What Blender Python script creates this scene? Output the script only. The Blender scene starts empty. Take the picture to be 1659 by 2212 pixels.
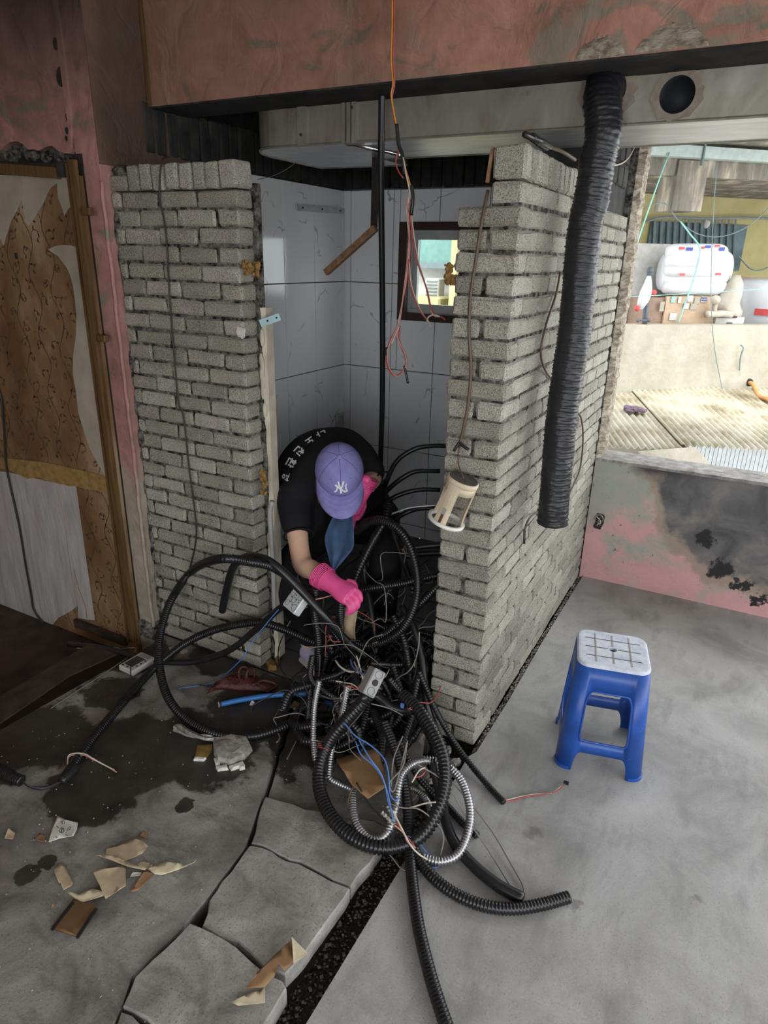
import bpy, bmesh, math, random
import numpy as np
from mathutils import Vector, Matrix, noise as mnoise
from mathutils.geometry import delaunay_2d_cdt

R = math.radians
rnd = random.Random(7)
sc = bpy.context.scene
COL = sc.collection

# ------------------------------------------------------------------ camera
CAM = Vector((0.66429, -2.07297, 1.81490))
F_PX, TILT, ROLL, YAW = 1436.9, R(20.957), R(1.3615), R(27.847)
W_PX, H_PX = 1659, 2212
fw = Vector((-math.sin(YAW) * math.cos(TILT), math.cos(YAW) * math.cos(TILT), -math.sin(TILT)))
rt0 = Vector((math.cos(YAW), math.sin(YAW), 0.0))
up0 = rt0.cross(fw)
RT = rt0 * math.cos(ROLL) + up0 * math.sin(ROLL)
UP = RT.cross(fw)
cd = bpy.data.cameras.new('camera')
cd.sensor_fit = 'HORIZONTAL'
cd.sensor_width = 36.0
cd.lens = F_PX / W_PX * 36.0
cd.clip_start = 0.02
cd.clip_end = 200
cam = bpy.data.objects.new('camera', cd)
COL.objects.link(cam)
cam.matrix_world = Matrix(((RT.x, UP.x, -fw.x, CAM.x), (RT.y, UP.y, -fw.y, CAM.y), (RT.z, UP.z, -fw.z, CAM.z), (0, 0, 0, 1)))
sc.camera = cam

# ------------------------------------------------------------------ sky, sun, exposure
world = bpy.data.worlds.new('world')
sc.world = world
world.use_nodes = True
wn = world.node_tree
wn.nodes.clear()
bg = wn.nodes.new('ShaderNodeBackground')
bg.inputs['Color'].default_value = (0.93, 0.965, 1.0, 1)
bg.inputs['Strength'].default_value = 3.6
wo = wn.nodes.new('ShaderNodeOutputWorld')
wn.links.new(bg.outputs[0], wo.inputs[0])
sun = bpy.data.lights.new('sun', 'SUN')
sun.energy = 2.6
sun.angle = R(12)
sun.color = (1.0, 0.965, 0.9)
so = bpy.data.objects.new('sun', sun)
COL.objects.link(so)
so.rotation_euler = (R(38), 0, R(-12))     # high sun from the courtyard's open side
sc.cycles.adaptive_threshold = 0.02
sc.cycles.max_bounces = 6
sc.cycles.diffuse_bounces = 3
sc.cycles.glossy_bounces = 3
sc.cycles.transmission_bounces = 3
sc.cycles.transparent_max_bounces = 6
sc.cycles.caustics_reflective = False
sc.cycles.caustics_refractive = False
sc.view_settings.view_transform = 'Standard'
sc.view_settings.look = 'None'
sc.view_settings.exposure = 0.42
sc.view_settings.gamma = 1.0
sc.view_settings.use_curve_mapping = False

# ------------------------------------------------------------------ measuring helper: a photo pixel meets a plane of the place
def at(px, py, z=None, y=None, x=None):
    d = fw + RT * ((px - W_PX / 2) / F_PX) - UP * ((py - H_PX / 2) / F_PX)
    if z is not None:
        k = (z - CAM.z) / d.z
    elif y is not None:
        k = (y - CAM.y) / d.y
    else:
        k = (x - CAM.x) / d.x
    return CAM + d * k

def atp(px, py, P, n):
    d = fw + RT * ((px - W_PX / 2) / F_PX) - UP * ((py - H_PX / 2) / F_PX)
    k = (P - CAM).dot(n) / d.dot(n)
    return CAM + d * k

# ------------------------------------------------------------------ mesh helpers
ORG = {}
def tag(o, label=None, cat=None, group=None, kind=None):
    if label: o['label'] = label
    if cat: o['category'] = cat
    if group: o['group'] = group
    if kind: o['kind'] = kind
    return o

def thing(name, label, cat, loc=(0, 0, 0), group=None, kind=None):
    o = bpy.data.objects.new(name, None)
    o.empty_display_size = 0.05
    COL.objects.link(o)
    o.location = loc
    ORG[o.name] = Vector(loc)
    return tag(o, label, cat, group, kind)

def link_mesh(name, me, parent=None, loc=(0, 0, 0)):
    o = bpy.data.objects.new(name, me)
    COL.objects.link(o)
    o.location = loc
    if parent is not None:
        o.parent = parent
        ORG[o.name] = ORG[parent.name] + Vector(loc)
    else:
        ORG[o.name] = Vector(loc)
    return o

class MB:
    """collects vertices and faces in world coordinates; build() links them as one mesh object"""
    def __init__(s):
        s.v, s.f, s.m = [], [], []
        s.mi = 0
    def add(s, vs, fs):
        n = len(s.v)
        s.v += [tuple(p) for p in vs]
        s.f += [tuple(i + n for i in f) for f in fs]
        s.m += [s.mi] * len(fs)
        return s
    def box(s, lo, hi, M=None):
        x0, y0, z0 = lo; x1, y1, z1 = hi
        vs = [(x0, y0, z0), (x1, y0, z0), (x1, y1, z0), (x0, y1, z0), (x0, y0, z1), (x1, y0, z1), (x1, y1, z1), (x0, y1, z1)]
        if M is not None: vs = [M @ Vector(v) for v in vs]
        return s.add(vs, [(3, 2, 1, 0), (4, 5, 6, 7), (0, 1, 5, 4), (1, 2, 6, 5), (2, 3, 7, 6), (3, 0, 4, 7)])
    def cbox(s, c, size, M=None, b=0.0):
        c = Vector(c); h = Vector(size) * 0.5
        if b <= 0:
            MM = Matrix.Translation(c) @ (M.to_4x4() if M is not None else Matrix.Identity(4))
            return s.box(-h, h, MM)
        vs, fs = chamfer_box(size, b)
        MM = Matrix.Translation(c) @ (M.to_4x4() if M is not None else Matrix.Identity(4))
        return s.add([MM @ Vector(v) for v in vs], fs)
    def bar(s, a, b, w, h=None, up=(0, 0, 1)):
        a, b = Vector(a), Vector(b); h = h or w
        d = (b - a); L = d.length; d.normalize()
        u = Vector(up)
        if abs(d.dot(u)) > 0.98: u = Vector((1, 0, 0))
        sx = d.cross(u).normalized(); sy = sx.cross(d)
        vs = []
        for P in (a, b):
            for i, j in ((-1, -1), (1, -1), (1, 1), (-1, 1)):
                vs.append(P + sx * (i * w / 2) + sy * (j * h / 2))
        return s.add(vs, [(3, 2, 1, 0), (4, 5, 6, 7), (0, 1, 5, 4), (1, 2, 6, 5), (2, 3, 7, 6), (3, 0, 4, 7)])
    def tube(s, pts, r, sides=8, cap=True, rr=None):
        pts = [Vector(p) for p in pts]
        n = len(pts); vs = []; fs = []
        t0 = (pts[1] - pts[0]).normalized()
        u = Vector((0, 0, 1)) if abs(t0.z) < 0.9 else Vector((1, 0, 0))
        nx = t0.cross(u).normalized()
        for i, p in enumerate(pts):
            t = (pts[min(i + 1, n - 1)] - pts[max(i - 1, 0)])
            if t.length < 1e-9: t = t0
            t = t.normalized()
            nx = (nx - t * nx.dot(t))
            if nx.length < 1e-6: nx = t.orthogonal()
            nx.normalize(); ny = t.cross(nx)
            ri = rr[i] if rr is not None else r
            for k in range(sides):
                a = 2 * math.pi * k / sides
                vs.append(p + (nx * math.cos(a) + ny * math.sin(a)) * ri)
        for i in range(n - 1):
            for k in range(sides):
                k2 = (k + 1) % sides
                fs.append((i * sides + k, i * sides + k2, (i + 1) * sides + k2, (i + 1) * sides + k))
        if cap:
            fs.append(tuple(reversed(range(sides))))
            fs.append(tuple((n - 1) * sides + k for k in range(sides)))
        return s.add(vs, fs)
    def loft(s, rings, cap=True, closed=True):
        n = len(rings[0]); vs = [p for r in rings for p in r]; fs = []
        for i in range(len(rings) - 1):
            for k in range(n if closed else n - 1):
                k2 = (k + 1) % n
                fs.append((i * n + k, i * n + k2, (i + 1) * n + k2, (i + 1) * n + k))
        if cap and closed:
            fs.append(tuple(reversed(range(n))))
            fs.append(tuple((len(rings) - 1) * n + k for k in range(n)))
        return s.add(vs, fs)
    def prism(s, poly, lo, hi, axis=2, M=None):
        """poly of 2-D points extruded along an axis"""
        def P(a, b, c):
            v = (a, b, c) if axis == 2 else ((c, a, b) if axis == 0 else (a, c, b))
            return M @ Vector(v) if M is not None else Vector(v)
        n = len(poly)
        vs = [P(a, b, lo) for a, b in poly] + [P(a, b, hi) for a, b in poly]
        fs = [tuple(reversed(range(n))), tuple(range(n, 2 * n))]
        fs += [(i, (i + 1) % n, n + (i + 1) % n, n + i) for i in range(n)]
        return s.add(vs, fs)
    def ball(s, c, r, seg=10, rings=7, M=None, sq=(1, 1, 1)):
        c = Vector(c); vs = []; fs = []
        for i in range(rings + 1):
            th = math.pi * i / rings
            for k in range(seg):
                a = 2 * math.pi * k / seg
                q = Vector((math.sin(th) * math.cos(a) * sq[0], math.sin(th) * math.sin(a) * sq[1], math.cos(th) * sq[2])) * r
                vs.append(c + (M @ q if M is not None else q))
        for i in range(rings):
            for k in range(seg):
                k2 = (k + 1) % seg
                fs.append((i * seg + k, (i + 1) * seg + k, (i + 1) * seg + k2, i * seg + k2))
        return s.add(vs, fs)
    def build(s, name, mat=None, parent=None, smooth=False, origin=None, solid=0.0, remesh=0.0, sm_it=0, subd=0, bev=0.0):
        if not s.v:
            return None
        if parent is not None:
            o0 = ORG[parent.name]
        elif origin is not None:
            o0 = Vector(origin)
        else:
            A = np.array(s.v)
            o0 = Vector((float((A[:, 0].min() + A[:, 0].max()) / 2), float((A[:, 1].min() + A[:, 1].max()) / 2), float(A[:, 2].min())))
        me = bpy.data.meshes.new(name)
        me.from_pydata([tuple(Vector(v) - o0) for v in s.v], [], s.f)
        mats = mat if isinstance(mat, (list, tuple)) else [mat]
        for m_ in mats:
            if m_ is not None: me.materials.append(m_)
        if len(mats) > 1:
            me.polygons.foreach_set('material_index', s.m)
        bm = bmesh.new(); bm.from_mesh(me)
        bmesh.ops.remove_doubles(bm, verts=bm.verts, dist=1e-6)
        bmesh.ops.recalc_face_normals(bm, faces=bm.faces)
        bm.to_mesh(me); bm.free()
        if smooth:
            me.polygons.foreach_set('use_smooth', [True] * len(me.polygons))
        o = link_mesh(name, me, parent, (0, 0, 0) if parent is not None else o0)
        if solid:
            m = o.modifiers.new('solid', 'SOLIDIFY'); m.thickness = solid; m.offset = 0
        if bev:
            m = o.modifiers.new('bevel', 'BEVEL'); m.width = bev; m.segments = 2; m.limit_method = 'ANGLE'
        if remesh:
            m = o.modifiers.new('remesh', 'REMESH'); m.mode = 'VOXEL'; m.voxel_size = remesh; m.use_smooth_shade = True
        if sm_it:
            m = o.modifiers.new('smooth', 'SMOOTH'); m.factor = 0.5; m.iterations = sm_it
        if subd:
            m = o.modifiers.new('sub', 'SUBSURF'); m.levels = subd; m.render_levels = subd
        me.update()
        return o

def chamfer_box(size, b, jit=0.0, rg=None):
    hx, hy, hz = size[0] / 2, size[1] / 2, size[2] / 2
    vs = []; idx = {}
    for sx in (-1, 1):
        for sy in (-1, 1):
            for sz in (-1, 1):
                for ax in range(3):
                    p = [sx * (hx - (0 if ax == 0 else b)), sy * (hy - (0 if ax == 1 else b)), sz * (hz - (0 if ax == 2 else b))]
                    if jit and rg:
                        p = [q + rg.uniform(-jit, jit) * (0.35 if k == ax else 1) for k, q in enumerate(p)]
                    idx[(sx, sy, sz, ax)] = len(vs); vs.append(tuple(p))
    fs = []
    for ax in range(3):
        o1, o2 = [a for a in range(3) if a != ax]
        for sg in (-1, 1):
            ring = []
            for a, c in ((-1, -1), (1, -1), (1, 1), (-1, 1)):
                q = [0, 0, 0]; q[ax] = sg; q[o1] = a; q[o2] = c
                ring.append(idx[(q[0], q[1], q[2], ax)])
            fs.append(tuple(ring))
    for ax in range(3):                       # edges parallel to ax
        o1, o2 = [a for a in range(3) if a != ax]
        for a in (-1, 1):
            for c in (-1, 1):
                q0 = [0, 0, 0]; q1 = [0, 0, 0]
                q0[ax], q1[ax] = -1, 1
                q0[o1] = q1[o1] = a; q0[o2] = q1[o2] = c
                fs.append((idx[(*q0, o1)], idx[(*q1, o1)], idx[(*q1, o2)], idx[(*q0, o2)]))
    for sx in (-1, 1):
        for sy in (-1, 1):
            for sz in (-1, 1):
                fs.append(tuple(idx[(sx, sy, sz, a)] for a in range(3)))
    return vs, fs

def cr(pts, step=0.02, closed=False):
    """Catmull-Rom through points, resampled evenly"""
    P = [Vector(p) for p in pts]
    if len(P) == 2:
        L = (P[1] - P[0]).length; n = max(2, int(L / step))
        return [P[0].lerp(P[1], i / n) for i in range(n + 1)]
    Q = [P[0] * 2 - P[1]] + P + [P[-1] * 2 - P[-2]]
    out = []
    for i in range(1, len(Q) - 2):
        p0, p1, p2, p3 = Q[i - 1], Q[i], Q[i + 1], Q[i + 2]
        n = max(6, int((p2 - p1).length / step) + 2)
        for k in range(n):
            t = k / n
            out.append(0.5 * ((2 * p1) + (p2 - p0) * t + (2 * p0 - 5 * p1 + 4 * p2 - p3) * t * t + (3 * p1 - p0 - 3 * p2 + p3) * t ** 3))
    out.append(P[-1])
    A = np.array([tuple(p) for p in out])
    d = np.r_[0, np.cumsum(np.linalg.norm(np.diff(A, axis=0), axis=1))]
    n = max(3, int(d[-1] / step) + 1)
    s = np.linspace(0, d[-1], n)
    B = np.stack([np.interp(s, d, A[:, k]) for k in range(3)], 1)
    return [Vector(b) for b in B]

# ------------------------------------------------------------------ material helpers
class NT:
    def __init__(s, name):
        s.m = bpy.data.materials.new(name); s.m.use_nodes = True
        s.t = s.m.node_tree; s.t.nodes.clear()
        s.out = s.n('ShaderNodeOutputMaterial')
        s.b = s.n('ShaderNodeBsdfPrincipled')
        s.l(s.b.outputs[0], s.out.inputs[0])
        s.geo = s.n('ShaderNodeNewGeometry').outputs['Position']
        s.obj = s.n('ShaderNodeTexCoord').outputs['Object']
    def n(s, t): return s.t.nodes.new(t)
    def l(s, a, b): s.t.links.new(a, b)
    def put(s, v, sock):
        if hasattr(v, 'links') or hasattr(v, 'is_linked'): s.l(v, sock)
        elif isinstance(v, (tuple, list)) and len(v) == 3 and len(sock.default_value) == 4: sock.default_value = (*v, 1)
        else: sock.default_value = v
    def map(s, co, sc_=(1, 1, 1), rot=(0, 0, 0), loc=(0, 0, 0)):
        q = s.n('ShaderNodeMapping'); s.l(co, q.inputs[0])
        q.inputs['Scale'].default_value = sc_; q.inputs['Rotation'].default_value = rot; q.inputs['Location'].default_value = loc
        return q.outputs[0]
    def noise(s, co, scale, detail=4, rough=0.55, dist=0.0, col=False):
        q = s.n('ShaderNodeTexNoise'); s.l(co, q.inputs['Vector'])
        q.inputs['Scale'].default_value = scale; q.inputs['Detail'].default_value = detail
        q.inputs['Roughness'].default_value = rough; q.inputs['Distortion'].default_value = dist
        return q.outputs['Color' if col else 'Fac']
    def vor(s, co, scale, feat='F1', out='Distance', rnd_=1.0):
        q = s.n('ShaderNodeTexVoronoi'); q.feature = feat; s.l(co, q.inputs['Vector'])
        q.inputs['Scale'].default_value = scale; q.inputs['Randomness'].default_value = rnd_
        return q.outputs[out]
    def wave(s, co, scale, dist=0, detail=2, dscale=1, kind='BANDS', dirn='X'):
        q = s.n('ShaderNodeTexWave'); q.wave_type = kind
        if kind == 'BANDS': q.bands_direction = dirn
        s.l(co, q.inputs['Vector'])
        q.inputs['Scale'].default_value = scale; q.inputs['Distortion'].default_value = dist
        q.inputs['Detail'].default_value = detail; q.inputs['Detail Scale'].default_value = dscale
        return q.outputs['Fac']
    def ramp(s, fac, stops):
        q = s.n('ShaderNodeValToRGB'); s.l(fac, q.inputs[0])
        e = q.color_ramp.elements
        while len(e) < len(stops): e.new(0.5)
        for el, (p, c) in zip(e, stops):
            el.position = p
            el.color = (*c, 1) if isinstance(c, (tuple, list)) else (c, c, c, 1)
        return q.outputs[0]
    def mix(s, fac, a, b, mode='MIX'):
        q = s.n('ShaderNodeMixRGB'); q.blend_type = mode
        s.put(fac, q.inputs[0]); s.put(a, q.inputs[1]); s.put(b, q.inputs[2])
        return q.outputs[0]
    def math(s, op, a, b=0.0, c=None):
        q = s.n('ShaderNodeMath'); q.operation = op
        s.put(a, q.inputs[0]); s.put(b, q.inputs[1])
        if c is not None: s.put(c, q.inputs[2])
        return q.outputs[0]
    def sep(s, co):
        q = s.n('ShaderNodeSeparateXYZ'); s.l(co, q.inputs[0]); return q.outputs
    def vadd(s, a, b):
        q = s.n('ShaderNodeVectorMath'); q.operation = 'ADD'; s.put(a, q.inputs[0]); s.put(b, q.inputs[1]); return q.outputs[0]
    def vscale(s, a, k):
        q = s.n('ShaderNodeVectorMath'); q.operation = 'SCALE'; s.l(a, q.inputs[0]); q.inputs['Scale'].default_value = k; return q.outputs[0]
    def dist(s, a, p):
        q = s.n('ShaderNodeVectorMath'); q.operation = 'DISTANCE'; s.put(a, q.inputs[0]); q.inputs[1].default_value = p; return q.outputs['Value']
    def wob_noise(s, co, k):
        c = s.__dict__.setdefault('cache', {})
        if k not in c: c[k] = s.noise(co, k, 4, 0.62)
        return c[k]
    def blob(s, co, p, r0, r1, wob=0.0, wscale=6.0, sc_=(1, 1, 1)):
        """1 inside a ragged blob round p, 0 outside"""
        c2 = s.map(co, sc_)
        d = s.dist(c2, tuple(a * b for a, b in zip(p, sc_)))
        if wob:
            nz = s.wob_noise(co, wscale)
            d = s.math('ADD', d, s.math('MULTIPLY', s.math('SUBTRACT', nz, 0.5), wob))
        q = s.n('ShaderNodeMapRange'); q.clamp = True
        s.l(d, q.inputs[0]); q.inputs[1].default_value = r0; q.inputs[2].default_value = r1
        q.inputs[3].default_value = 1; q.inputs[4].default_value = 0
        return q.outputs[0]
    def rng(s, v, a, b, c=0.0, d=1.0):
        q = s.n('ShaderNodeMapRange'); q.clamp = True
        s.l(v, q.inputs[0]); q.inputs[1].default_value = a; q.inputs[2].default_value = b
        q.inputs[3].default_value = c; q.inputs[4].default_value = d
        return q.outputs[0]
    def bump(s, h, strength=0.4, dist_=0.01, prev=None):
        q = s.n('ShaderNodeBump'); s.l(h, q.inputs['Height'])
        q.inputs['Strength'].default_value = strength; q.inputs['Distance'].default_value = dist_
        if prev is not None: s.l(prev, q.inputs['Normal'])
        return q.outputs[0]
    def fin(s, col=None, rough=0.7, metal=0.0, nrm=None, spec=0.4, coat=0.0, trans=None, alpha=None, ior=None):
        if col is not None: s.put(col, s.b.inputs['Base Color'])
        s.put(rough, s.b.inputs['Roughness'])
        s.put(metal, s.b.inputs['Metallic'])
        s.b.inputs['Specular IOR Level'].default_value = spec
        if coat: s.b.inputs['Coat Weight'].default_value = coat
        if trans is not None: s.b.inputs['Transmission Weight'].default_value = trans
        if ior: s.b.inputs['IOR'].default_value = ior
        if alpha is not None: s.put(alpha, s.b.inputs['Alpha'])
        if nrm is not None: s.l(nrm, s.b.inputs['Normal'])
        return s.m

def plain(name, col, rough=0.6, metal=0.0, var=0.12, scale=18, bump=0.0, bscale=60, spec=0.4, coat=0.0):
    t = NT(name)
    nz = t.noise(t.obj, scale, 4)
    lo = tuple(c * (1 - var) for c in col); hi = tuple(min(1, c * (1 + var)) for c in col)
    c = t.ramp(nz, [(0.3, lo), (0.7, hi)])
    nr = t.bump(t.noise(t.obj, bscale, 3), bump, 0.004) if bump else None
    return t.fin(c, rough, metal, nr, spec, coat)

M = {}
def make_mats():
    # --- cement brick: light grey, speckled with coarse sand
    t = NT('cement_brick')
    oi = t.n('ShaderNodeObjectInfo').outputs['Random']
    co = t.geo
    sp = t.noise(co, 260, 2, 0.75)
    big = t.noise(co, 8, 3)
    base = t.ramp(sp, [(0.33, (0.045, 0.042, 0.036)), (0.42, (0.22, 0.21, 0.18)), (0.52, (0.37, 0.355, 0.31)), (0.66, (0.50, 0.48, 0.425)), (0.76, (0.66, 0.64, 0.58))])
    base = t.mix(0.25, base, t.ramp(big, [(0.35, (0.20, 0.19, 0.165)), (0.65, (0.46, 0.45, 0.41))]))
    tint = t.ramp(oi, [(0.0, (0.78, 0.77, 0.73)), (0.5, (1.0, 0.99, 0.94)), (1.0, (1.2, 1.19, 1.15))])
    base = t.mix(1.0, base, tint, 'MULTIPLY')
    n1 = t.bump(sp, 0.85, 0.005)
    n1 = t.bump(t.noise(co, 45, 3), 0.55, 0.008, n1)
    M['brick'] = t.fin(base, 0.95, 0, n1, 0.2)
    # --- mortar
    t = NT('mortar')
    c = t.ramp(t.noise(t.geo, 34, 5, .65), [(0.38, (0.02, 0.019, 0.016)), (0.48, (0.12, 0.115, 0.10)), (0.68, (0.33, 0.32, 0.28))])
    M['mortar'] = t.fin(c, 0.98, 0, t.bump(t.noise(t.geo, 120, 4, 0.7), 1.0, 0.012), 0.1)
    # --- soot-blackened brick
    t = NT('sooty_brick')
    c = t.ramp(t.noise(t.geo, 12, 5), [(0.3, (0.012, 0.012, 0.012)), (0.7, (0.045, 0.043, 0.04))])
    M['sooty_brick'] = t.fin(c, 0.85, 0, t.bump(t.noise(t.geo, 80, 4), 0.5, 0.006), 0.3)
    # --- right-hand concrete floor
    t = NT('concrete_floor')
    a = t.noise(t.geo, 2.6, 6, 0.62, 0.6)
    c = t.ramp(a, [(0.28, (0.20, 0.195, 0.19)), (0.5, (0.34, 0.335, 0.325)), (0.72, (0.45, 0.445, 0.435))])
    fine = t.noise(t.geo, 150, 3, 0.7)
    c = t.mix(t.rng(fine, 0.58, 0.72, 0, 0.6), c, (0.13, 0.125, 0.12))
    c = t.mix(t.rng(fine, 0.42, 0.28, 0, 0.35), c, (0.55, 0.545, 0.53))
    c = t.mix(t.rng(t.noise(t.map(t.geo, (1, 0.35, 1)), 11, 6, 0.65), 0.52, 0.74, 0, 0.6), c, (0.17, 0.165, 0.16))
    for px, py, r in ((1150, 1800, 0.035), (1498, 1940, 0.02), (1240, 1955, 0.02)):
        c = t.mix(t.math('MULTIPLY', t.blob(t.geo, at(px, py, z=0), r * .4, r * 1.1, 0.10, 22), 0.5), c, (0.10, 0.085, 0.07))
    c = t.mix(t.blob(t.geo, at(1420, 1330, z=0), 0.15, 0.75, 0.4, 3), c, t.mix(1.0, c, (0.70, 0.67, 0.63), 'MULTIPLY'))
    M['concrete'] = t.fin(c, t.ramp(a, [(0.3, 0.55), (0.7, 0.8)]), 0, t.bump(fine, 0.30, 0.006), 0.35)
    # --- left-hand old floor with wet patches
    t = NT('wet_concrete')
    a = t.noise(t.geo, 4, 6, 0.64, 0.7)
    c = t.ramp(a, [(0.28, (0.075, 0.066, 0.056)), (0.46, (0.20, 0.185, 0.163)), (0.6, (0.30, 0.285, 0.26)), (0.76, (0.43, 0.41, 0.375))])
    fine = t.noise(t.geo, 130, 3, 0.7)
    c = t.mix(t.rng(fine, 0.56, 0.72, 0, 0.65), c, (0.055, 0.05, 0.043))
    c = t.mix(t.rng(t.noise(t.map(t.geo, (0.5, 1.2, 1), (0, 0, R(30))), 9, 6, 0.68), 0.52, 0.70, 0, 0.75), c, (0.075, 0.063, 0.05))
    wet = None
    for px, py, r, sx in ((300, 1620, 0.30, (1, 1.35, 1)), (190, 1720, 0.20, (1, 1.3, 1)), (430, 1610, 0.28, (1, 1.2, 1)), (560, 1530, 0.26, (1, 1, 1)),
                          (90, 1590, 0.26, (1, 1.3, 1)), (240, 1490, 0.16, (1, 1.2, 1)), (260, 1400, 0.34, (1, 1.6, 1)), (660, 1600, 0.20, (1, 1, 1)), (480, 1420, .2, (1, 1.4, 1)),
                          (20, 1640, 0.16, (1, 1, 1)), (60, 1890, 0.035, (1, 1, 1)), (400, 1738, 0.03, (1, 1, 1)), (105, 1855, 0.03, (1, 1, 1))):
        b_ = t.blob(t.geo, at(px, py, z=0), r * 0.84, r * 0.95, 0.34 if r > .05 else .12, 6, sx)
        wet = b_ if wet is None else t.math('MAXIMUM', wet, b_)
    dk = t.ramp(t.noise(t.geo, 9, 5), [(0.3, (0.010, 0.009, 0.007)), (0.7, (0.05, 0.042, 0.031))])
    c = t.mix(t.math('MULTIPLY', wet, 0.93), c, dk)
    rg = t.mix(wet, t.ramp(a, [(0.3, 0.6), (0.7, 0.85)]), (0.34, 0.34, 0.34))
    M['wet_concrete'] = t.fin(c, rg, 0, t.bump(fine, 0.35, 0.006), 0.35)
    # --- broken slab pieces
    t = NT('slab_concrete')
    a = t.noise(t.geo, 6, 6, 0.62, 0.4)
    c = t.ramp(a, [(0.28, (0.135, 0.122, 0.105)), (0.5, (0.30, 0.285, 0.26)), (0.74, (0.47, 0.455, 0.425))])
    c = t.mix(t.rng(t.noise(t.geo, 140, 3, .7), 0.56, 0.7, 0, 0.65), c, (0.07, 0.065, 0.06))
    c = t.mix(t.rng(t.noise(t.map(t.geo, loc=(3, 1, 0)), 5, 4), 0.56, 0.68, 0, 0.5), c, (0.15, 0.13, 0.105))
    M['slab'] = t.fin(c, 0.85, 0, t.bump(t.noise(t.geo, 60, 6, 0.7), 0.45, 0.01), 0.25)
    # --- soil and gravel in the trench
    t = NT('trench_soil')
    c = t.ramp(t.noise(t.geo, 90, 5, 0.7), [(0.3, (0.03, 0.027, 0.022)), (0.5, (0.075, 0.068, 0.055)), (0.7, (0.15, 0.138, 0.115))])
    M['soil'] = t.fin(c, 0.95, 0, t.bump(t.noise(t.geo, 150, 4, 0.7), 1.0, 0.02), 0.2)
    M['pebble'] = plain('pebble', (0.20, 0.185, 0.16), 0.85, 0, 0.6, 40, 0.5)
    # --- pink and green plaster
    def plaster(name, pinkish=(0.48, 0.255, 0.205), soot=None):
        t = NT(name)
        w = t.vadd(t.geo, t.vscale(t.noise(t.geo, 2.0, 2, 0.5, 0, True), 0.6))
        k = t.noise(t.map(w, (1.2, 1.2, 1.7), (0, R(35), 0)), 3.6, 5, 0.62, 0.6)
        c = t.ramp(k, [(0.27, (0.17, 0.19, 0.15)), (0.36, (0.22, 0.20, 0.145)), (0.42, tuple(x * .8 for x in pinkish)), (0.54, pinkish), (0.63, tuple(x * .9 for x in pinkish)), (0.70, (0.26, 0.175, 0.115)), (0.78, (0.18, 0.185, 0.14))])
        c = t.mix(t.rng(t.noise(t.map(t.geo, loc=(5, 2, 1)), 3.4, 6, 0.65), 0.40, 0.72, 0, 0.8), c, t.mix(1.0, c, (0.50, 0.46, 0.36), 'MULTIPLY'))
        c = t.mix(t.rng(t.noise(t.geo, 55, 4, .7), 0.64, 0.72, 0, 0.4), c, (0.46, 0.36, 0.28))
        if soot: c = soot(t, c)
        h = t.noise(t.vadd(t.geo, t.vscale(t.noise(t.geo, 5, 1, 0.5, 0, True), 0.22)), 5, 4, 0.5, 1.0)
        n_ = t.bump(h, 0.5, 0.035); n_ = t.bump(t.noise(t.map(t.geo, (1, 1, .6), (0, R(40), 0)), 26, 5, .65), 0.45, 0.010, n_)
        return t.fin(c, 0.62, 0, n_, 0.35)
    M['plaster'] = plaster('pink_plaster')
    def beam_soot(t, c):
        x = t.sep(t.geo)
        b1 = t.rng(t.math('ADD', x[0], t.math('MULTIPLY', t.noise(t.geo, 2.0, 4), 0.9)), -1.3, 0.2, 0.70, 0.18)
        gr = t.math('MULTIPLY', t.rng(t.noise(t.map(t.vadd(t.geo, t.vscale(t.noise(t.geo, 4, 2, .5, 0, True), .3)), (1, 1, 1.5), (0, R(-40), 0)), 4.5, 4, .55, .5), .52, .58), t.rng(x[0], -1.2, 0.1, 0.0, 0.8))
        c = t.mix(gr, c, (0.215, 0.215, 0.16))
        return t.mix(b1, c, (0.17, 0.098, 0.062))
    M['plaster_beam'] = plaster('beam_plaster', (0.52, 0.265, 0.20), beam_soot)
    def col_soot(t, c):
        s_ = t.rng(t.noise(t.map(t.geo, (1, 1, 0.7)), 3.0, 5), 0.33, 0.60, 0.72, 0.98)
        return t.mix(s_, c, (0.075, 0.048, 0.033))
    M['plaster_soot'] = plaster('sooty_plaster', (0.42, 0.22, 0.17), col_soot)
    def wall_left_soot(t, c):
        z = t.sep(t.geo)[2]
        b1 = t.rng(t.math('ADD', z, t.math('MULTIPLY', t.noise(t.geo, 4, 4), 0.5)), 2.50, 2.95, 0.0, 0.9)
        lowz = t.rng(t.math('ADD', z, t.math('MULTIPLY', t.noise(t.map(t.geo, (1, 1, .5)), 6, 5, .65), 0.9)), 1.20, 1.40, 0.85, 0.0)
        c = t.mix(lowz, c, t.ramp(t.noise(t.geo, 14, 5), [(.3, (0.27, 0.26, 0.20)), (.7, (0.40, 0.37, 0.30))]))
        return t.mix(b1, c, (0.045, 0.036, 0.028))
    M['plaster_left'] = plaster('left_plaster', (0.43, 0.225, 0.20), wall_left_soot)
    # --- window wall: pink fading into a burnt patch
    t = NT('burnt_plaster')
    w = t.vadd(t.geo, t.vscale(t.noise(t.geo, 3.0, 3, 0.5, 0, True), 0.25))
    k = t.noise(t.map(w, (1, 1, 1.3), (0, R(-30), 0)), 3.6, 6, 0.62, 0.3)
    kk = t.math('SUBTRACT', k, t.rng(t.sep(t.geo)[2], 0.15, 0.75, -0.06, 0.12))
    c = t.ramp(kk, [(0.30, (0.30, 0.325, 0.285)), (0.40, (0.345, 0.33, 0.285)), (0.47, (0.44, 0.33, 0.295)), (0.53, (0.55, 0.31, 0.305)), (0.66, (0.60, 0.33, 0.335))])
    c = t.mix(t.rng(t.noise(t.geo, 8, 5, .65), .5, .75, 0, .5), c, (0.40, 0.36, 0.32))
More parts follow.
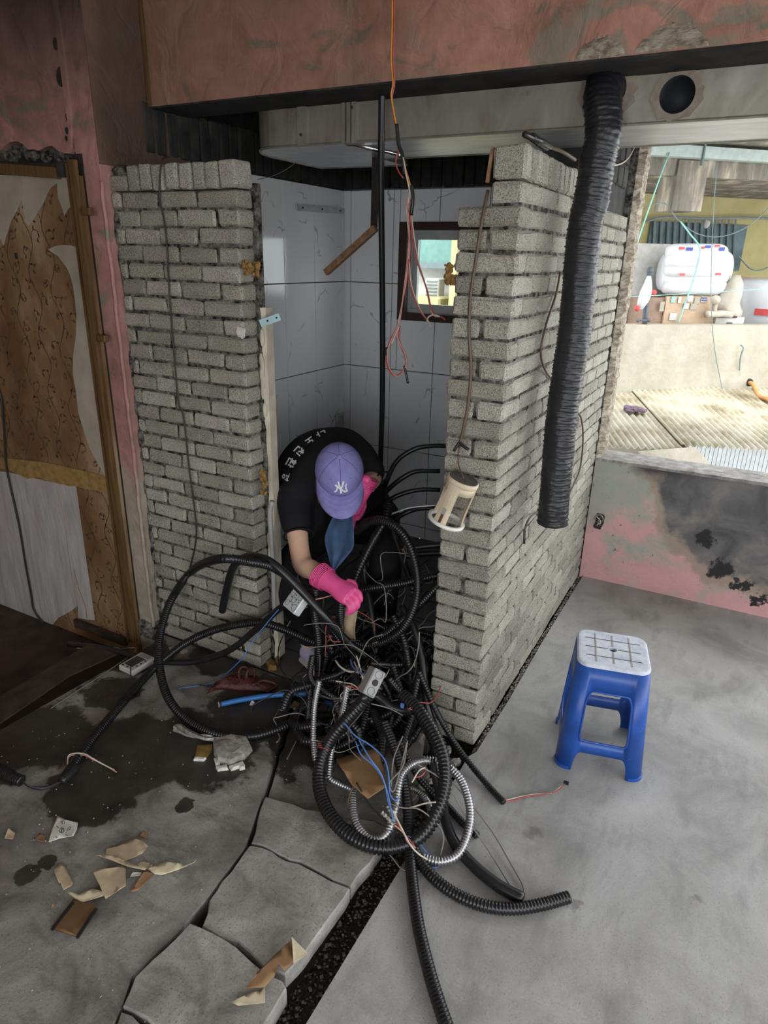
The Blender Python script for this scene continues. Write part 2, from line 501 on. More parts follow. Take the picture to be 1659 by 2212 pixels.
    c = t.mix(t.rng(t.noise(t.map(t.geo, loc=(1, 0, 4)), 26, 5, 0.7), 0.64, 0.68, 0, 0.75), c, (0.05, 0.045, 0.04))
    P0 = at(1690, 1085, y=1.785)
    d1 = t.blob(t.geo, P0, 0.58, 0.63, 0.34, 5, (1, 1, 1.25))
    c = t.mix(t.math('MULTIPLY', t.blob(t.geo, P0, 0.66, 0.70, 0.34, 5, (1, 1, 1.25)), 0.85), c, (0.30, 0.24, 0.18))
    c = t.mix(d1, c, t.ramp(t.noise(t.geo, 5, 5, 0.6, 0.8), [(0.25, (0.05, 0.05, 0.055)), (0.5, (0.13, 0.125, 0.125)), (0.68, (0.20, 0.18, 0.16)), (0.8, (0.34, 0.29, 0.23))]))
    P1 = at(1430, 1010, y=1.785)
    c = t.mix(t.math('MULTIPLY', t.blob(t.geo, P1, 0.06, 0.14, 0.14, 9, (0.7, 1, 1.4)), 0.9), c, (0.035, 0.033, 0.035))
    for px, py, r in ((1525, 1165, 0.05), (1555, 1230, 0.07), (1600, 1265, 0.045), (1640, 1300, 0.04)):
        c = t.mix(t.blob(t.geo, at(px, py, y=1.785), r * .7, r, 0.17, 20), c, (0.022, 0.02, 0.02))
    c = t.mix(t.rng(t.noise(t.geo, 90, 3), 0.68, 0.72, 0, 0.5), c, (0.06, 0.055, 0.05))
    M['burnt'] = t.fin(c, 0.7, 0, t.bump(t.noise(t.geo, 14, 5, 0.6, 1), 0.3, 0.012), 0.3)
    # --- sill, bare cement
    t = NT('bare_cement')
    c = t.ramp(t.noise(t.geo, 18, 6, 0.65), [(0.3, (0.16, 0.15, 0.14)), (0.7, (0.40, 0.385, 0.36))])
    M['cement'] = t.fin(c, 0.9, 0, t.bump(t.noise(t.geo, 60, 6, 0.7), 0.7, 0.015), 0.2)
    # --- galvanised duct
    t = NT('galvanised_duct')
    a = t.noise(t.map(t.geo, (1, 1, 0.5)), 7, 6, 0.62, 0.6)
    c = t.ramp(a, [(0.25, (0.17, 0.145, 0.10)), (0.45, (0.30, 0.285, 0.235)), (0.62, (0.36, 0.35, 0.305)), (0.78, (0.42, 0.42, 0.385))])
    c = t.mix(t.rng(t.noise(t.geo, 16, 6, 0.7), 0.6, 0.72, 0, 0.55), c, (0.16, 0.12, 0.07))
    M['duct'] = t.fin(c, t.ramp(a, [(0.3, 0.6), (0.7, 0.38)]), 0.55, t.bump(t.noise(t.geo, 4, 3), 0.25, 0.03), 0.5)
    t = NT('bright_galvanised')
    a = t.noise(t.map(t.geo, (0.6, 2, 1)), 6, 5, 0.6, 1.2)
    c = t.ramp(a, [(0.3, (0.46, 0.47, 0.48)), (0.7, (0.72, 0.73, 0.74))])
    M['duct_under'] = t.fin(c, 0.33, 0.75, t.bump(t.noise(t.geo, 3, 3), 0.3, 0.04), 0.5)
    M['rim'] = plain('sealant', (0.26, 0.215, 0.175), 0.8, 0, 0.2, 30, 0.4)
    M['dark_void'] = plain('dark_interior', (0.05, 0.055, 0.07), 0.6, 0.3, 0.2)
    M['hose'] = plain('black_plastic_film', (0.014, 0.0145, 0.017), 0.36, 0, 0.2, 30, 0.5, 55, 0.42)
    # --- bathroom tile: pale grey with fine dark veins
    t = NT('veined_tile')
    w = t.vadd(t.geo, t.vscale(t.noise(t.geo, 5, 3, 0.6, 0, True), 0.22))
    v = t.vor(w, 2.3, 'DISTANCE_TO_EDGE')
    vein = t.math('MULTIPLY', t.rng(v, 0.0, 0.012, 1, 0), t.rng(t.noise(t.geo, 7, 3), 0.5, 0.62, 0, 0.75))
    c = t.mix(vein, t.ramp(t.noise(t.geo, 2.5, 4), [(0.3, (0.82, 0.83, 0.855)), (0.7, (0.88, 0.885, 0.905))]), (0.16, 0.155, 0.155))
    M['tile'] = t.fin(c, 0.09, 0, None, 0.5)
    M['grout'] = plain('grout', (0.12, 0.115, 0.11), 0.9)
    M['floor_tile'] = plain('dark_floor_tile', (0.075, 0.07, 0.065), 0.35, 0, 0.35, 8, 0.2)
    # --- brown wallpaper
    t = NT('brown_wallpaper')
    st = t.noise(t.map(t.geo, (1.4, 1.4, .8)), 2.3, 4, 0.55)
    base = t.ramp(st, [(0.35, (0.13, 0.068, 0.028)), (0.52, (0.21, 0.125, 0.06)), (0.66, (0.34, 0.245, 0.155))])
    base = t.mix(t.rng(t.noise(t.geo, 25, 4), .6, .75, 0, .5), base, (0.07, 0.038, 0.016))
    M['wallpaper'] = t.fin(base, 0.75, 0, t.bump(t.noise(t.geo, 30, 3), 0.15, 0.004), 0.25)
    M['vine'] = plain('vine_print', (0.080, 0.042, 0.018), 0.75, 0, 0.3, 6)
    t = NT('paper_backing')
    c = t.ramp(t.noise(t.geo, 5, 5), [(0.3, (0.27, 0.245, 0.195)), (0.7, (0.40, 0.37, 0.31))])
    M['backing'] = t.fin(c, 0.85, 0, t.bump(t.noise(t.geo, 40, 3), 0.2, 0.004), 0.2)
    t = NT('liner_paper')
    c = t.ramp(t.noise(t.map(t.geo, (2, 2, 0.5)), 6, 5), [(0.3, (0.30, 0.285, 0.265)), (0.7, (0.44, 0.425, 0.405))])
    M['liner'] = t.fin(c, 0.8, 0, t.bump(t.noise(t.map(t.geo, (3, 3, 0.6)), 8, 2), 0.4, 0.02), 0.2)
    M['glue'] = plain('glue_band', (0.27, 0.165, 0.055), 0.7, 0, 0.35, 25, 0.5)
    t = NT('frame_wood')
    c = t.ramp(t.noise(t.map(t.geo, (20, 20, 1.2)), 4, 4), [(0.3, (0.06, 0.031, 0.011)), (0.7, (0.15, 0.082, 0.029))])
    M['wood'] = t.fin(c, 0.6, 0, t.bump(t.noise(t.map(t.geo, (30, 30, 2)), 5, 3), 0.2, 0.004), 0.3)
    t = NT('stick_wood')
    c = t.ramp(t.noise(t.map(t.geo, (8, 8, 8)), 6, 4), [(0.3, (0.19, 0.10, 0.05)), (0.7, (0.36, 0.215, 0.12))])
    M['stick'] = t.fin(c, 0.7, 0, None, 0.3)
    M['near_black'] = plain('charred_and_shade_black', (0.025, 0.022, 0.02), 0.8, 0, 0.4, 30, 0.5)  # also paints the shade of gaps and holes
    t = NT('torn_edge')
    c = t.ramp(t.noise(t.map(t.geo, (2, 2, 6)), 8, 6, 0.7), [(0.25, (0.05, 0.04, 0.03)), (0.45, (0.24, 0.20, 0.15)), (0.6, (0.40, 0.36, 0.29)), (0.75, (0.12, 0.09, 0.07))])
    M['torn'] = t.fin(c, 0.9, 0, t.bump(t.noise(t.map(t.geo, (2, 2, 5)), 12, 5), 0.8, 0.02), 0.2)
    # --- plastics, metals, cables
    M['conduit'] = plain('black_corrugated_plastic', (0.011, 0.011, 0.012), 0.30, 0, 0.3, 20, 0, 60, 0.5)
    M['pipe'] = plain('black_smooth_pipe', (0.011, 0.012, 0.013), 0.34, 0, 0.3, 10, 0, 60, 0.5)
    M['steel'] = plain('zinc_flexible_conduit', (0.42, 0.42, 0.43), 0.38, 0.85, 0.15, 30)
    M['wire_black'] = plain('black_wire', (0.018, 0.018, 0.018), 0.45)
    M['wire_grey'] = plain('grey_wire', (0.19, 0.175, 0.155), 0.5)
    M['wire_white'] = plain('cream_wire', (0.55, 0.50, 0.41), 0.45)
    M['wire_red'] = plain('red_wire', (0.40, 0.075, 0.065), 0.45)
    M['wire_blue'] = plain('blue_wire', (0.085, 0.19, 0.48), 0.4)
    M['wire_pink'] = plain('salmon_wire', (0.52, 0.235, 0.19), 0.5)
    M['wire_brown'] = plain('brown_cord', (0.105, 0.066, 0.045), 0.5)
    M['wire_dark'] = plain('dark_cord', (0.03, 0.025, 0.02), 0.5)
    M['wire_orange'] = plain('orange_wire', (0.55, 0.25, 0.03), 0.45)
    M['tape'] = plain('black_tape', (0.02, 0.02, 0.02), 0.3)
    M['blue_pipe'] = plain('blue_hose', (0.035, 0.17, 0.48), 0.35)
    M['grey_pipe'] = plain('grey_hose', (0.36, 0.36, 0.35), 0.5)
    M['box_white'] = plain('pale_steel_cover', (0.56, 0.60, 0.59), 0.45, 0.1)
    M['box_grey'] = plain('grey_plastic_box', (0.28, 0.285, 0.275), 0.5)
    M['line_dark'] = plain('dark_line', (0.10, 0.105, 0.10), 0.6)
    M['cream'] = plain('cream_plastic', (0.56, 0.475, 0.335), 0.5, 0, 0.12, 20)
    M['cream_white'] = plain('white_enamel', (0.68, 0.655, 0.60), 0.4)
    M['rust'] = plain('rusty_clip', (0.105, 0.045, 0.03), 0.7, 0.2, 0.4)
    M['dusty_dark'] = plain('dusty_dark_disc', (0.06, 0.05, 0.042), 0.8, 0, 0.4, 30)
    t = NT('stool_blue')
    c = t.ramp(t.noise(t.geo, 14, 5), [(0.3, (0.012, 0.058, 0.27)), (0.7, (0.018, 0.092, 0.40))])
    c = t.mix(t.rng(t.noise(t.geo, 30, 5, 0.7), 0.66, 0.74, 0, 0.6), c, (0.30, 0.38, 0.55))
    M['stool'] = t.fin(c, 0.38, 0, None, 0.5)
    t = NT('stool_seat_worn')
    c = t.ramp(t.noise(t.geo, 22, 6, 0.7), [(0.3, (0.42, 0.46, 0.58)), (0.55, (0.62, 0.65, 0.72)), (0.8, (0.70, 0.71, 0.74))])
    M['seat'] = t.fin(c, 0.6, 0, t.bump(t.noise(t.geo, 160, 3), 0.3, 0.003), 0.3)
    M['groove'] = plain('groove_grey', (0.36, 0.34, 0.30), 0.9, 0, 0.25)
    # --- person
    t = NT('skin')
    c = t.ramp(t.noise(t.geo, 18, 4), [(0.3, (0.63, 0.39, 0.265)), (0.7, (0.72, 0.47, 0.34))])
    t.b.inputs['Subsurface Weight'].default_value = 0.08
    t.b.inputs['Subsurface Radius'].default_value = (0.02, 0.008, 0.004)
    M['skin'] = t.fin(c, 0.5, 0, None, 0.4)
    M['shirt'] = plain('black_jersey', (0.012, 0.012, 0.014), 0.85, 0, 0.3, 8, 0.25, 14, 0.2)
    M['trousers'] = plain('black_trousers', (0.010, 0.010, 0.011), 0.85, 0, 0.3, 8, 0.2, 14, 0.2)
    M['print'] = plain('white_print', (0.85, 0.85, 0.83), 0.7, 0, 0.05)
    M['hair'] = plain('dark_brown_hair', (0.055, 0.03, 0.016), 0.5, 0, 0.5, 80)
    t = NT('lavender_cotton')
    c = t.ramp(t.noise(t.geo, 25, 5), [(0.3, (0.205, 0.195, 0.44)), (0.7, (0.265, 0.255, 0.54))])
    M['cap'] = t.fin(c, 0.85, 0, t.bump(t.noise(t.geo, 900, 2), 0.25, 0.001), 0.2)
    M['stitch'] = plain('lavender_stitch', (0.125, 0.12, 0.32), 0.85)
    M['emblem'] = plain('white_embroidery', (0.80, 0.80, 0.76), 0.7, 0, 0.05)
    M['glove'] = plain('pink_rubber', (0.70, 0.085, 0.26), 0.42, 0, 0.12, 14, 0.15, 30, 0.45)
    M['denim'] = plain('blue_denim', (0.040, 0.085, 0.17), 0.85, 0, 0.3, 16, 0.2, 60)
    M['shoe'] = plain('lavender_canvas', (0.50, 0.44, 0.62), 0.8, 0, 0.12)
    M['sole'] = plain('white_rubber_sole', (0.58, 0.55, 0.50), 0.6)
    M['cloth'] = plain('beige_cloth', (0.42, 0.32, 0.205), 0.85, 0, 0.25, 12, 0.3, 20)
    # --- litter
    M['paper'] = plain('tan_paper', (0.42, 0.325, 0.21), 0.8, 0, 0.2, 14, 0.3, 30)
    M['paper_light'] = plain('cream_paper', (0.60, 0.52, 0.355), 0.8, 0, 0.12, 14)
    M['paper_white'] = plain('white_paper', (0.62, 0.60, 0.52), 0.75, 0, 0.08, 14)
    M['leather'] = plain('brown_sheet', (0.27, 0.155, 0.075), 0.6, 0, 0.25, 10, 0.3, 20)
    M['ink'] = plain('ink', (0.03, 0.03, 0.03), 0.7)
    M['panel_brown'] = plain('brown_panel', (0.13, 0.07, 0.03), 0.55, 0, 0.2, 10)
    M['device'] = plain('white_device', (0.46, 0.445, 0.41), 0.5, 0, 0.12)
    M['screen'] = plain('grey_screen', (0.06, 0.06, 0.055), 0.25)
    M['maroon'] = plain('maroon_mesh_bag', (0.085, 0.022, 0.018), 0.45, 0, 0.6, 120, 0.8, 200, 0.5)
    M['foam'] = plain('yellow_foam', (0.25, 0.145, 0.045), 0.9, 0, 0.4, 60, 0.9, 90)
    M['rubble'] = plain('rubble', (0.30, 0.28, 0.25), 0.9, 0, 0.4, 40, 0.6, 80)
    M['rubble_white'] = plain('plaster_chip', (0.62, 0.60, 0.55), 0.85, 0, 0.2, 40)
    M['gold'] = plain('gold_foil_panel', (0.26, 0.17, 0.045), 0.45, 0.2, 0.3)
    M['film'] = plain('crumpled_clear_film', (0.22, 0.21, 0.19), 0.2, 0, 0.4, 60, 0.6, 60, 0.6)
    M['teal_metal'] = plain('painted_bracket', (0.30, 0.44, 0.46), 0.4, 0.4)
    M['alu'] = plain('aluminium_profile', (0.50, 0.52, 0.54), 0.35, 0.5)
    M['alu_white'] = plain('window_alu', (0.52, 0.53, 0.52), 0.4, 0.2)
    M['frame_brown'] = plain('dark_brown_frame', (0.045, 0.022, 0.018), 0.5)
    M['chrome'] = plain('chrome', (0.68, 0.68, 0.68), 0.18, 1.0, 0.05)
    M['white_jamb'] = plain('cream_jamb_board', (0.52, 0.47, 0.37), 0.75, 0, 0.2, 10, 0.3)
    M['navy'] = plain('dark_blue_sheet', (0.012, 0.018, 0.04), 0.5)
    M['board_dark'] = plain('dirty_dark_board', (0.045, 0.032, 0.022), 0.7, 0, 0.5, 10, 0.3)
    M['ceiling'] = plain('ceiling_paint', (0.55, 0.53, 0.50), 0.85)
    t = NT('clear_glass')
    t.t.nodes.remove(t.b)
    g_ = t.n('ShaderNodeBsdfGlossy'); g_.inputs['Roughness'].default_value = 0.02
    tr = t.n('ShaderNodeBsdfTransparent'); tr.inputs[0].default_value = (0.93, 0.96, 0.96, 1)
    mx = t.n('ShaderNodeMixShader'); mx.inputs[0].default_value = 0.07
    t.l(tr.outputs[0], mx.inputs[1]); t.l(g_.outputs[0], mx.inputs[2]); t.l(mx.outputs[0], t.out.inputs[0])
    M['glass'] = t.m
    # --- courtyard
    t = NT('yellow_wall')
    c = t.ramp(t.noise(t.geo, 1.4, 6, 0.6), [(0.3, (0.33, 0.285, 0.125)), (0.55, (0.43, 0.385, 0.19)), (0.75, (0.50, 0.47, 0.29))])
    M['yellow'] = t.fin(c, 0.85, 0, t.bump(t.noise(t.geo, 12, 5), 0.2, 0.02), 0.2)
    t = NT('weathered_ledge')
    a = t.noise(t.map(t.geo, (3, 3, 0.6)), 2.2, 6, 0.65)
    c = t.ramp(a, [(0.3, (0.094, 0.086, 0.072)), (0.52, (0.216, 0.198, 0.166)), (0.62, (0.396, 0.360, 0.274)), (0.75, (0.518, 0.490, 0.403))])
    M['ledge'] = t.fin(c, 0.9, 0, t.bump(t.noise(t.geo, 9, 6), 0.5, 0.03), 0.2)
    t = NT('parapet_cement')
    c = t.ramp(t.noise(t.geo, 3, 6, 0.65), [(0.3, (0.288, 0.266, 0.209)), (0.6, (0.396, 0.371, 0.302)), (0.8, (0.461, 0.439, 0.374))])
    M['parapet'] = t.fin(c, 0.9, 0, t.bump(t.noise(t.geo, 20, 6), 0.4, 0.02), 0.2)
    t = NT('asbestos_sheet')
    c = t.ramp(t.noise(t.geo, 3.4, 6, 0.65), [(0.3, (0.22, 0.19, 0.125)), (0.48, (0.40, 0.37, 0.28)), (0.66, (0.54, 0.51, 0.42))])
    M['corrugated'] = t.fin(c, 0.9, 0, t.bump(t.noise(t.geo, 30, 5), 0.4, 0.01), 0.2)
    M['blue_wall'] = plain('pale_blue_siding', (0.390, 0.429, 0.445), 0.6)
    M['dark_net'] = plain('dark_green_net', (0.085, 0.125, 0.135), 0.75, 0, 0.35, 5)
    M['bars'] = plain('window_bars', (0.16, 0.20, 0.21), 0.6)
    M['mint'] = plain('mint_gutter', (0.406, 0.484, 0.468), 0.5)
    M['panel_beige'] = plain('beige_board', (0.437, 0.421, 0.367), 0.6)
    M['styro'] = plain('white_foam_rolls', (0.640, 0.647, 0.663), 0.5, 0, 0.06, 6, 0.4, 12)
    M['wrap'] = plain('plastic_wrap', (0.608, 0.624, 0.647), 0.25, 0, 0.06, 8, 0.7, 16, 0.6)
    M['carton'] = plain('carton', (0.452, 0.328, 0.226), 0.8, 0, 0.08)
    M['carton_side'] = plain('carton_shaded', (0.30, 0.205, 0.15), 0.8)
    M['label_white'] = plain('paper_label', (0.530, 0.523, 0.491), 0.7)
    M['red'] = plain('red_print', (0.55, 0.07, 0.07), 0.6)
    M['blue_print'] = plain('blue_print', (0.055, 0.075, 0.33), 0.6)
    M['sack'] = plain('cream_sack', (0.429, 0.390, 0.320), 0.7, 0, 0.2, 10, 0.7, 16)
    M['mint_rope'] = plain('mint_rope', (0.25, 0.55, 0.48), 0.6)
    M['orange_hose'] = plain('orange_hose', (0.55, 0.25, 0.09), 0.5)
    M['rag'] = plain('purple_rag', (0.17, 0.12, 0.16), 0.85, 0, 0.4, 40)
    M['umbrella_grey'] = plain('grey_post', (0.09, 0.10, 0.12), 0.5)
    M['umbrella_cloth'] = plain('pale_cloth', (0.54, 0.60, 0.62), 0.7)
    M['teal_shade'] = plain('teal_awning', (0.16, 0.30, 0.27), 0.6)
make_mats()
# ================================================================== THE SETTING
def poly_slab(pts, z0, z1, name, mat, parent=None, kind=None, rough_edge=0.0, tilt=(0, 0), seed=0):
    """a concrete piece with a ragged outline: pts are world (x, y)"""
    rg = random.Random(seed)
    P = [Vector((p[0], p[1])) for p in pts]
    out = []
    for i, a in enumerate(P):
        b = P[(i + 1) % len(P)]
        n = max(1, int((b - a).length / 0.035)) if rough_edge else 1
        for k in range(n):
            q = a.lerp(b, k / n)
            if rough_edge and k: q += Vector((rg.uniform(-1, 1), rg.uniform(-1, 1))) * rough_edge
            out.append(q)
    cx = sum(q.x for q in out) / len(out); cy = sum(q.y for q in out) / len(out)
    m = MB(); n = len(out)
    ins = []
    for q in out:
        d = Vector((cx, cy)) - q; d = d.normalized() * 0.004 if rough_edge else Vector((0, 0)); ins.append(q + d)
    zt = lambda q: z1 + (q.x - cx) * tilt[0] + (q.y - cy) * tilt[1]
    vs = [(q.x, q.y, z0) for q in out] + [(q.x, q.y, zt(q) - (0.006 if rough_edge else 0)) for q in out]
    fs = [tuple(reversed(range(n)))] + [(i, (i + 1) % n, n + (i + 1) % n, n + i) for i in range(n)]
    if rough_edge:
        vs += [(q.x, q.y, zt(q)) for q in ins]
        fs += [(n + i, n + (i + 1) % n, 2 * n + (i + 1) % n, 2 * n + i) for i in range(n)]
        fs.append(tuple(range(2 * n, 3 * n)))
    else:
        fs.append(tuple(range(n, 2 * n)))
    m.add(vs, fs)
    o = m.build(name, mat, parent)
    if kind: o['kind'] = kind
    return o

XL, XR, YR, ZC = -3.6, 3.4, -4.6, 2.74
def w2(px, py): q = at(px, py, z=0); return (q.x, q.y)

floor = thing('floor', None, None, (0, 0, 0), kind='structure')
MB().box((XL, YR, -0.30), (XR, 1.95, -0.145)).build('trench_bed', M['soil'], floor)
m = MB(); m.prism([(0.0, YR), (XR, YR), (XR, 1.79), (.026, 1.79), (.019, .9), (.024, .4), (.018, -.02), (0.0, -.06)], -.145, 0.0); m.build('concrete_slab', M['concrete'], floor)
MB().box((0.0, -.06, -.145), (.04, 1.79, -.009)).build('gap_fill', M['mortar'], floor)
crack = [w2(*p) for p in ((250, 2208), (269, 2167), (287, 2112), (324, 2076), (392, 2011), (415, 1979), (447, 1943), (530, 1833), (539, 1810), (571, 1714), (590, 1650), (612, 1590), (628, 1530), (640, 1480))]
step0, step1 = w2(335, 1388), w2(-40, 1600)
lf = [(-0.40, YR), (-0.42, -1.8)] + [(x - .004, y) for x, y in crack] + [(-0.86, -0.005), (-1.72, -0.005), step0, step1, (-2.3, -1.6), (XL, -1.7), (XL, YR)]
poly_slab(lf, -0.145, 0.0, 'concrete_slab', M['wet_concrete'], floor)
brk = [w2(*p) for p in ((575, 1718), (612, 1729), (658, 1745), (686, 1748), (740, 1762), (814, 1773), (845, 1790))]
ck2 = [w2(*p) for p in ((757, 1921), (745, 1916), (718, 1905), (686, 1886), (649, 1866), (603, 1850), (566, 1829), (541, 1824))]
ck3 = [w2(*p) for p in ((614, 2112), (569, 2097), (539, 2063), (511, 2038), (470, 2028), (434, 2005))]
def sh(L, dx=0.0, dy=0.0): return [(x + dx, y + dy) for x, y in L]
poly_slab(sh(brk, 0, -.006) + [w2(812, 1847)] + sh(ck2, 0, .004) + [w2(556, 1770)], -0.048, 0.004, 'broken_slab', M['slab'], floor, rough_edge=.006, tilt=(.01, -.02), seed=1)
poly_slab(sh(ck2[::-1], 0, -.004) + [w2(660, 2062)] + sh(ck3, 0, .004) + [w2(452, 1945), w2(500, 1882)], -0.048, 0.006, 'broken_slab', M['slab'], floor, rough_edge=.006, tilt=(.02, 0.0), seed=2)
poly_slab([w2(*p) for p in ((411, 2001), (460, 2022), (510, 2052), (545, 2085), (575, 2110), (612, 2128), (619, 2142), (594, 2185), (560, 2240), (500, 2330), (340, 2225), (285, 2185), (266, 2176), (292, 2115), (330, 2078))], -0.048, 0.012, 'broken_slab', M['slab'], floor, rough_edge=.007, tilt=(.0, .03), seed=3)
poly_slab([w2(*p) for p in ((262, 2184), (285, 2192), (340, 2232), (495, 2340), (420, 2600), (180, 2400))], -0.048, 0.0, 'broken_slab', M['slab'], floor, rough_edge=.007, seed=4)
poly_slab([(-.41, -1.9), (-.13, -1.9), (-.125, -.66), (-.125, -.46), (-.55, -.5), (-.5, -.8), (-.44, -1.1)], -.145, -.046, 'slab_bedding', M['soil'], floor)
up_pts = [w2(*p) for p in ((642, 1480), (632, 1530), (616, 1592), (595, 1652), (578, 1712))] + sh(brk, 0, .012) + [(-0.10, -.45), (-0.10, -.20), (-.215, -.05), (-.215, 0.0), (-.86, 0.0)]
poly_slab(up_pts, -0.12, -0.022, 'broken_slab', M['wet_concrete'], floor, rough_edge=.007, seed=5)
# sunken floor beyond the doorway, and the bathroom floor
MB().box((XL, -1.75, -0.145), (-1.72, 1.0, -0.14)).build('sunken_floor', M['board_dark'], floor)
ft = MB()
MB().box((-1.72, 0.0, -0.12), (-.2, 1.80, -0.012)).build('bathroom_floor', M['grout'], floor)
tm = bpy.data.meshes.new('floor_tile'); v_, f_ = chamfer_box((0.196, 0.196, 0.014), 0.003); tm.from_pydata(v_, [], f_); tm.materials.append(M['floor_tile'])
for i in range(7):
    for j in range(9):
        link_mesh('floor_tile', tm, floor, (-1.60 + i * 0.2, 0.11 + j * 0.2, -0.007))
# stones in the trench and along the foot of the brick wall
def pebbles(name, spots, parent, mat):
    m = MB()
    for (x, y, z, r) in spots:
        rg = random.Random(int(abs(x * 1e4 + y * 1e3)))
        vs = [Vector((sx * rg.uniform(.6, 1.1), sy * rg.uniform(.6, 1.1), sz * rg.uniform(.5, .8))) * r + Vector((x, y, z))
              for sx, sy, sz in ((1, 0, 0), (-1, 0, 0), (0, 1, 0), (0, -1, 0), (0, 0, 1), (0, 0, -1))]
        m.add(vs, [(0, 2, 4), (2, 1, 4), (1, 3, 4), (3, 0, 4), (2, 0, 5), (1, 2, 5), (3, 1, 5), (0, 3, 5)])
    o = m.build(name, mat, parent); o['kind'] = 'stuff'; return o
sp = []
for i in range(1500):
    sp.append((rnd.uniform(-.135, -.004), rnd.uniform(-2.0, -.10), -.145 + abs(rnd.gauss(0, .012)), rnd.choice((.003, .004, .005, .006, .009))))
for i in range(260):
    k = rnd.randrange(len(crack) - 1); t_ = rnd.random()
    sp.append((crack[k][0] * (1 - t_) + crack[k + 1][0] * t_ + rnd.uniform(0, .02), crack[k][1] * (1 - t_) + crack[k + 1][1] * t_, -.13 + rnd.uniform(0, .03), rnd.uniform(.003, .008)))
pebbles('trench_gravel', sp, floor, M['pebble'])
sp = [(rnd.uniform(0.0, .024), rnd.uniform(-.03, 1.78), -.008 + rnd.random() * .010, rnd.choice((.002, .003, .004, .006))) for i in range(700)]
sp += [(abs(rnd.gauss(0, .12)) + .02, rnd.uniform(-.5, 1.7), .002, rnd.choice((.0012, .002, .003))) for i in range(130)]
sp += [(x_, y_, .002, rnd.choice((.0015, .0025, .004))) for x_, y_ in ((rnd.uniform(-1.6, -.15), rnd.uniform(-1.5, -.05)) for i in range(420))]
pebbles('floor_grit', sp, floor, M['rubble'])

# ---------------------------------------------------------------- bricks
BL, BH, BD, JT = 0.189, 0.0575, 0.090, 0.0085
BVAR = {}
def brick_mesh(size, mat, key='b'):
    k = (key, tuple(round(s_, 3) for s_ in size))
    if k not in BVAR:
        L = []
        for i in range(5):
            me = bpy.data.meshes.new('brick')
            vs, fs = chamfer_box(size, 0.0080, 0.0042, random.Random(i * 31 + int(size[0] * 1000)))
            me.from_pydata(vs, [], fs); me.materials.append(mat)
            L.append(me)
        BVAR[k] = L
    return rnd.choice(BVAR[k])
def brick(parent, c, size, mat, jit=0.002, key='b', name='brick'):
    me = brick_mesh(size, mat, key)
    o = link_mesh(name, me, parent, Vector(c) - ORG[parent.name] + Vector((rnd.uniform(-jit, jit), rnd.uniform(-jit, jit), rnd.uniform(-jit, jit) * .5)))
    o.rotation_euler = (rnd.uniform(-.018, .018), rnd.uniform(-.018, .018), rnd.uniform(-.016, .016))
    return o

NC, PC = 31, 2.036 / 31
# right-hand partition: runs back from the doorway to the window wall
wr = thing('wall_right', None, None, (0, 0, 0), kind='structure')
core = MB().box((-.190, .009, 0.0), (-.008, 1.79, 1.90)); core.box((-.095, .009, 1.90), (-.008, 1.79, 2.02))
core.build('mortar_core', M['mortar'], wr)
MB().box((-.212, .10, 0.0), (-.192, 1.79, 1.90)).build('inner_render', M['cement'], wr)
for i in range(NC):
    z = (i + .5) * PC
    top = (i == NC - 1)
    even = (i % 2 == 0)
    hgt = BH + rnd.uniform(-.002, .002)
    y = 0.0
    if even:
        if not top:
            brick(wr, (-.2 + .0475, .095, z), (.095, BL, BH), M['brick'], .003)
        brick(wr, (-.0475, .095, z), (.095, BL, BH), M['brick'], .002)
        y = BL + JT
    else:
        brick(wr, (-.10, .045, z), (.205, BD, BH), M['brick'], .003)
        y = BD + JT
    if top:
        pass
    while y < 1.785:
        L = min(BL, 1.79 - y)
        if L < .03: break
        L = round(L, 2) if L < BL else BL
        brick(wr, (-.045, y + L / 2, z), (BD, L, BH), M['brick'], .0022)
        y += L + JT
y = 0.0
k_ = 0
while y < 0.80:                                     # bricks on edge along the top
    w_ = .092 if k_ == 0 else BH
    brick(wr, (-.050, y + (.03 if k_ == 0 else BH / 2), 2.036 + .046), (.10, .058 if k_ == 0 else BH, .090), M['brick'], .004)
    y += BH + JT; k_ += 1
stick_w = MB().bar((-.118, .02, 2.03), (-.112, .03, 2.125), .008, .010)
tag(stick_w.build('wood_strip', M['stick']), 'short thin strip of pale wood standing beside the topmost brick of the partition', 'wood strip')

# left-hand pier between the column and the bathroom doorway
wf = thing('wall_front', None, None, (-1.4, 0, 0), kind='structure')
X0, X1 = -1.706, -1.062
MB().box((X0, .008, 0.0), (X1 - .010, .098, 2.03)).build('mortar_core', M['mortar'], wf)
MB().box((X0, .098, 0.0), (X1 + .012, .125, 2.06)).build('back_render', M['mortar'], wf)
for i in range(NC):
    z = (i + .5) * PC
    off = rnd.uniform(-.008, .008)
    x = X1 + off * .4
    first = True
    if i % 2: L0 = .105
    else: L0 = BL
    while x > X0 + .035:
        L = (L0 if first else BL)
        if x - L < X0 + .02: L = max(.03, x - X0 - .004)
        L = round(L, 2)
        brick(wf, (x - L / 2, .045, z), (L, BD, BH), M['brick'], .0030)
        x -= L + JT; first = False
x = X1
for i in range(8):
    w_ = .072 if i == 0 else .059
    brick(wf, (x - w_ / 2, .047, 2.036 + .046), (w_, .10, .090), M['brick'], .0035)
    x -= w_ + JT
brick(wf, (x - .05, .045, 2.036 + .030), (.10, BD, BH), M['brick'], .003)
m = MB()
for i in range(26):                                  # rough mortar dabs left of the pier
    zz = rnd.uniform(.1, 2.0); m.ball((X0 + rnd.uniform(-.01, .03), .004, zz), rnd.uniform(.012, .03), 7, 5, None, (1, .35, 1.8))
m.ball((-1.655, .04, 2.11), .045, 8, 6, None, (1.4, .9, .55))
m.build('mortar_smear', M['mortar'], wf, True)

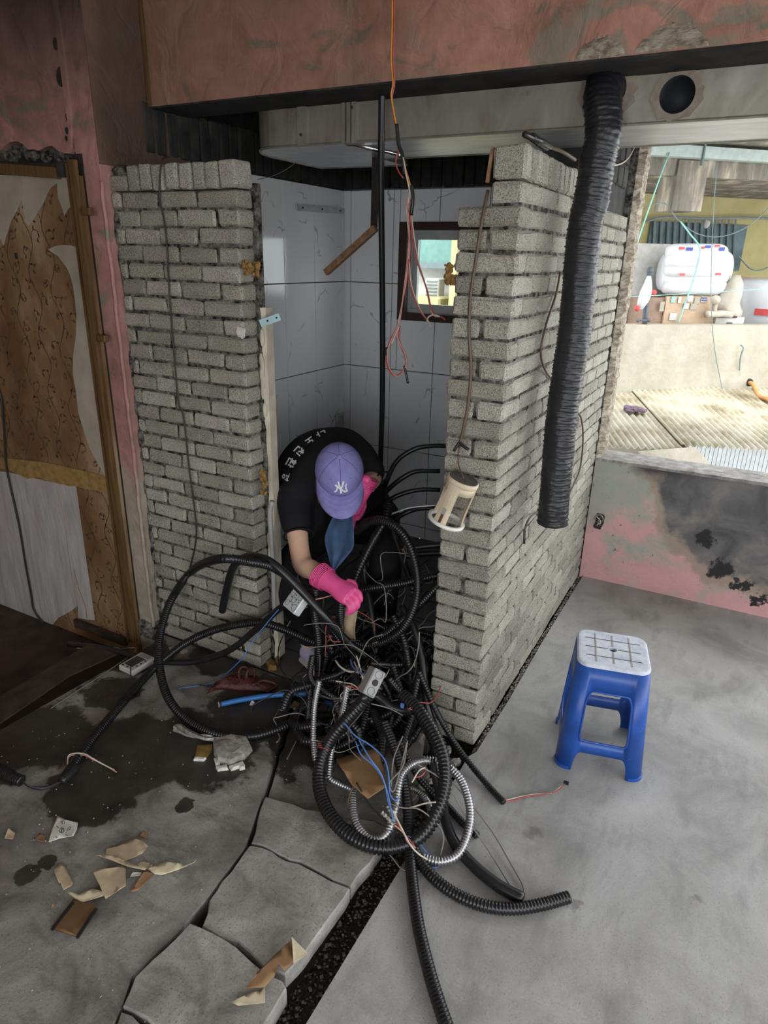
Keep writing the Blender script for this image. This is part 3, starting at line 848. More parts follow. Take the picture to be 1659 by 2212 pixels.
# column, beam and the wall over the side door
MB().box((-1.83, -.042, -.14), (-1.704, .46, ZC)).build('column', [M['plaster_left']], None)
col_ = bpy.data.objects['column']; col_['kind'] = 'structure'
colside = MB().box((-1.712, -.0405, 2.13), (-1.700, .46, ZC)).build('column_soot_face', M['plaster_soot'], col_)
MB().prism([(-1.842, 2.19), (-1.842, ZC), (-1.822, ZC), (-1.815, 2.6), (-1.818, 2.3)], -.052, -.03, 1).build('plaster_ridge', M['plaster_left'], col_)
rgd = MB(); pts = []
for i in range(42):
    zz = .06 + i * .049  # same cardboard, its shaded side put into a darker colour
    pts.append((-1.703 + rnd.uniform(-.004, .004), -.040, zz))
rgd.tube(pts, .009, 6); rgd.build('plaster_edge', M['plaster_left'], col_, True)
m = MB(); m.box((-1.835, -.045, -.02), (-1.700, 0.01, .075)); m.ball((-1.76, -.03, .03), .06, 9, 6, None, (1.1, .5, 1)); m.build('cracked_foot', M['mortar'], col_)
MB().box((-1.8305, -.0435, .0), (-1.792, -.030, 2.17)).build('gap_shade', M['near_black'], col_)  # black strip put in for the shade between frame and column
# the wall over the door, with a ragged lower edge
m = MB(); e = []
for i in range(60):
    xx = -3.6 + i * 1.772 / 59
    e.append((xx, 2.205 + .018 * math.sin(i * .31) + .014 * math.sin(i * .83 + 1) + rnd.uniform(-.007, .007)))
m.prism(e + [(-1.828, ZC), (-3.6, ZC)], -.030, .14, 1)
wl = m.build('wall_left', M['plaster_left']); wl['kind'] = 'structure'
m = MB(); e2 = [(x_, z_ - .001) for x_, z_ in e]
for i in range(34):
    xx = -2.9 + i * .0325
    m.ball((xx, .03, 2.195 + rnd.uniform(-.02, .02)), rnd.uniform(.025, .05), 7, 5, None, (1.2, .8, .8))
m.build('broken_edge', M['mortar'], wl)
m = MB()
for px, py, r in ((120, 95, .016), (131, 166, .026), (146, 216, .014), (146, 253, .013), (144, 282, .010), (143, 299, .008), (126, 98, .012)):
    c_ = at(px, py, y=-.032); m.ball(c_, r, 11, 7, None, (.95, .22, 1.3))
m.build('plaster_hole', M['near_black'], wl)
MB().box((-3.6, .02, -.14), (-1.82, .14, 2.22)).build('lining', M['near_black'], wl)

# concrete beam
bm_ = MB().box((-1.702, .245, 2.372), (XR, .46, ZC))
beam = bm_.build('beam', [M['plaster_beam']]); beam['kind'] = 'structure'
MB().box((-1.700, .2445, 2.366), (XR, .46, 2.3725)).build('beam_soffit', M['sooty_brick'], beam)  # beam underside coloured much darker than its face
MB().bar((-1.69, .238, 2.37), (-1.69, .238, ZC), .012, .012).build('corner_bead', M['wood'], beam)
def chip(cx, hw, hh, seed):
    rg = random.Random(seed); m = MB(); n = 26; rings = []
    for k in range(7):
        r_ = []
        for i in range(n):
            u = i / (n - 1)
            prof = math.sin(math.pi * min(1, max(0, u))) ** .6
            zz = 2.374 + prof * hh * (k / 6) * (1 + rg.uniform(-.08, .08))
            yy = .2455 - .008 * math.sin(math.pi * k / 6) * prof + rg.uniform(-.004, .004) * prof
            r_.append(Vector((cx + (u - .5) * 2 * hw, yy, zz)))
        rings.append(r_)
    m.loft(rings, False, False); return m
for cx, hw, hh, sd in ((at(1295, 115, y=.245).x, .075, .055, 3), (at(1450, 95, y=.245).x, .10, .065, 5)):
    chip(cx, hw, hh, sd).build('broken_patch', M['torn'], beam, True)
c_ = MB(); c_.box((XL, YR, ZC), (XR, 2.0, ZC + .15)); o = c_.build('ceiling', M['ceiling']); o['kind'] = 'structure'

# bathroom walls: tile on grout
YB, XB = 1.80, -1.712
wb = thing('wall_back', None, None, (XB, YB, 0), kind='structure')
wx0, wx1, wz0, wz1 = at(865, 480, y=YB).x, -.50, 1.452, 2.012  # hidden right part of the window widened to admit more light
def frame_boxes(m, x0, x1, y0, y1, z0, z1, ox0, ox1, oz0, oz1):
    m.box((x0, y0, z0), (ox0, y1, z1)); m.box((ox1, y0, z0), (x1, y1, z1)); m.box((ox0, y0, z0), (ox1, y1, oz0)); m.box((ox0, y0, oz1), (ox1, y1, z1))
m = MB(); frame_boxes(m, XB - .2, -.0, YB + .006, YB + .18, 0, ZC, wx0, wx1, wz0, wz1); m.build('wall_core', M['grout'], wb)
TW, TH = .302, .525
TMESH = {}
def tile(parent, c, size):
    k = tuple(round(s_, 3) for s_ in size)
    if k not in TMESH:
        me = bpy.data.meshes.new('tile'); vs, fs = chamfer_box(k, .0012); me.from_pydata(vs, [], fs); me.materials.append(M['tile']); TMESH[k] = me
    return link_mesh('tile', TMESH[k], parent, Vector(c) - ORG[parent.name])
zrow = [(.0, .085), (.085, .611), (.611, 1.137), (1.137, 1.663), (1.663, 2.192)]
xcol = [(-1.712, -1.66), (-1.66, -1.36), (-1.36, -1.058), (-1.058, -.756), (-.756, -.454), (-.454, -.212)]
G_ = .0046
for z0, z1 in zrow:
    for x0, x1 in xcol:
        # keep clear of the window
        parts_ = [(x0, x1, z0, z1)]
        if x1 > wx0 and x0 < wx1 and z1 > wz0 and z0 < wz1:
            parts_ = []
            if x0 < wx0: parts_.append((x0, wx0, z0, z1))
            if x1 > wx1: parts_.append((wx1, x1, z0, z1))
            a_, b_ = max(x0, wx0), min(x1, wx1)
            if z0 < wz0: parts_.append((a_, b_, z0, wz0))
            if z1 > wz1: parts_.append((a_, b_, wz1, z1))
        for a_, b_, c0, c1 in parts_:
            if b_ - a_ < .012 or c1 - c0 < .012: continue
            tile(wb, ((a_ + b_) / 2, YB, (c0 + c1) / 2), (b_ - a_ - G_, .012, c1 - c0 - G_))
wbl = thing('wall_bathroom_left', None, None, (XB, .9, 0), kind='structure')
MB().box((XB - .10, .10, 0), (XB - .006, 1.98, ZC)).build('wall_core', M['sooty_brick'], wbl)
for z0, z1 in zrow:
    yy = 1.793
    k_ = 0
    while yy > .14:
        w_ = .035 if k_ == 0 else TW
        y0 = max(.13, yy - w_)
        if yy - y0 > .02: tile(wbl, (XB, (y0 + yy) / 2, (z0 + z1) / 2), (.012, yy - y0 - G_, z1 - z0 - G_))
        yy = y0; k_ += 1
for i in range(24):                                  # blackened bricks on end above the tiles
    for r_ in range(2):
        brick(wb, (XB + .035 + i * .066, YB + .0, 2.192 + .10 + r_ * .198), (.0585, .06, .190), M['sooty_brick'], .004, 's')
for i in range(24):
    brick(wbl, (XB + .005, 1.75 - i * .066, 2.192 + .10), (.03, .0585, .190), M['sooty_brick'], .003, 's')
MB().box((XB, .47, 2.60), (-.2, 1.79, 2.62)).build('loft_board', M['near_black'], wb)

# bathroom window
w1 = thing('window_1', None, None, ((wx0 + wx1) / 2, YB, wz0), kind='structure')
m = MB(); frame_boxes(m, wx0, wx1, YB - .016, YB + .10, wz0, wz1, wx0 + .055, wx1 - .055, wz0 + .045, wz1 - .042); m.build('window_frame', M['frame_brown'], w1, bev=.002)
m = MB(); a0, a1, b0, b1 = wx0 + .055, wx1 - .055, wz0 + .045, wz1 - .042
frame_boxes(m, a0, a1, YB + .02, YB + .09, b0, b1, a0 + .022, a1 - .022, b0 + .022, b1 - .022)
m.build('sash_track', M['alu_white'], w1)
m = MB(); c0, c1, d0, d1 = a0 + .022, a1 - .022, b0 + .022, b1 - .022
frame_boxes(m, c0, c1, YB + .035, YB + .06, d0, d1, c0 + .030, c1 - .030, d0 + .030, d1 - .030)
m.build('sash', M['alu_white'], w1, bev=.002)
MB().box((c0 + .028, YB + .045, d0 + .028), (c1 - .028, YB + .049, d1 - .028)).build('pane', M['glass'], w1)

# window wall with the low sill, the lintel and the torn jamb
ww = thing('wall_window', None, None, (1.7, 1.79, 0), kind='structure')
MB().box((.0, 1.79, -.3), (XR, 2.0, .742)).build('sill_wall', M['burnt'], ww)
m = MB(); top_ = []
for i in range(60):
    xx = i * XR / 59
    top_.append(xx)
ring = []
for xx in top_:
    j = rnd.uniform(-.002, .002)
    ring.append([Vector((xx, 1.7885, .741)), Vector((xx, 1.7885 + j * .4, .757 + j)), Vector((xx, 1.86, .760 + j)), Vector((xx, 2.01, .756)), Vector((xx, 2.02, .735)), Vector((xx, 1.8, .735))])
m.loft(ring); m.build('window_sill', M['cement'], ww)
MB().box((.0, 1.79, 2.42), (XR, 2.0, ZC)).build('lintel', M['cement'], ww)
MB().box((.012, 1.93, 2.385), (XR, 1.985, 2.42)).build('track_rail', M['frame_brown'], ww)
MB().box((-.2, 1.79, -.3), (.004, 2.0, ZC)).build('jamb_wall', M['mortar'], ww)
m = MB(); rg = random.Random(4); rings = []
for i in range(70):
    zz = .757 + i * 1.66 / 69
    a_ = .004; b_ = .034 + rg.uniform(-.008, .010)
    rings.append([Vector((a_, 1.80 + rg.uniform(-.02, .012), zz)), Vector((b_, 1.83 + rg.uniform(-.012, .012), zz)), Vector((b_ + rg.uniform(-.006, .008), 1.93, zz)), Vector((.03, 1.99, zz)), Vector((a_, 1.99, zz))])
m.loft(rings); m.build('torn_jamb', M['torn'], ww)
# the dark wall over the lower far end of the brick partition
MB().box((-.20, .86, 2.036), (-.03, 1.79, ZC)).build('wall_upper', M['sooty_brick'], None)['kind'] = 'structure'
for i in range(6):
    for j in range(2):
        brick(bpy.data.objects['wall_upper'], (-.03, 1.0 + i * .13, 2.20 + j * .1), (.02, .12, .085), M['sooty_brick'], .004, 's')
# socket hole in the window wall
p_ = at(1294, 1125, y=1.79)
so_ = thing('wall_socket_recess', 'gutted socket hole with loose wires in the pink wall beneath the window', 'socket', (p_.x, p_.y, p_.z))
m = MB(); m.prism([(p_.x + a_ * .030, p_.z + c_ * .046) for a_, c_ in ((-.7, -1.1), (.5, -1.15), (.75, -.6), (.95, -.2), (1, .75), (.6, 1), (-.5, 1), (-.75, .5), (-.65, -.3), (-1.0, -.8))], p_.y - .003, p_.y + .01, 1); m.build('recess', M['near_black'], so_)
m = MB(); m.tube([Vector((p_.x + .022 * math.cos(R(a_)), p_.y - .006, p_.z + .014 + .026 * math.sin(R(a_)))) for a_ in range(-20, 201, 20)], .0035, 6); m.build('box_rim', M['box_grey'], so_, True)
for i in range(5):
    m = MB(); m.tube(cr([p_ + Vector((rnd.uniform(-.015, .015), -.012 - rnd.random() * .012, .028 - k * .018)) for k in range(4)], .006), .0016, 5); m.build('wire', M['wire_grey'] if i % 2 else M['wire_white'], so_, True)

# the rest of the shop, behind and beside the viewpoint: closed wall to the left, unseen openings behind and to the right, shaped to admit light
MB().box((XL - .15, YR, -.2), (XL, 1.0, ZC)).build('wall_far_left', M['plaster'])['kind'] = 'structure'
m = MB(); m.box((XL, YR - .15, -.2), (-.3, YR, ZC)); m.box((-.3, YR - .15, 2.45), (XR, YR, ZC)); m.build('wall_rear', M['plaster'])['kind'] = 'structure'
m = MB(); m.box((XR, YR, -.2), (XR + .15, 2.0, .75)); m.box((XR, YR, 2.42), (XR + .15, 2.0, ZC)); m.box((XR, -1.7, .75), (XR + .15, -1.4, 2.42)); m.build('wall_far_right', M['plaster'])['kind'] = 'structure'
MB().box((-14, -16, -.6), (16, -4.6, -.30)).build('ground_street', M['concrete'])['kind'] = 'structure'
# ================================================================== sheets with holes
def in_poly(p, poly):
    x, y = p; c = False; n = len(poly); j = n - 1
    for i in range(n):
        xi, yi = poly[i]; xj, yj = poly[j]
        if (yi > y) != (yj > y) and x < (xj - xi) * (y - yi) / (yj - yi) + xi: c = not c
        j = i
    return c
def sheet(outer, holes, fn, lines=(), pts=()):
    vs = []; es = []
    def ring(P, closed=True):
        b = len(vs); vs.extend(Vector(p) for p in P); n = len(P)
        es.extend((b + i, b + (i + 1) % n) for i in range(n if closed else n - 1))
    ring(outer)
    for h in holes: ring(h)
    for l_ in lines: ring(l_, False)
    vs.extend(Vector(p) for p in pts)
    V, E_, F_, *_ = delaunay_2d_cdt(vs, es, [], 0, 1e-5)
    fs = []
    for f in F_:
        cx = sum(V[i][0] for i in f) / len(f); cy = sum(V[i][1] for i in f) / len(f)
        if not in_poly((cx, cy), outer): continue
        if any(in_poly((cx, cy), h) for h in holes): continue
        fs.append(tuple(f))
    return [fn(v[0], v[1]) for v in V], fs
def rrect(x0, x1, y0, y1, r, n=5, rt=None):
    rt = r if rt is None else rt
    out = []
    for cx, cy, a0, q in ((x1 - r, y0 + r, -90, r), (x1 - rt, y1 - rt, 0, rt), (x0 + rt, y1 - rt, 90, rt), (x0 + r, y0 + r, 180, r)):
        for i in range(n + 1):
            a = R(a0 + 90 * i / n); out.append((cx + q * math.cos(a), cy + q * math.sin(a)))
    return out
def circ(cx, cy, r, n=28, wob=0.0, rg=rnd):
    return [(cx + r * (1 + rg.uniform(-wob, wob)) * math.cos(2 * math.pi * i / n), cy + r * (1 + rg.uniform(-wob, wob)) * math.sin(2 * math.pi * i / n)) for i in range(n)]

# ================================================================== wallpapered side door
DY = -.075
d1 = thing('door_1', None, None, (-2.4, DY, -.14), kind='structure')
def dp(px, py): q = at(px, py, y=DY); return (q.x, q.z)
MB().box((-3.3, DY, -.145), (-1.80, DY + .03, 2.09)).build('panel', M['wallpaper'], d1)
def vines():
    m = MB(); rg = random.Random(21); yv = DY - .0004
    def line(pts, w_):
        for i in range(len(pts) - 1):
            (x0, z0), (x1, z1) = pts[i], pts[i + 1]; dx, dz = x1 - x0, z1 - z0; L = math.hypot(dx, dz) or 1; nx, nz = -dz / L * w_, dx / L * w_
            m.add([(x0 + nx, yv, z0 + nz), (x1 + nx, yv, z1 + nz), (x1 - nx, yv, z1 - nz), (x0 - nx, yv, z0 - nz)], [(0, 1, 2, 3)])
    def leaf(x_, z_, a, L, w_):
        ca, sa = math.cos(a), math.sin(a); P = [(0, 0), (.35, .5), (.7, .38), (1, 0), (.7, -.38), (.35, -.5)]
        m.add([(x_ + (p * L) * ca - (q * w_) * sa, yv, z_ + (p * L) * sa + (q * w_) * ca) for p, q in P], [tuple(range(6))])
    for col in range(11):
        xc = -3.2 + col * .13; ph = col * 1.7
        st_ = [(xc + .026 * math.sin(2 * math.pi * z_ / .26 + ph), z_) for z_ in np.arange(-.1, 2.08, .012)]
        line(st_, .0022)
        for k in range(32):
            z_ = -.06 + k * .066; sg = 1 if k % 2 else -1; x_ = xc + .026 * math.sin(2 * math.pi * z_ / .26 + ph)
            r0 = .030 + rg.uniform(-.004, .006); sp_ = []
            for i in range(15):
                an = -.5 + i * .36; rr = r0 * (1 - i / 20)
                sp_.append((x_ + sg * (r0 - rr * math.cos(an)) , z_ + rr * math.sin(an) + .012))
            line(sp_, .0017); ex, ez = sp_[-1]
            for i in (4, 8, 14): leaf(sp_[i][0], sp_[i][1], rg.uniform(0, 6.28), .022, .011)
    return m.build('vine_print', M['vine'], d1)
vines()
def flat(name, pts, mat, lift, thick=.0012):
    m = MB(); m.prism([dp(*p) for p in pts], DY - lift - thick, DY - lift, 1); return m.build(name, mat, d1)
flat('torn_paper', [(-60, 375), (146, 384), (158, 442), (148, 452), (140, 467), (137, 455), (131, 439), (126, 427), (124, 396), (111, 405), (104, 418), (97, 435), (85, 455), (74, 474), (63, 488), (56, 479), (52, 455), (48, 431), (37, 457), (25, 477), (19, 497), (14, 511), (9, 531), (4, 522), (0, 513), (-20, 480), (-60, 520)], M['backing'], .0012)
flat('torn_paper', [(104, 539), (117, 533), (126, 530), (139, 529), (155, 530), (164, 534), (171, 540), (180, 605), (190, 680), (203, 775), (217, 880), (229, 975), (238, 1044), (222, 1020), (212, 1000), (195, 970), (181, 927), (170, 891), (165, 847), (158, 807), (159, 768), (165, 724), (166, 674), (159, 619), (153, 596), (145, 578), (127, 554)], M['backing'], .0012)
flat('glue_band', [(-80, 975), (20, 990), (105, 999), (180, 1016), (238, 1030), (242, 1066), (226, 1064), (205, 1058), (185, 1056), (165, 1049), (150, 1050), (127, 1042), (110, 1038), (95, 1036), (85, 1030), (60, 1034), (48, 1028), (20, 1014), (-80, 1000)], M['glue'], .0032)
flat('liner_sheet', [(-80, 1010), (20, 1020), (127, 1045), (165, 1050), (176, 1130), (190, 1230), (206, 1339), (190, 1338), (170, 1334), (169, 1308), (150, 1322), (127, 1334), (112, 1352), (160, 1372), (138, 1378), (90, 1362), (20, 1333), (-80, 1295)], M['liner'], .0020)
m = MB(); m.tube(cr([at(px, py, y=DY - .003) for px, py in ((128, 1045), (140, 1130), (150, 1210), (160, 1270), (168, 1308))], .02), .0022, 5); m.build('paper_seam', M['wallpaper'], d1)
m = MB(); m.tube(cr([at(px, py, y=DY - .003) for px, py in ((160, 1230), (170, 1270), (185, 1310), (188, 1335))], .02), .003, 5); m.build('paper_seam', M['wallpaper'], d1)
m = MB(); m.bar(at(163, 1345, y=DY - .012), at(273, 1387, y=DY - .012), .02, .045); m.build('skirting_board', M['board_dark'], d1)
def jamb(name, pts0, pts1, w_, dep, mat):
    a, b = at(*pts0, y=DY - .01), at(*pts1, y=DY - .01)
    m = MB(); m.bar((a.x, a.y, a.z), (b.x, b.y, b.z), dep, w_, up=(1, 0, 0)); return m.build(name, mat, d1)
jamb('frame_jamb', (156, 345), (290, 1386), .026, .026, M['wood'])
jamb('frame_stop', (146, 352), (279, 1386), .012, .018, M['wood'])
a, b = at(-60, 360, y=DY - .02), at(124, 374, y=DY - .02)
MB().bar(a, b, .03, .040).build('top_rail', M['wood'], d1)
a, b = at(-60, 352, y=DY + .01), at(128, 360, y=DY + .01)
MB().bar(a, b, .03, .02).build('top_rail', M['near_black'], d1)
a = at(134, 366, y=DY - .015); MB().cbox(a, (.025, .03, .055)).build('corner_block', M['near_black'], d1)
for px, py in ((190, 457), (222, 731)):
    a = at(px, py, y=DY - .012); MB().cbox(a, (.045, .022, .028), None, .003).build('wood_peg', M['wood'], d1)
a = at(35, 553, y=DY - .004); MB().cbox(a, (.010, .008, .026)).build('nail_hole', M['near_black'], d1)

# ================================================================== overhead duct
DF, DZ0, DZ1 = .455, 2.232, 2.56
dv = thing('ventilation_duct', 'long stained galvanised duct running under the pink beam with a rounded end', 'air duct', (0, DF, DZ0))
hc = at(1463, 205, y=DF); hr = .052
front = [(-1.22, DZ0), (XR - .02, DZ0), (XR - .02, DZ1), (-1.22, DZ1)]
vs, fs = sheet(front, [circ(hc.x, hc.z, hr, 32)], lambda x_, z_: (x_, DF, z_), (), [(x_ * .25, DZ0 + .03 + .26 * (k / 2)) for x_ in range(-4, 13) for k in range(3)])
MB().add(vs, fs).build('front_panel', M['duct'], dv)
m = MB(); outl = [(-1.22, DF)]
for i in range(1, 10):
    a = R(-90 - 90 * i / 9); outl.append((-1.22 + .20 * math.cos(a), DF + .26 + .26 * math.sin(a)))
outl += [(-1.42, 1.10), (-.95, 1.13), (-.95, .90), (XR - .02, .90)]
rings = [[Vector((x_, y_, DZ0)) for x_, y_ in outl], [Vector((x_, y_, DZ1)) for x_, y_ in outl]]
m.loft(rings, False, False); m.build('side_panel', M['duct'], dv)
m = MB(); pl = outl + [(XR - .02, DF)]
m.add([(x_, y_, DZ0 - .001) for x_, y_ in pl], [tuple(range(len(pl)))]); m.build('underside', M['duct_under'], dv)
m = MB(); m.add([(x_, y_, DZ1) for x_, y_ in pl], [tuple(range(len(pl)))]); m.build('top_panel', M['duct'], dv)
m = MB(); m.tube([(x_, y_, DZ0) for x_, y_ in outl], .006, 6); m.tube([(-1.22, DF, DZ0), (XR - .03, DF, DZ0)], .005, 6); m.build('bottom_seam', M['duct'], dv)
m = MB(); m.bar((-1.25, DF - .004, 2.379), (XR - .03, DF - .004, 2.379), .01, .012); m.build('top_flange', M['duct'], dv)
for px, w_ in ((653, .040), (743, .014), (754, .016), (765, .018)):
    a = at(px, 290, y=DF - .006); MB().box((a.x - w_ / 2, DF - .012, DZ0 - .004), (a.x + w_ / 2, DF + .001, 2.376)).build('joint_strip', M['duct'], dv)
for px, py in ((650, 291), (760, 232)):
    a = at(px, py, y=DF - .012); MB().ball(a, .006, 8, 6).build('bolt', M['near_black'], dv, True)
rm = circ(hc.x, hc.z, hr + .022, 32, .12); inner = circ(hc.x, hc.z, hr, 32)
vs, fs = sheet(rm, [inner], lambda x_, z_: (x_, DF - .003, z_)); MB().add(vs, fs).build('hole_rim', M['rim'], dv, solid=.004)
m = MB(); m.tube([(hc.x, DF - .002, hc.z), (hc.x, DF + .14, hc.z)], hr, 28, True); m.build('hole_throat', M['dark_void'], dv, True)
# remove the front lid of the throat so the hole is open
_o = [c for c in dv.children if c.name.startswith('hole_throat')][0]
bm = bmesh.new(); bm.from_mesh(_o.data)
bmesh.ops.delete(bm, geom=[f for f in bm.faces if len(f.verts) > 5 and f.calc_center_median().y < .05], context='FACES'); bm.to_mesh(_o.data); bm.free()
hx = at(1312, 195, y=DF)
vs, fs = sheet(circ(hx.x, hx.z, .092, 32, .08), [circ(hx.x, hx.z, .06, 24)], lambda x_, z_: (x_, DF - .003, z_)); MB().add(vs, fs).build('hose_collar', M['rim'], dv, solid=.004)
# chrome rod below the duct, black strap and wooden stick hanging from it
m = MB(); m.tube([at(752, 309, y=.50), at(862, 334, y=.62)], .009, 10); m.tube([at(748, 308, y=.50), at(756, 310, y=.50)], .013, 8); m.tube([at(858, 333, y=.62), at(868, 336, y=.62)], .013, 8)
tag(m.build('chrome_rod', M['chrome'], None, True), 'short shiny chrome rod fixed under the duct near its joint', 'rod')
m = MB(); m.bar(at(812, 335, y=.85), at(808, 492, y=.85), .035, .006, up=(0, 1, 0)); hs = m.build('hanger_strap', M['near_black'])
tag(hs, 'flat black metal strap hanging below the duct above the wooden stick', 'strap')
a, b = at(704, 589, y=.82), at(812, 492, y=.82)
m = MB(); m.bar(a, b, .030, .028, up=(0, 1, 0)); tag(m.build('wooden_stick', M['stick'], bev=.002), 'square wooden stick dangling at a slant from the black strap', 'wooden stick')
m = MB(); m.tube(cr([at(px, py, y=.75) for px, py in ((556, 388), (590, 380), (620, 365), (640, 350))], .02), .0016, 5); tag(m.build('thin_wire', M['wire_grey'], None, True), 'thin wire stretched from the left pier up to the dark duct end', 'wire')
m = MB(); m.box((0, 0, 0), (.001, .001, .001))
# ================================================================== black flexible hose
hb = thing('ventilation_hose', 'black ribbed flexible ventilation hose hanging from the duct along the brick wall', 'hose', at(1193, 1130, y=.36))
pth = cr([(hx.x, .47, hx.z), (hx.x, .43, hx.z + .004), (hx.x + .002, .385, hx.z - .03)] + [at(px, py, y=.36) for px, py in ((1304, 285), (1292, 340), (1278, 430), (1262, 500), (1243, 700), (1214, 900), (1193, 1131))], .0042)
pth = [p for p in pth]
m = MB(); n_s = 40; rings = []; rg = random.Random(3)
def hose_rings(pts, r0):
    t0 = (pts[1] - pts[0]).normalized(); nx = t0.cross(Vector((1, 0, 0))).normalized()
    s_ = 0; out = []
    for i, p in enumerate(pts):
        t = (pts[min(i + 1, len(pts) - 1)] - pts[max(i - 1, 0)]).normalized()
        nx = (nx - t * nx.dot(t)).normalized(); ny = t.cross(nx)
        if i: s_ += (p - pts[i - 1]).length
        ring = []
        for k in range(n_s):
            a = 2 * math.pi * k / n_s
            ph = ((s_ + .28 * s_ * s_ * .5) / .0290 + k / n_s) % 1.0
            rib = .0065 * max(0, 1 - abs(ph - .5) * 7.0) - .002 * math.sin(math.pi * ph) ** 2
            cz = mnoise.noise(Vector((k * .9 + s_ * 30, s_ * 120, 0))) * .0026 + mnoise.noise(Vector((math.cos(a) * 2.2, math.sin(a) * 2.2, s_ * 16))) * .004
            rr = r0 + rib + cz
            ring.append(p + (nx * math.cos(a) + ny * math.sin(a)) * rr)
        out.append(ring)
    return out
m.loft(hose_rings(pth, .0565), False); m.build('hose_wall', M['hose'], hb, True)
m = MB(); e_ = pth[-1]; m.tube([e_ + Vector((0, 0, .02)), e_ + Vector((0, 0, .004))], .050, 24); m.build('hose_inside', M['dark_void'], hb)
# brown cord looping behind the hose down the brick face
cw = [at(px, py, x=.012) for px, py in ((1210, 590), (1200, 640), (1180, 700), (1168, 760), (1178, 800), (1195, 822))]
m = MB(); m.tube(cr(cw, .012), .0042, 7); tag(m.build('brown_cable', M['wire_brown'], None, True), 'brown cord curving out on the near side of the black hose, halfway up', 'cord')
cw = [at(px, py, x=.012) for px, py in ((1232, 880), (1252, 900), (1257, 950), (1253, 1010), (1240, 1050), (1224, 1080), (1190, 1100), (1160, 1106), (1140, 1120), (1132, 1145), (1134, 1170))]
cw = [p + Vector((.006 * math.sin(i), 0, 0)) for i, p in enumerate(cw)]
m = MB(); m.tube(cr(cw, .012), .0042, 7); bc = m.build('brown_cable', M['wire_brown'], None, True); tag(bc, 'brown cord coming out under the lower end of the black hose', 'cord')
m = MB(); m.tube(cr([cw[-2], cw[-1], cw[-1] + Vector((0, .002, -.01))], .006), .0052, 7); m.build('taped_end', M['tape'], bc, True)
# taped cable over the top of the brick partition
tc = thing('taped_cable', 'brown cable with torn black tape lying over the topmost bricks beside the hose', 'cable', at(1200, 320, y=.3))
m = MB(); m.tube(cr([at(1133, 290, y=.02), at(1150, 298, y=.06), at(1168, 305, y=.1), at(1188, 318, y=.22)], .012), .009, 7); m.tube(cr([at(1150, 296, y=.06), at(1180, 318, y=.2)], .012), .012, 6); m.build('tape', M['tape'], tc, True)
m = MB(); m.tube(cr([at(1188, 318, y=.22), at(1215, 328, y=.32), at(1242, 345, y=.45)], .012), .006, 7); m.build('cord', M['wire_brown'], tc, True)
m = MB(); m.tube(cr([at(px, py, x=-.02) for px, py in ((1316, 358), (1340, 354), (1358, 340), (1372, 314))], .015), .004, 6); tag(m.build('white_wire', M['wire_white'], None, True), 'white wire curving up behind the hose beneath the duct', 'wire')

# ================================================================== hanging light housing
A_, B_ = at(1001, 1036, y=-.075), at(962, 1127, y=-.085)
ax = (A_ - B_).normalized(); sx_ = Vector((0, 1, 0)).cross(ax).normalized(); sy_ = ax.cross(sx_)
lh = thing('light_housing', 'cream plastic light housing with open sides hanging before the brick partition', 'light fixture', B_)
def lc(r, h, n=28): return [B_ + ax * h + (sx_ * math.cos(2 * math.pi * i / n) + sy_ * math.sin(2 * math.pi * i / n)) * r for i in range(n)]
HL = (A_ - B_).length
m = MB(); m.loft([lc(.052, HL - .016), lc(.055, HL - .014), lc(.056, HL), lc(.051, HL + .003)]); m.build('top_cap', M['cream'], lh, True)
m = MB(); m.loft([lc(.050, HL + .002), lc(.050, HL + .005)]); m.build('dusty_lid', M['dusty_dark'], lh)
m = MB(); m.loft([lc(.061, .0), lc(.067, .002), lc(.068, .011), lc(.059, .013), lc(.054, .011), lc(.054, .0), lc(.061, .0)], False); m.build('ring', M['cream_white'], lh, True)
m = MB(); m.loft([lc(.0505, HL - .042), lc(.0518, HL - .042), lc(.0518, HL - .010), lc(.0505, HL - .010)], False); m.build('neck_band', M['cream'], lh, True)
for a0 in (25, 145, 265):
    rings = []
    for h in (.005, HL * .35, HL * .7, HL - .012):
        k = .055 if h < .01 else .051
        ring = []
        for rr in (k, k + .004):
            for j in range(5):
                a = R(a0 - 24 + 48 * j / 4); a = a if rr == k else R(a0 + 24 - 48 * j / 4)
                ring.append(B_ + ax * h + (sx_ * math.cos(a) + sy_ * math.sin(a)) * rr)
        rings.append(ring)
    m = MB(); m.loft(rings); lg = m.build('leg', M['cream'], lh)
    d_ = sx_ * math.cos(R(a0)) + sy_ * math.sin(R(a0))
    m = MB(); m.bar(B_ + ax * .012 + d_ * .0585, B_ + ax * .045 + d_ * .0565, .010, .002, up=d_); m.build('clip', M['rust'], lg)
    m = MB(); m.bar(B_ + ax * .045 + d_ * .0565, B_ + ax * .068 + d_ * .0565, .013, .0015, up=d_); m.build('slot', M['box_grey'], lg)
hw = thing('hanging_cable', 'brown cord hanging down the front of the partition and holding the cream housing', 'cord', A_)
cp = [at(px, py, y=-.022) for px, py in ((1052, 418), (1042, 470), (1028, 560), (1016, 640), (1013, 720), (1017, 800), (1010, 880), (1000, 930), (992, 965))]
cp[0] = at(1054, 412, y=.02)
m = MB(); m.tube(cr(cp, .015), .0052, 7); m.build('cord', M['wire_brown'], hw, True)
m = MB(); m.tube(cr([at(992, 963, y=-.024), at(990, 1000, y=-.05), A_ + ax * .003], .01), .0024, 6); m.build('bare_wire', M['wire_brown'], hw, True)
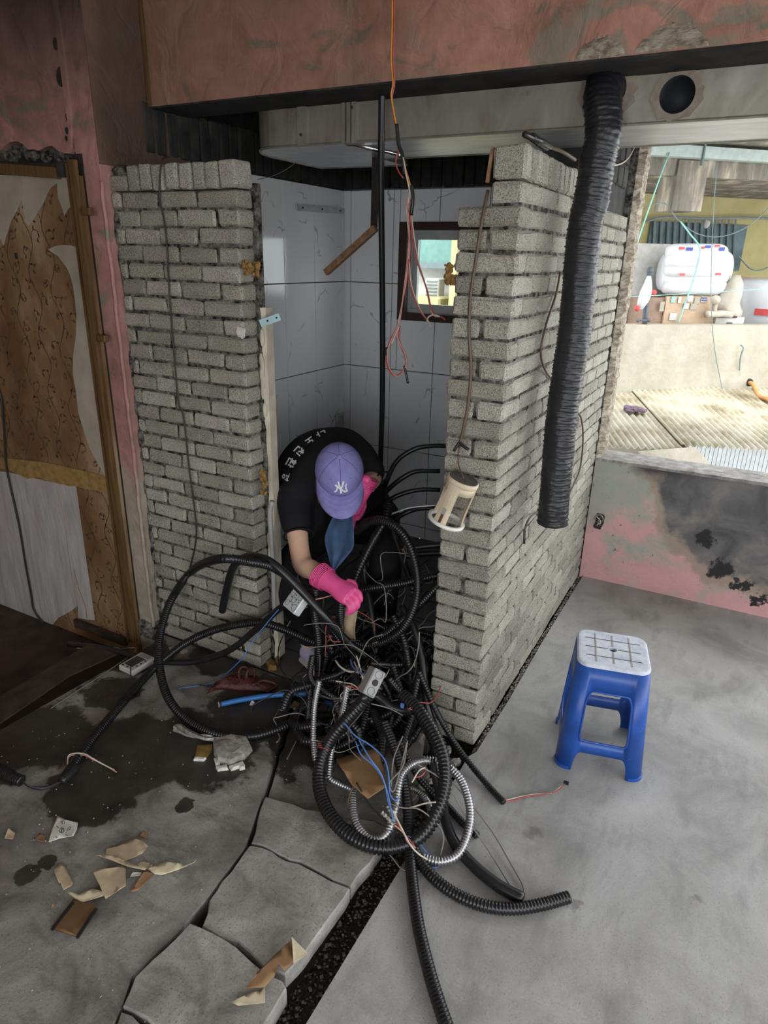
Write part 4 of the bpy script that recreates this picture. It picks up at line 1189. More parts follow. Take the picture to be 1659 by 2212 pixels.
m = MB(); m.tube(cr([at(993, 955, y=-.028), at(984, 968, y=-.032), at(981, 974, y=-.032)], .006), .0055, 7); m.tube(cr([at(993, 957, y=-.028), at(1004, 966, y=-.03), at(1013, 971, y=-.03)], .006), .0055, 7); m.build('taped_ends', M['tape'], hw, True)

# ================================================================== tall black pipe and the bundle of hanging wires
m = MB(); m.tube(cr([at(825, 205, y=.36), at(823, 400, y=.42), at(826, 640, y=.52), at(826, 850, y=.62), at(822, 1000, y=.70), at(822, 1085, y=.74)], .0035), .0125, 12, True,
       None); 
vp_ = m.build('vertical_conduit', M['pipe'], None, True); tag(vp_, 'long thin black conduit hanging straight down through the bathroom doorway', 'conduit')
hg = thing('hanging_wires', 'bundle of orange, red and cream wires hanging from the ceiling before the beam', 'wires', at(860, 810, y=.14))
def wire(parent, pts, mat, r=.0026, dy=.14, name='wire', off=(0, 0)):
    m = MB(); m.tube(cr([at(px + off[0], py + off[1], y=dy) for px, py in pts], .008), r, 6); return m.build(name, mat, parent, True)
wire(hg, ((848, -40), (847, 60), (845, 130), (849, 180), (845, 205), (852, 250), (857, 275)), M['wire_orange'], .0030)
wire(hg, ((851, -40), (851, 60), (850, 130), (852, 180), (847, 210), (849, 245), (856, 275)), M['wire_red'], .0028, .142)
wire(hg, ((857, 268), (859, 290), (862, 315), (868, 330), (871, 352), (873, 375)), M['tape'], .0062, .14, 'tape')
wire(hg, ((862, 320), (855, 350), (862, 372), (872, 385)), M['wire_red'], .0024)
wire(hg, ((868, 325), (876, 365), (884, 392), (888, 408)), M['wire_orange'], .0030)
wire(hg, ((871, 340), (878, 380), (884, 410), (882, 440)), M['wire_white'], .0028, .138)
wire(hg, ((889, 400), (892, 425), (890, 450), (888, 465)), M['tape'], .0058, .14, 'tape')
wire(hg, ((884, 425), (878, 440), (880, 470), (884, 520), (882, 560), (876, 610), (868, 660), (862, 690), (860, 705)), M['wire_white'], .0030)
wire(hg, ((888, 430), (883, 480), (886, 530), (884, 570), (876, 620), (866, 670), (862, 704)), M['wire_red'], .0030, .142)
wire(hg, ((879, 432), (884, 500), (880, 560), (873, 620), (866, 680), (862, 704)), M['wire_pink'], .0026, .136)
wire(hg, ((861, 702), (848, 728), (838, 755), (838, 785), (848, 806), (859, 813), (870, 803), (878, 785), (875, 765), (864, 742), (858, 725), (862, 702)), M['wire_pink'], .0030)
wire(hg, ((860, 704), (843, 735), (835, 765), (838, 795), (852, 812), (866, 806), (876, 790), (876, 772), (868, 752), (862, 730), (864, 704)), M['wire_red'], .0028, .144)
wire(hg, ((862, 706), (852, 728), (846, 742)), M['wire_white'], .0026, .138)
wire(hg, ((835, 750), (835, 768)), M['tape'], .0042, .14, 'tape')
wire(hg, ((873, 790), (877, 806), (881, 828)), M['tape'], .0042, .14, 'tape')
wire(hg, ((889, 462), (893, 500), (901, 550), (906, 575), (920, 620), (930, 665), (938, 682), (952, 684), (961, 690)), M['wire_white'], .0026, .145)
wire(hg, ((886, 462), (890, 505), (899, 555), (906, 580), (922, 625), (932, 668), (941, 680), (956, 686), (962, 692)), M['wire_red'], .0026, .14)
wire(hg, ((884, 560), (888, 610), (900, 650), (913, 678), (924, 692), (931, 706)), M['wire_white'], .0026, .142)
wire(hg, ((882, 560), (884, 605), (895, 645), (910, 676), (922, 690)), M['wire_red'], .0024, .138)
wire(hg, ((922, 694), (926, 684), (938, 680), (950, 684)), M['wire_white'], .0030, .14)
# bracket rail and pipe clip on the tiles, cream jamb, teal bracket
a, b = at(640, 448, x=XB + .012), at(742, 456, x=XB + .012)
rl = thing('rail_bracket', 'grey metal mounting rail screwed to the left bathroom tiles near the top', 'rail', a)
m = MB(); m.bar(a, b, .014, .035); m.build('rail', M['alu'], rl)
for t_ in (.1, .5, .9):
    MB().ball(a.lerp(b, t_) + Vector((.008, 0, 0)), .006, 8, 5).build('screw', M['near_black'], rl, True)
a = at(734, 905, x=XB + .012)
so2 = thing('tile_socket', 'white socket cover on the left tiles above the bent worker', 'socket', a)
m = MB(); m.cbox(a, (.014, .10, .10), None, .004); m.build('plate', M['box_white'], so2)
m = MB(); m.cbox(a + Vector((.010, 0, 0)), (.01, .055, .055), None, .003); m.build('insert', M['device'], so2)
jb = thing('door_jamb_board', 'cream painted jamb board with torn edges along the left side of the bathroom doorway', 'jamb', (-1.04, .12, 0))
m = MB(); e_ = []
for i in range(40):
    zz = .02 + 1.60 * i / 39
    e_.append([Vector((-1.047, .095 + rnd.uniform(-.01, .004), zz)), Vector((-1.030 + rnd.uniform(-.003, .003), .10, zz)), Vector((-1.030, .145, zz)), Vector((-1.047, .145, zz))])
m.loft(e_); m.build('board', M['white_jamb'], jb)
for i in range(14):
    zz = .5 + rnd.random() * 1.1
    m = MB(); m.ball((-1.05 + rnd.uniform(-.006, .004), .092, zz), rnd.uniform(.012, .025), 7, 5, None, (.5, .35, 1.6)); m.build('plaster_lump', M['white_jamb'], jb, True)
a, b = at(562, 699, y=.07), at(605, 684, y=.10)
tb = thing('teal_bracket', 'small teal metal hinge plate sticking out of the left jamb', 'bracket', a)
m = MB(); m.bar(a, b, .004, .028); m.build('plate', M['teal_metal'], tb)
for t_ in (.4, .85):
    MB().ball(a.lerp(b, t_) + Vector((0, -.004, 0)), .004, 8, 5).build('screw', M['near_black'], tb, True)
gp = [at(px, py, y=.085) for px, py in ((588, 1083), (583, 1110), (586, 1160), (590, 1220), (592, 1290), (594, 1360))]
m = MB(); m.tube(cr(gp, .02), .011, 10); tag(m.build('grey_hose', M['grey_pipe'], None, True), 'grey plastic pipe running down the left door jamb', 'pipe')
for (px, py, sx2, sz2, yy, nm) in ((570, 1042, .014, .05, .03, 'low on the jamb'), (536, 578, .025, .022, -.002, 'on the pier face near the top'), (553, 583, .012, .022, .02, 'on the jamb corner near the top'), (972, 595, .022, .035, .02, 'on the left edge of the partition')):
    m = MB(); c_ = at(px, py, y=yy); rg = random.Random(px)
    for i in range(30): m.ball(c_ + Vector((rg.uniform(-1, 1) * sx2, rg.uniform(-.004, .004), rg.uniform(-1, 1) * sz2)), rg.uniform(.004, .011), 7, 5, None, (1, .45, 1.1))
    tag(m.build('foam_lump', M['foam'], None, True), 'crumbly lump of yellow-brown foam ' + nm, 'foam')
m = MB(); c_ = at(522, 717, y=-.002)
vs, fs = sheet(circ(c_.x, c_.z, .022, 16, .3), [], lambda x_, z_: (x_, -.0035, z_)); m.add(vs, fs); tag(m.build('white_paint_smear', M['rubble_white'], None, solid=.002), 'white smear of plaster on a brick of the left pier', 'plaster')
# thin cord down the left pier
lc_ = [at(px, py, y=-.012) for px, py in ((372, 338), (352, 345), (346, 375), (345, 430), (355, 480), (361, 540), (366, 640), (374, 740), (381, 830), (386, 875), (395, 895), (402, 950), (408, 1010), (417, 1075), (424, 1140), (421, 1180), (413, 1215), (405, 1250))]
m = MB(); m.tube(cr(lc_, .012), .0034, 6); tag(m.build('thin_cable', M['wire_dark'], None, True), 'thin dark cord hanging down the face of the left brick pier', 'cord')
lw = [at(px, py, y=DY - .015) for px, py in ((-30, 790), (0, 850), (8, 920), (13, 1000), (22, 1050), (42, 1140), (55, 1220), (68, 1290), (71, 1312), (80, 1330), (94, 1346))]
m = MB(); m.tube(cr(lw, .02), .0052, 7); tag(m.build('black_cable', M['wire_black'], None, True), 'black cable hanging down over the torn paper at the far left', 'cable')
# ================================================================== blue plastic stool
SC, SH, SR = Vector((.428, .245, 0)), .455, R(13)
st = thing('plastic_stool', 'blue plastic stool with a worn pale seat standing on the bare floor', 'stool', SC)
HB, HT = .158, .128           # half width at the foot and under the seat
Rz = Matrix.Rotation(SR, 3, 'Z')
def stool_pt(side, u, v, out=0.0):
    h = HB + (HT - HB) * v; r = .045
    # u in [-1, 1] along one side, corners rounded
    lim = 1 - r / h
    if abs(u) <= lim * 1.0:
        x_, y_ = u * h, -h
    else:
        k = (abs(u) - lim) / (1 - lim) * R(45)
        x_ = math.copysign(h - r + r * math.sin(k), u); y_ = -(h - r) - r * math.cos(k)
    d = Vector((x_, y_)).normalized() * out
    q = Matrix.Rotation(R(90) * side, 3, 'Z') @ Vector((x_ + d.x, y_ + d.y, 0))
    q = Rz @ q
    return Vector((SC.x + q.x, SC.y + q.y, v * (SH - .012)))
hole = rrect(-.58, .58, .305, .785, .08, 6, .14)
cut = [(-.62, -.05)] + [(-.62 + .14 - .14 * math.cos(R(90 * i / 6)), .035 + .155 * math.sin(R(90 * i / 6))) for i in range(7)] + [(.62 - .14 + .14 * math.sin(R(90 * i / 6)), .035 + .155 * math.cos(R(90 * i / 6))) for i in range(7)] + [(.62, -.05)]
outer = [(-1, 0), (1, 0), (1, 1), (-1, 1)]
lim0 = 1 - .045 / HB
ln = [[(s_ * u, 0.0), (s_ * u, 1.0)] for s_ in (-1, 1) for u in (.70, .76, .82, .88, .94)]
m = MB()
for side in range(4):
    vs, fs = sheet(outer, [hole, cut], lambda u, v: stool_pt(side, max(-1, min(1, u)), max(0, min(1, v))), ln)
    m.add(vs, fs)
m.build('leg_shell', M['stool'], st, True, solid=.0045)
for side in range(4):          # raised rims round each opening
    m = MB(); m.tube([stool_pt(side, u, v, .001) for u, v in hole + hole[:1]], .0042, 6, False); m.build('opening_rim', M['stool'], st, True)
for k in range(4):             # feet
    m = MB(); ring = []
    for z_, o_ in ((0.0, .006), (.012, .006), (.013, .001), (0.0, .001)):
        ring.append([stool_pt(k, .66 + .34 * i / 6, 0, o_) + Vector((0, 0, z_)) for i in range(7)] + [stool_pt((k + 1) % 4, -1 + .34 * i / 6, 0, o_) + Vector((0, 0, z_)) for i in range(1, 7)])
    m.loft(ring + ring[:1], False, False); m.build('foot', M['stool'], st)
def seat_pt(x_, y_, z_): q = Rz @ Vector((x_, y_, 0)); return Vector((SC.x + q.x, SC.y + q.y, z_))
m = MB(); rings = []
for h_, z_, r_ in ((HT + .001, SH - .016, .045), (HT + .001, SH - .006, .045), (HT - .004, SH - .001, .042), (HT - .010, SH, .038)):
    rings.append([seat_pt(a, b, z_) for a, b in rrect(-h_, h_, -h_, h_, r_, 6)])
m.loft(rings, False)
hin = HT - .010
vs, fs = sheet(rrect(-hin, hin, -hin, hin, .038, 6), [circ(0, 0, .015, 20)], lambda a, b: seat_pt(a, b, SH)); m.add(vs, fs)
m.loft([[seat_pt(a, b, z_) for a, b in circ(0, 0, .015, 20)] for z_ in (SH, SH - .012)], False)
m.build('seat', M['seat'], st)
for a in (-.062, 0, .062):
    for hv in (0, 1):
        L = .100
        segs = [(-L, L)] if a else [(-L, -.018), (.018, L)]
        m = MB()
        for s0, s1 in segs:
            p0, p1 = ((a, s0), (a, s1)) if hv else ((s0, a), (s1, a))
            m.bar(seat_pt(*p0, SH + .0004), seat_pt(*p1, SH + .0004), .005 if hv else .0028, .002)
        m.build('seat_groove', M['groove'] if hv else M['line_dark'], st)  # grooves drawn as strips darker than the seat

# ================================================================== conduits, cables and wires
def conduit(name, pts, r, label, mat='conduit', cat='conduit', group=None, pitch=.0105, sides=10, ribs=True, amp=.14, parent=None):
    path = cr(pts, pitch / 3 if ribs else .012)
    m = MB()
    rr = [r * (1 + (-amp if i % 3 == 0 else amp)) for i in range(len(path))] if ribs else None
    m.tube(path, r, sides, True, rr)
    o = m.build(name, M[mat], parent, not ribs or True)
    if parent is None: tag(o, label, cat, group)
    return o
def zp(*L): return [at(px, py, z=z_) for px, py, z_ in L]
def yp(*L): return [at(px, py, y=y_) for px, py, y_ in L]

conduit('corrugated_conduit', yp((735, 1385, .02), (690, 1320, -.02), (640, 1262, -.07), (590, 1226, -.14), (540, 1214, -.22), (470, 1208, -.30)) +
        zp((412, 1236, .40), (368, 1300, .31), (344, 1380, .21), (346, 1450, .13), (365, 1510, .07), (402, 1552, .03), (460, 1583, .018), (530, 1592, .016), (600, 1575, .016), (655, 1545, .02), (700, 1505, .03)),
        .0165, 'black corrugated conduit making the big upright loop before the left pier')
conduit('smooth_conduit', yp((480, 1320, -.05), (489, 1275, -.06), (503, 1228, -.09), (525, 1206, -.12), (560, 1204, -.14), (598, 1224, -.14), (650, 1275, -.12), (700, 1330, -.10), (745, 1380, -.05), (790, 1420, 0)),
        .0175, 'smooth thick black conduit whose cut end hangs against the left pier', 'pipe', ribs=False)
c3 = conduit('corrugated_conduit', zp((133, 1688, .016), (160, 1650, .016), (200, 1595, .016), (250, 1535, .016), (300, 1478, .016), (340, 1437, .03)) + yp((400, 1390, -.13), (460, 1362, -.08), (520, 1348, -.06), (565, 1345, -.05), (620, 1362, -.03), (680, 1388, -.03), (720, 1400, -.03)),
        .0165, 'black corrugated conduit lying across the wet floor toward the far left')
m = MB(); m.tube(cr(zp((165, 1655, .017), (150, 1672, .017), (133, 1688, .017)), .006), .0155, 10); m.build('tape_wrap', M['tape'], c3, True)
e1 = conduit('corrugated_conduit', zp((-40, 1640, .016), (0, 1662, .016), (30, 1680, .016), (48, 1687, .016)), .0180, 'short black conduit entering at the far left with wires in its end')
for k, (mt, dz) in enumerate((('wire_black', 0), ('wire_blue', .003), ('wire_pink', .005), ('wire_black', .007))):
    m = MB(); m.tube(cr(zp((44, 1685, .014 + dz), (65, 1698 + k, .008 + dz), (95, 1700 + k * 2, .006 + dz), (120, 1693 + k, .01 + dz), (136, 1685, .016)), .01), .0026, 6); m.build('wire', M[mt], e1, True)
m = MB(); m.tube(cr(zp((146, 1652, .02), (148, 1632, .03), (165, 1627, .035), (185, 1629, .034), (198, 1637, .03), (225, 1652, .016), (248, 1664, .006)), .008), .0026, 6)
pw = m.build('wire_pair', M['wire_white'], None, True); tag(pw, 'cream and red wire pair bent out over the conduit on the wet floor', 'wire')
m = MB(); m.tube(cr(zp((147, 1654, .02), (150, 1634, .026), (180, 1631, .03), (200, 1640, .026), (230, 1655, .012), (252, 1668, .005)), .008), .0022, 6); m.build('red_wire', M['wire_pink'], pw, True)
conduit('smooth_conduit', zp((150, 1392, -.05), (230, 1402, -.0), (310, 1422, .014), (380, 1431, .016)) + yp((440, 1425, -.12), (500, 1402, -.09), (550, 1362, -.08), (595, 1322, -.09), (618, 1304, -.10)),
        .0150, 'smooth black conduit running along the foot of the left pier to the pale junction box', 'pipe', ribs=False)
conduit('corrugated_conduit', zp((830, 1560, .22), (860, 1640, .15), (878, 1720, .08), (884, 1800, .03), (888, 1880, .018), (902, 1990, .018), (925, 2090, .018), (952, 2180, .018), (985, 2270, .018), (1040, 2400, .018), (1130, 2560, .018)),
        .0170, 'thick black corrugated conduit running straight out of the bottom of the picture', amp=.13)
big = conduit('corrugated_conduit', zp((818, 1478, .38), (775, 1525, .30), (735, 1570, .22), (706, 1612, .14), (690, 1662, .08), (692, 1712, .045), (716, 1765, .03), (757, 1806, .022), (810, 1829, .02), (862, 1828, .025), (910, 1804, .05), (944, 1752, .10), (961, 1692, .15), (958, 1636, .20), (938, 1586, .24), (905, 1536, .27), (868, 1500, .28)),
        .0220, 'thick black corrugated conduit curling in a wide loop below the grey box', pitch=.013, amp=.13)
m = MB()
for k in range(3): 
    q = zp((700, 1618 - k * 4, .13))[0]; tdir = (zp((706, 1608, .14))[0] - zp((692, 1655, .09))[0]).normalized()
    a_ = tdir.orthogonal().normalized(); b_ = tdir.cross(a_)
    m.tube([q + (a_ * math.cos(2 * math.pi * i / 14) + b_ * math.sin(2 * math.pi * i / 14)) * .0250 for i in range(15)], .0018, 5)
m.build('red_tie', M['wire_red'], big, True)
c7 = conduit('corrugated_conduit', zp((905, 1450, .30), (935, 1520, .20), (962, 1572, .12), (1000, 1630, .05), (1048, 1690, .016), (1088, 1733, .014)), .0105, 'thin black corrugated conduit leaning past the partition foot, wires in its end')
for mt, o_ in (('wire_white', 0), ('wire_red', 5)):
    m = MB(); m.tube(cr(zp((1086, 1731, .014), (1110, 1724 + o_, .010), (1132, 1719 + o_ * .6, .008), (1160, 1715 + o_ * .4, .006), (1192, 1713, .008), (1208, 1702 + o_ * .8, .012), (1220, 1693, .016)), .008), .0022, 6); m.build('wire', M[mt], c7, True)
m = MB(); m.cbox(at(1223, 1691, z=.016), (.018, .012, .008)); m.build('plug', M['tape'], c7)
conduit('smooth_conduit', zp((935, 1640, .16), (952, 1720, .08), (964, 1778, .04), (985, 1826, .02), (1025, 1872, .016), (1075, 1912, .016), (1130, 1942, .016)), .0185, 'smooth thick black hose curving to a cut end on the bare floor', 'pipe', ribs=False)
conduit('corrugated_conduit', zp((880, 1790, .04), (902, 1850, .02), (935, 1895, .016), (985, 1932, .016), (1045, 1956, .016), (1105, 1963, .016), (1170, 1954, .016), (1228, 1938, .016)), .0165, 'black corrugated conduit sweeping farthest to the right across the floor')
conduit('corrugated_conduit', zp((860, 1600, .14), (905, 1680, .06), (960, 1735, .02), (1000, 1778, .014), (1032, 1806, .014)), .0115, 'black conduit with its short end poking out below the silver loop')
conduit('flexible_steel_conduit', zp((840, 1795, .05), (855, 1740, .09), (860, 1702, .12), (868, 1672, .14), (890, 1651, .15), (922, 1642, .16), (960, 1652, .15), (994, 1682, .13), (1012, 1728, .10), (1016, 1772, .07), (1004, 1820, .04), (984, 1850, .025), (950, 1861, .02), (915, 1853, .02)), .0130, 'shiny silver flexible conduit curved in a high arch over the cables', 'steel', pitch=.0095, amp=.20)
conduit('flexible_steel_conduit', zp((690, 1470, .28), (680, 1520, .20), (677, 1580, .12), (682, 1640, .06), (705, 1678, .03), (745, 1694, .02), (800, 1700, .02)), .0105, 'silver flexible conduit running down the left edge of the cable heap', 'steel', pitch=.0088, amp=.20)
conduit('flexible_steel_conduit', zp((750, 1480, .32), (735, 1560, .20), (718, 1610, .12), (712, 1660, .07), (716, 1684, .05), (760, 1705, .04)), .0105, 'silver flexible conduit passing behind the looped black conduit', 'steel', pitch=.0088, amp=.20)
conduit('flexible_steel_conduit', zp((762, 1708, .06), (763, 1750, .045), (772, 1784, .035), (795, 1810, .028), (822, 1812, .03), (845, 1786, .045), (852, 1760, .06)), .0125, 'short bright silver flexible conduit bent in a U above the broken slab', 'steel', pitch=.0095, amp=.20)
conduit('flexible_steel_conduit', zp((880, 1700, .03), (905, 1710, .025), (925, 1735, .02), (930, 1765, .016), (915, 1790, .012)), .0105, 'small silver flexible conduit lying in the trench behind the black bend', 'steel', pitch=.0088, amp=.20)
# inside the bathroom
for L, lab in ((((823, 1090, .72), (835, 1040, .72), (858, 995, .74), (895, 970, .78), (930, 963, .82), (965, 963, .86)), 'uppermost black pipe arching to the right inside the bathroom'),
               (((812, 1090, .66), (838, 1058, .66), (868, 1033, .68), (900, 1018, .72), (950, 1017, .78)), 'second black pipe from the top arching to the right inside the bathroom'),
               (((815, 1105, .62), (845, 1078, .62), (880, 1063, .66), (915, 1057, .70), (950, 1058, .74)), 'third black pipe from the top arching to the right inside the bathroom'),
               (((828, 1150, .56), (850, 1125, .56), (880, 1106, .58), (910, 1098, .62), (945, 1098, .66)), 'lowest black pipe arching to the right below a silver wire in the bathroom')):
    conduit('smooth_conduit', yp(*L), .0118, lab, 'pipe', ribs=False)
m = MB(); m.tube(cr(yp((805, 1130, .5), (825, 1118, .5), (860, 1105, .52), (890, 1096, .55), (945, 1091, .6)), .015), .005, 7); tag(m.build('silver_wire', M['alu'], None, True), 'pale silver cable arching above the lowest black pipe in the bathroom', 'wire')
conduit('corrugated_conduit', yp((770, 1150, .18), (795, 1128, .16), (830, 1126, .14), (868, 1150, .12), (893, 1200, .10), (903, 1260, .08), (895, 1312, .06), (868, 1360, .04), (828, 1386, .03), (786, 1394, .02), (752, 1380, .0), (736, 1345, .0), (738, 1290, .0), (742, 1250, .02)), .0165, 'black corrugated conduit standing as an oval loop in the doorway right of the worker')
conduit('corrugated_conduit', yp((770, 1412, .02), (830, 1372, .05), (880, 1330, .08), (930, 1282, .10), (960, 1250, .12)), .0165, 'black corrugated conduit rising to the right behind the partition edge')
conduit('corrugated_conduit', yp((775, 1275, .16), (800, 1270, .16), (860, 1262, .18), (920, 1248, .20), (960, 1240, .22)), .0165, 'nearly level black corrugated conduit right of the pink glove')
conduit('corrugated_conduit', yp((725, 1380, .02), (740, 1330, .06), (765, 1255, .12), (800, 1180, .18), (832, 1125, .24), (840, 1090, .3)), .0165, 'thick black corrugated conduit rising steeply behind the pink gloved hand', pitch=.013)
conduit('smooth_conduit', yp((780, 1195, .34), (830, 1190, .36), (880, 1184, .38), (955, 1176, .42)), .0145, 'upper level black pipe crossing the doorway at knee height', 'pipe', ribs=False)
conduit('smooth_conduit', yp((790, 1235, .40), (850, 1207, .42), (900, 1197, .44), (955, 1193, .46)), .0155, 'lower level black pipe crossing the doorway at knee height', 'pipe', ribs=False)
conduit('smooth_conduit', yp((848, 1140, .40), (862, 1190, .36), (880, 1235, .32), (893, 1275, .28)), .015, 'black pipe slanting down behind the oval conduit loop', 'pipe', ribs=False)
conduit('corrugated_conduit', yp((682, 1270, -.06), (680, 1320, -.06), (688, 1380, -.06), (688, 1440, -.06), (690, 1500, -.06)), .0165, 'black corrugated conduit hanging upright beside the lavender shoe')
conduit('corrugated_conduit', zp((690, 1482, .10), (730, 1452, .15), (765, 1428, .19), (795, 1408, .22)), .0165, 'black corrugated conduit leading up from the shoe toward the hand')
conduit('corrugated_conduit', yp((600, 1350, .0), (640, 1370, -.01), (680, 1385, -.02), (720, 1410, -.04)), .0115, 'black corrugated conduit just above the lavender shoe')
conduit('corrugated_conduit', zp((800, 1432, .30), (850, 1436, .28), (900, 1432, .26), (940, 1428, .24)), .0105, 'black corrugated conduit level behind the grey junction box')
conduit('corrugated_conduit', zp((840, 1465, .30), (885, 1520, .22), (930, 1590, .14), (965, 1640, .08), (985, 1670, .05)), .012, 'black corrugated conduit slanting from the grey box toward the partition foot')
conduit('corrugated_conduit', zp((860, 1500, .26), (905, 1545, .18), (940, 1620, .10), (955, 1680, .06)), .0145, 'thick black conduit just inside the foot of the partition')
conduit('smooth_conduit', yp((868, 1310, .10), (893, 1352, .06), (910, 1410, .02), (916, 1470, -.03), (925, 1530, -.08)) + zp((950, 1600, .05)), .0150, 'smooth black pipe dropping close along the inner edge of the partition', 'pipe', ribs=False)
conduit('corrugated_conduit', yp((850, 1330, .08), (872, 1380, .04), (884, 1440, .0), (892, 1510, -.06)), .0150, 'black corrugated conduit dropping behind the grey junction box toward the partition')
conduit('smooth_conduit', yp((790, 1180, .26), (786, 1240, .22), (800, 1310, .16), (812, 1390, .10), (806, 1450, .04)), .0160, 'smooth black pipe standing upright in the middle of the doorway heap', 'pipe', ribs=False)
m = MB(); m.tube(cr(zp((918, 1420, .2), (920, 1480, .12), (926, 1540, .05)), .02), .006, 8); tag(m.build('black_cable', M['wire_black'], None, True), 'straight black cable standing against the foot of the partition', 'cable')
bp_ = zp((478, 1521, .014), (520, 1512, .014), (580, 1503, .016), (640, 1499, .018), (680, 1502, .02), (715, 1520, .03), (745, 1540, .04))
bh = conduit('blue_hose', bp_, .0115, 'bright blue plastic pipe lying on the wet floor by the maroon bag', 'blue_pipe', 'pipe', ribs=False)
m = MB(); q0, q1 = bp_[0], bp_[1]; d_ = (q0 - q1).normalized(); m.tube([q0 + d_ * .012, q0], .0118, 12); m.build('open_end', M['dark_void'], bh)
m = MB(); m.tube([q0 + d_ * .013, q0 + d_ * .009], .0128, 12); m.build('cut_rim', M['grey_pipe'], bh)
conduit('blue_wire', yp((625, 1292, -.10), (590, 1330, -.11), (548, 1382, -.12), (520, 1425, -.16)) + zp((480, 1462, .006), (450, 1477, .004), (420, 1482, .004), (385, 1487, .004)), .0024, 'thin blue wire running from the pale box down to the wet floor', 'wire_blue', 'wire', ribs=False)

# the dark heap: many more conduits and wires tangled together
def heap_pt(u, zmax=.42):
    a = rnd.uniform(0, 2 * math.pi); r = math.sqrt(rnd.random())
    x_ = -.46 + r * math.cos(a) * .25; y_ = .02 + r * math.sin(a) * .34
    z_ = .02 + (1 - r) * zmax * rnd.uniform(.3, 1.0)
    return Vector((x_, y_, z_))
for k in range(46):
    c0 = heap_pt(0); R0 = rnd.uniform(.09, .19); n_ = Vector((rnd.uniform(-.5, .5), rnd.uniform(-1, -.1), rnd.uniform(.15, 1))).normalized()
    a_ = n_.orthogonal().normalized(); b_ = n_.cross(a_); ph = rnd.uniform(0, 6.28); arc = rnd.uniform(2.2, 5.0)
    P = []
    for i in range(9):
        an = ph + arc * i / 8
        q = c0 + (a_ * math.cos(an) + b_ * math.sin(an)) * R0 * (1 + rnd.uniform(-.12, .12))
        q.x = max(-.69, min(-.235, q.x)); q.z = max(.015, min(.50, q.z)); q.y = max(-.50, min(.50, q.y))
        P.append(q)
    thick = rnd.choice((.0125, .0155, .0165, .0185))
    if k % 4 == 3: conduit('smooth_conduit', P, thick, 'smooth black pipe buried in the dark cable heap of the doorway', 'pipe', 'conduit', 'pipes buried in the cable heap', ribs=False)
    else: conduit('corrugated_conduit', P, thick, 'black corrugated conduit buried in the dark cable heap of the doorway', 'conduit', 'conduit', 'conduits buried in the cable heap', sides=8)
WL = {'wire_black': 'thin black wire tangled in the cable heap', 'wire_grey': 'thin grey wire tangled in the cable heap', 'wire_white': 'thin cream wire tangled in the cable heap', 'wire_red': 'thin red wire tangled in the cable heap', 'wire_blue': 'thin blue wire tangled in the cable heap'}
for k in range(86):
    mt = rnd.choice(('wire_black', 'wire_black', 'wire_black', 'wire_black', 'wire_black', 'wire_grey', 'wire_grey', 'wire_grey', 'wire_grey', 'wire_white', 'wire_red', 'wire_black', 'wire_black', 'wire_black'))
    p = heap_pt(0, .55); d_ = Vector((rnd.uniform(-1, 1), rnd.uniform(-1, 1), rnd.uniform(-.4, .8))).normalized()
    P = [p]
    for i in range(rnd.randrange(4, 8)):
        d_ = (d_ + Vector((rnd.uniform(-1, 1), rnd.uniform(-1, 1), rnd.uniform(-1, .8))) * .8).normalized()
        q = P[-1] + d_ * rnd.uniform(.04, .10); q.x = max(-.74, min(-.23, q.x)); q.z = max(.01, min(.60, q.z)); q.y = max(-.48, min(.5, q.y)); P.append(q)
    m = MB(); m.tube(cr(P, .014), rnd.choice((.0016, .0022, .0028)), 5)
    tag(m.build('thin_wire', M[mt], None, True), WL[mt], 'wire', 'thin wires in the cable heap')

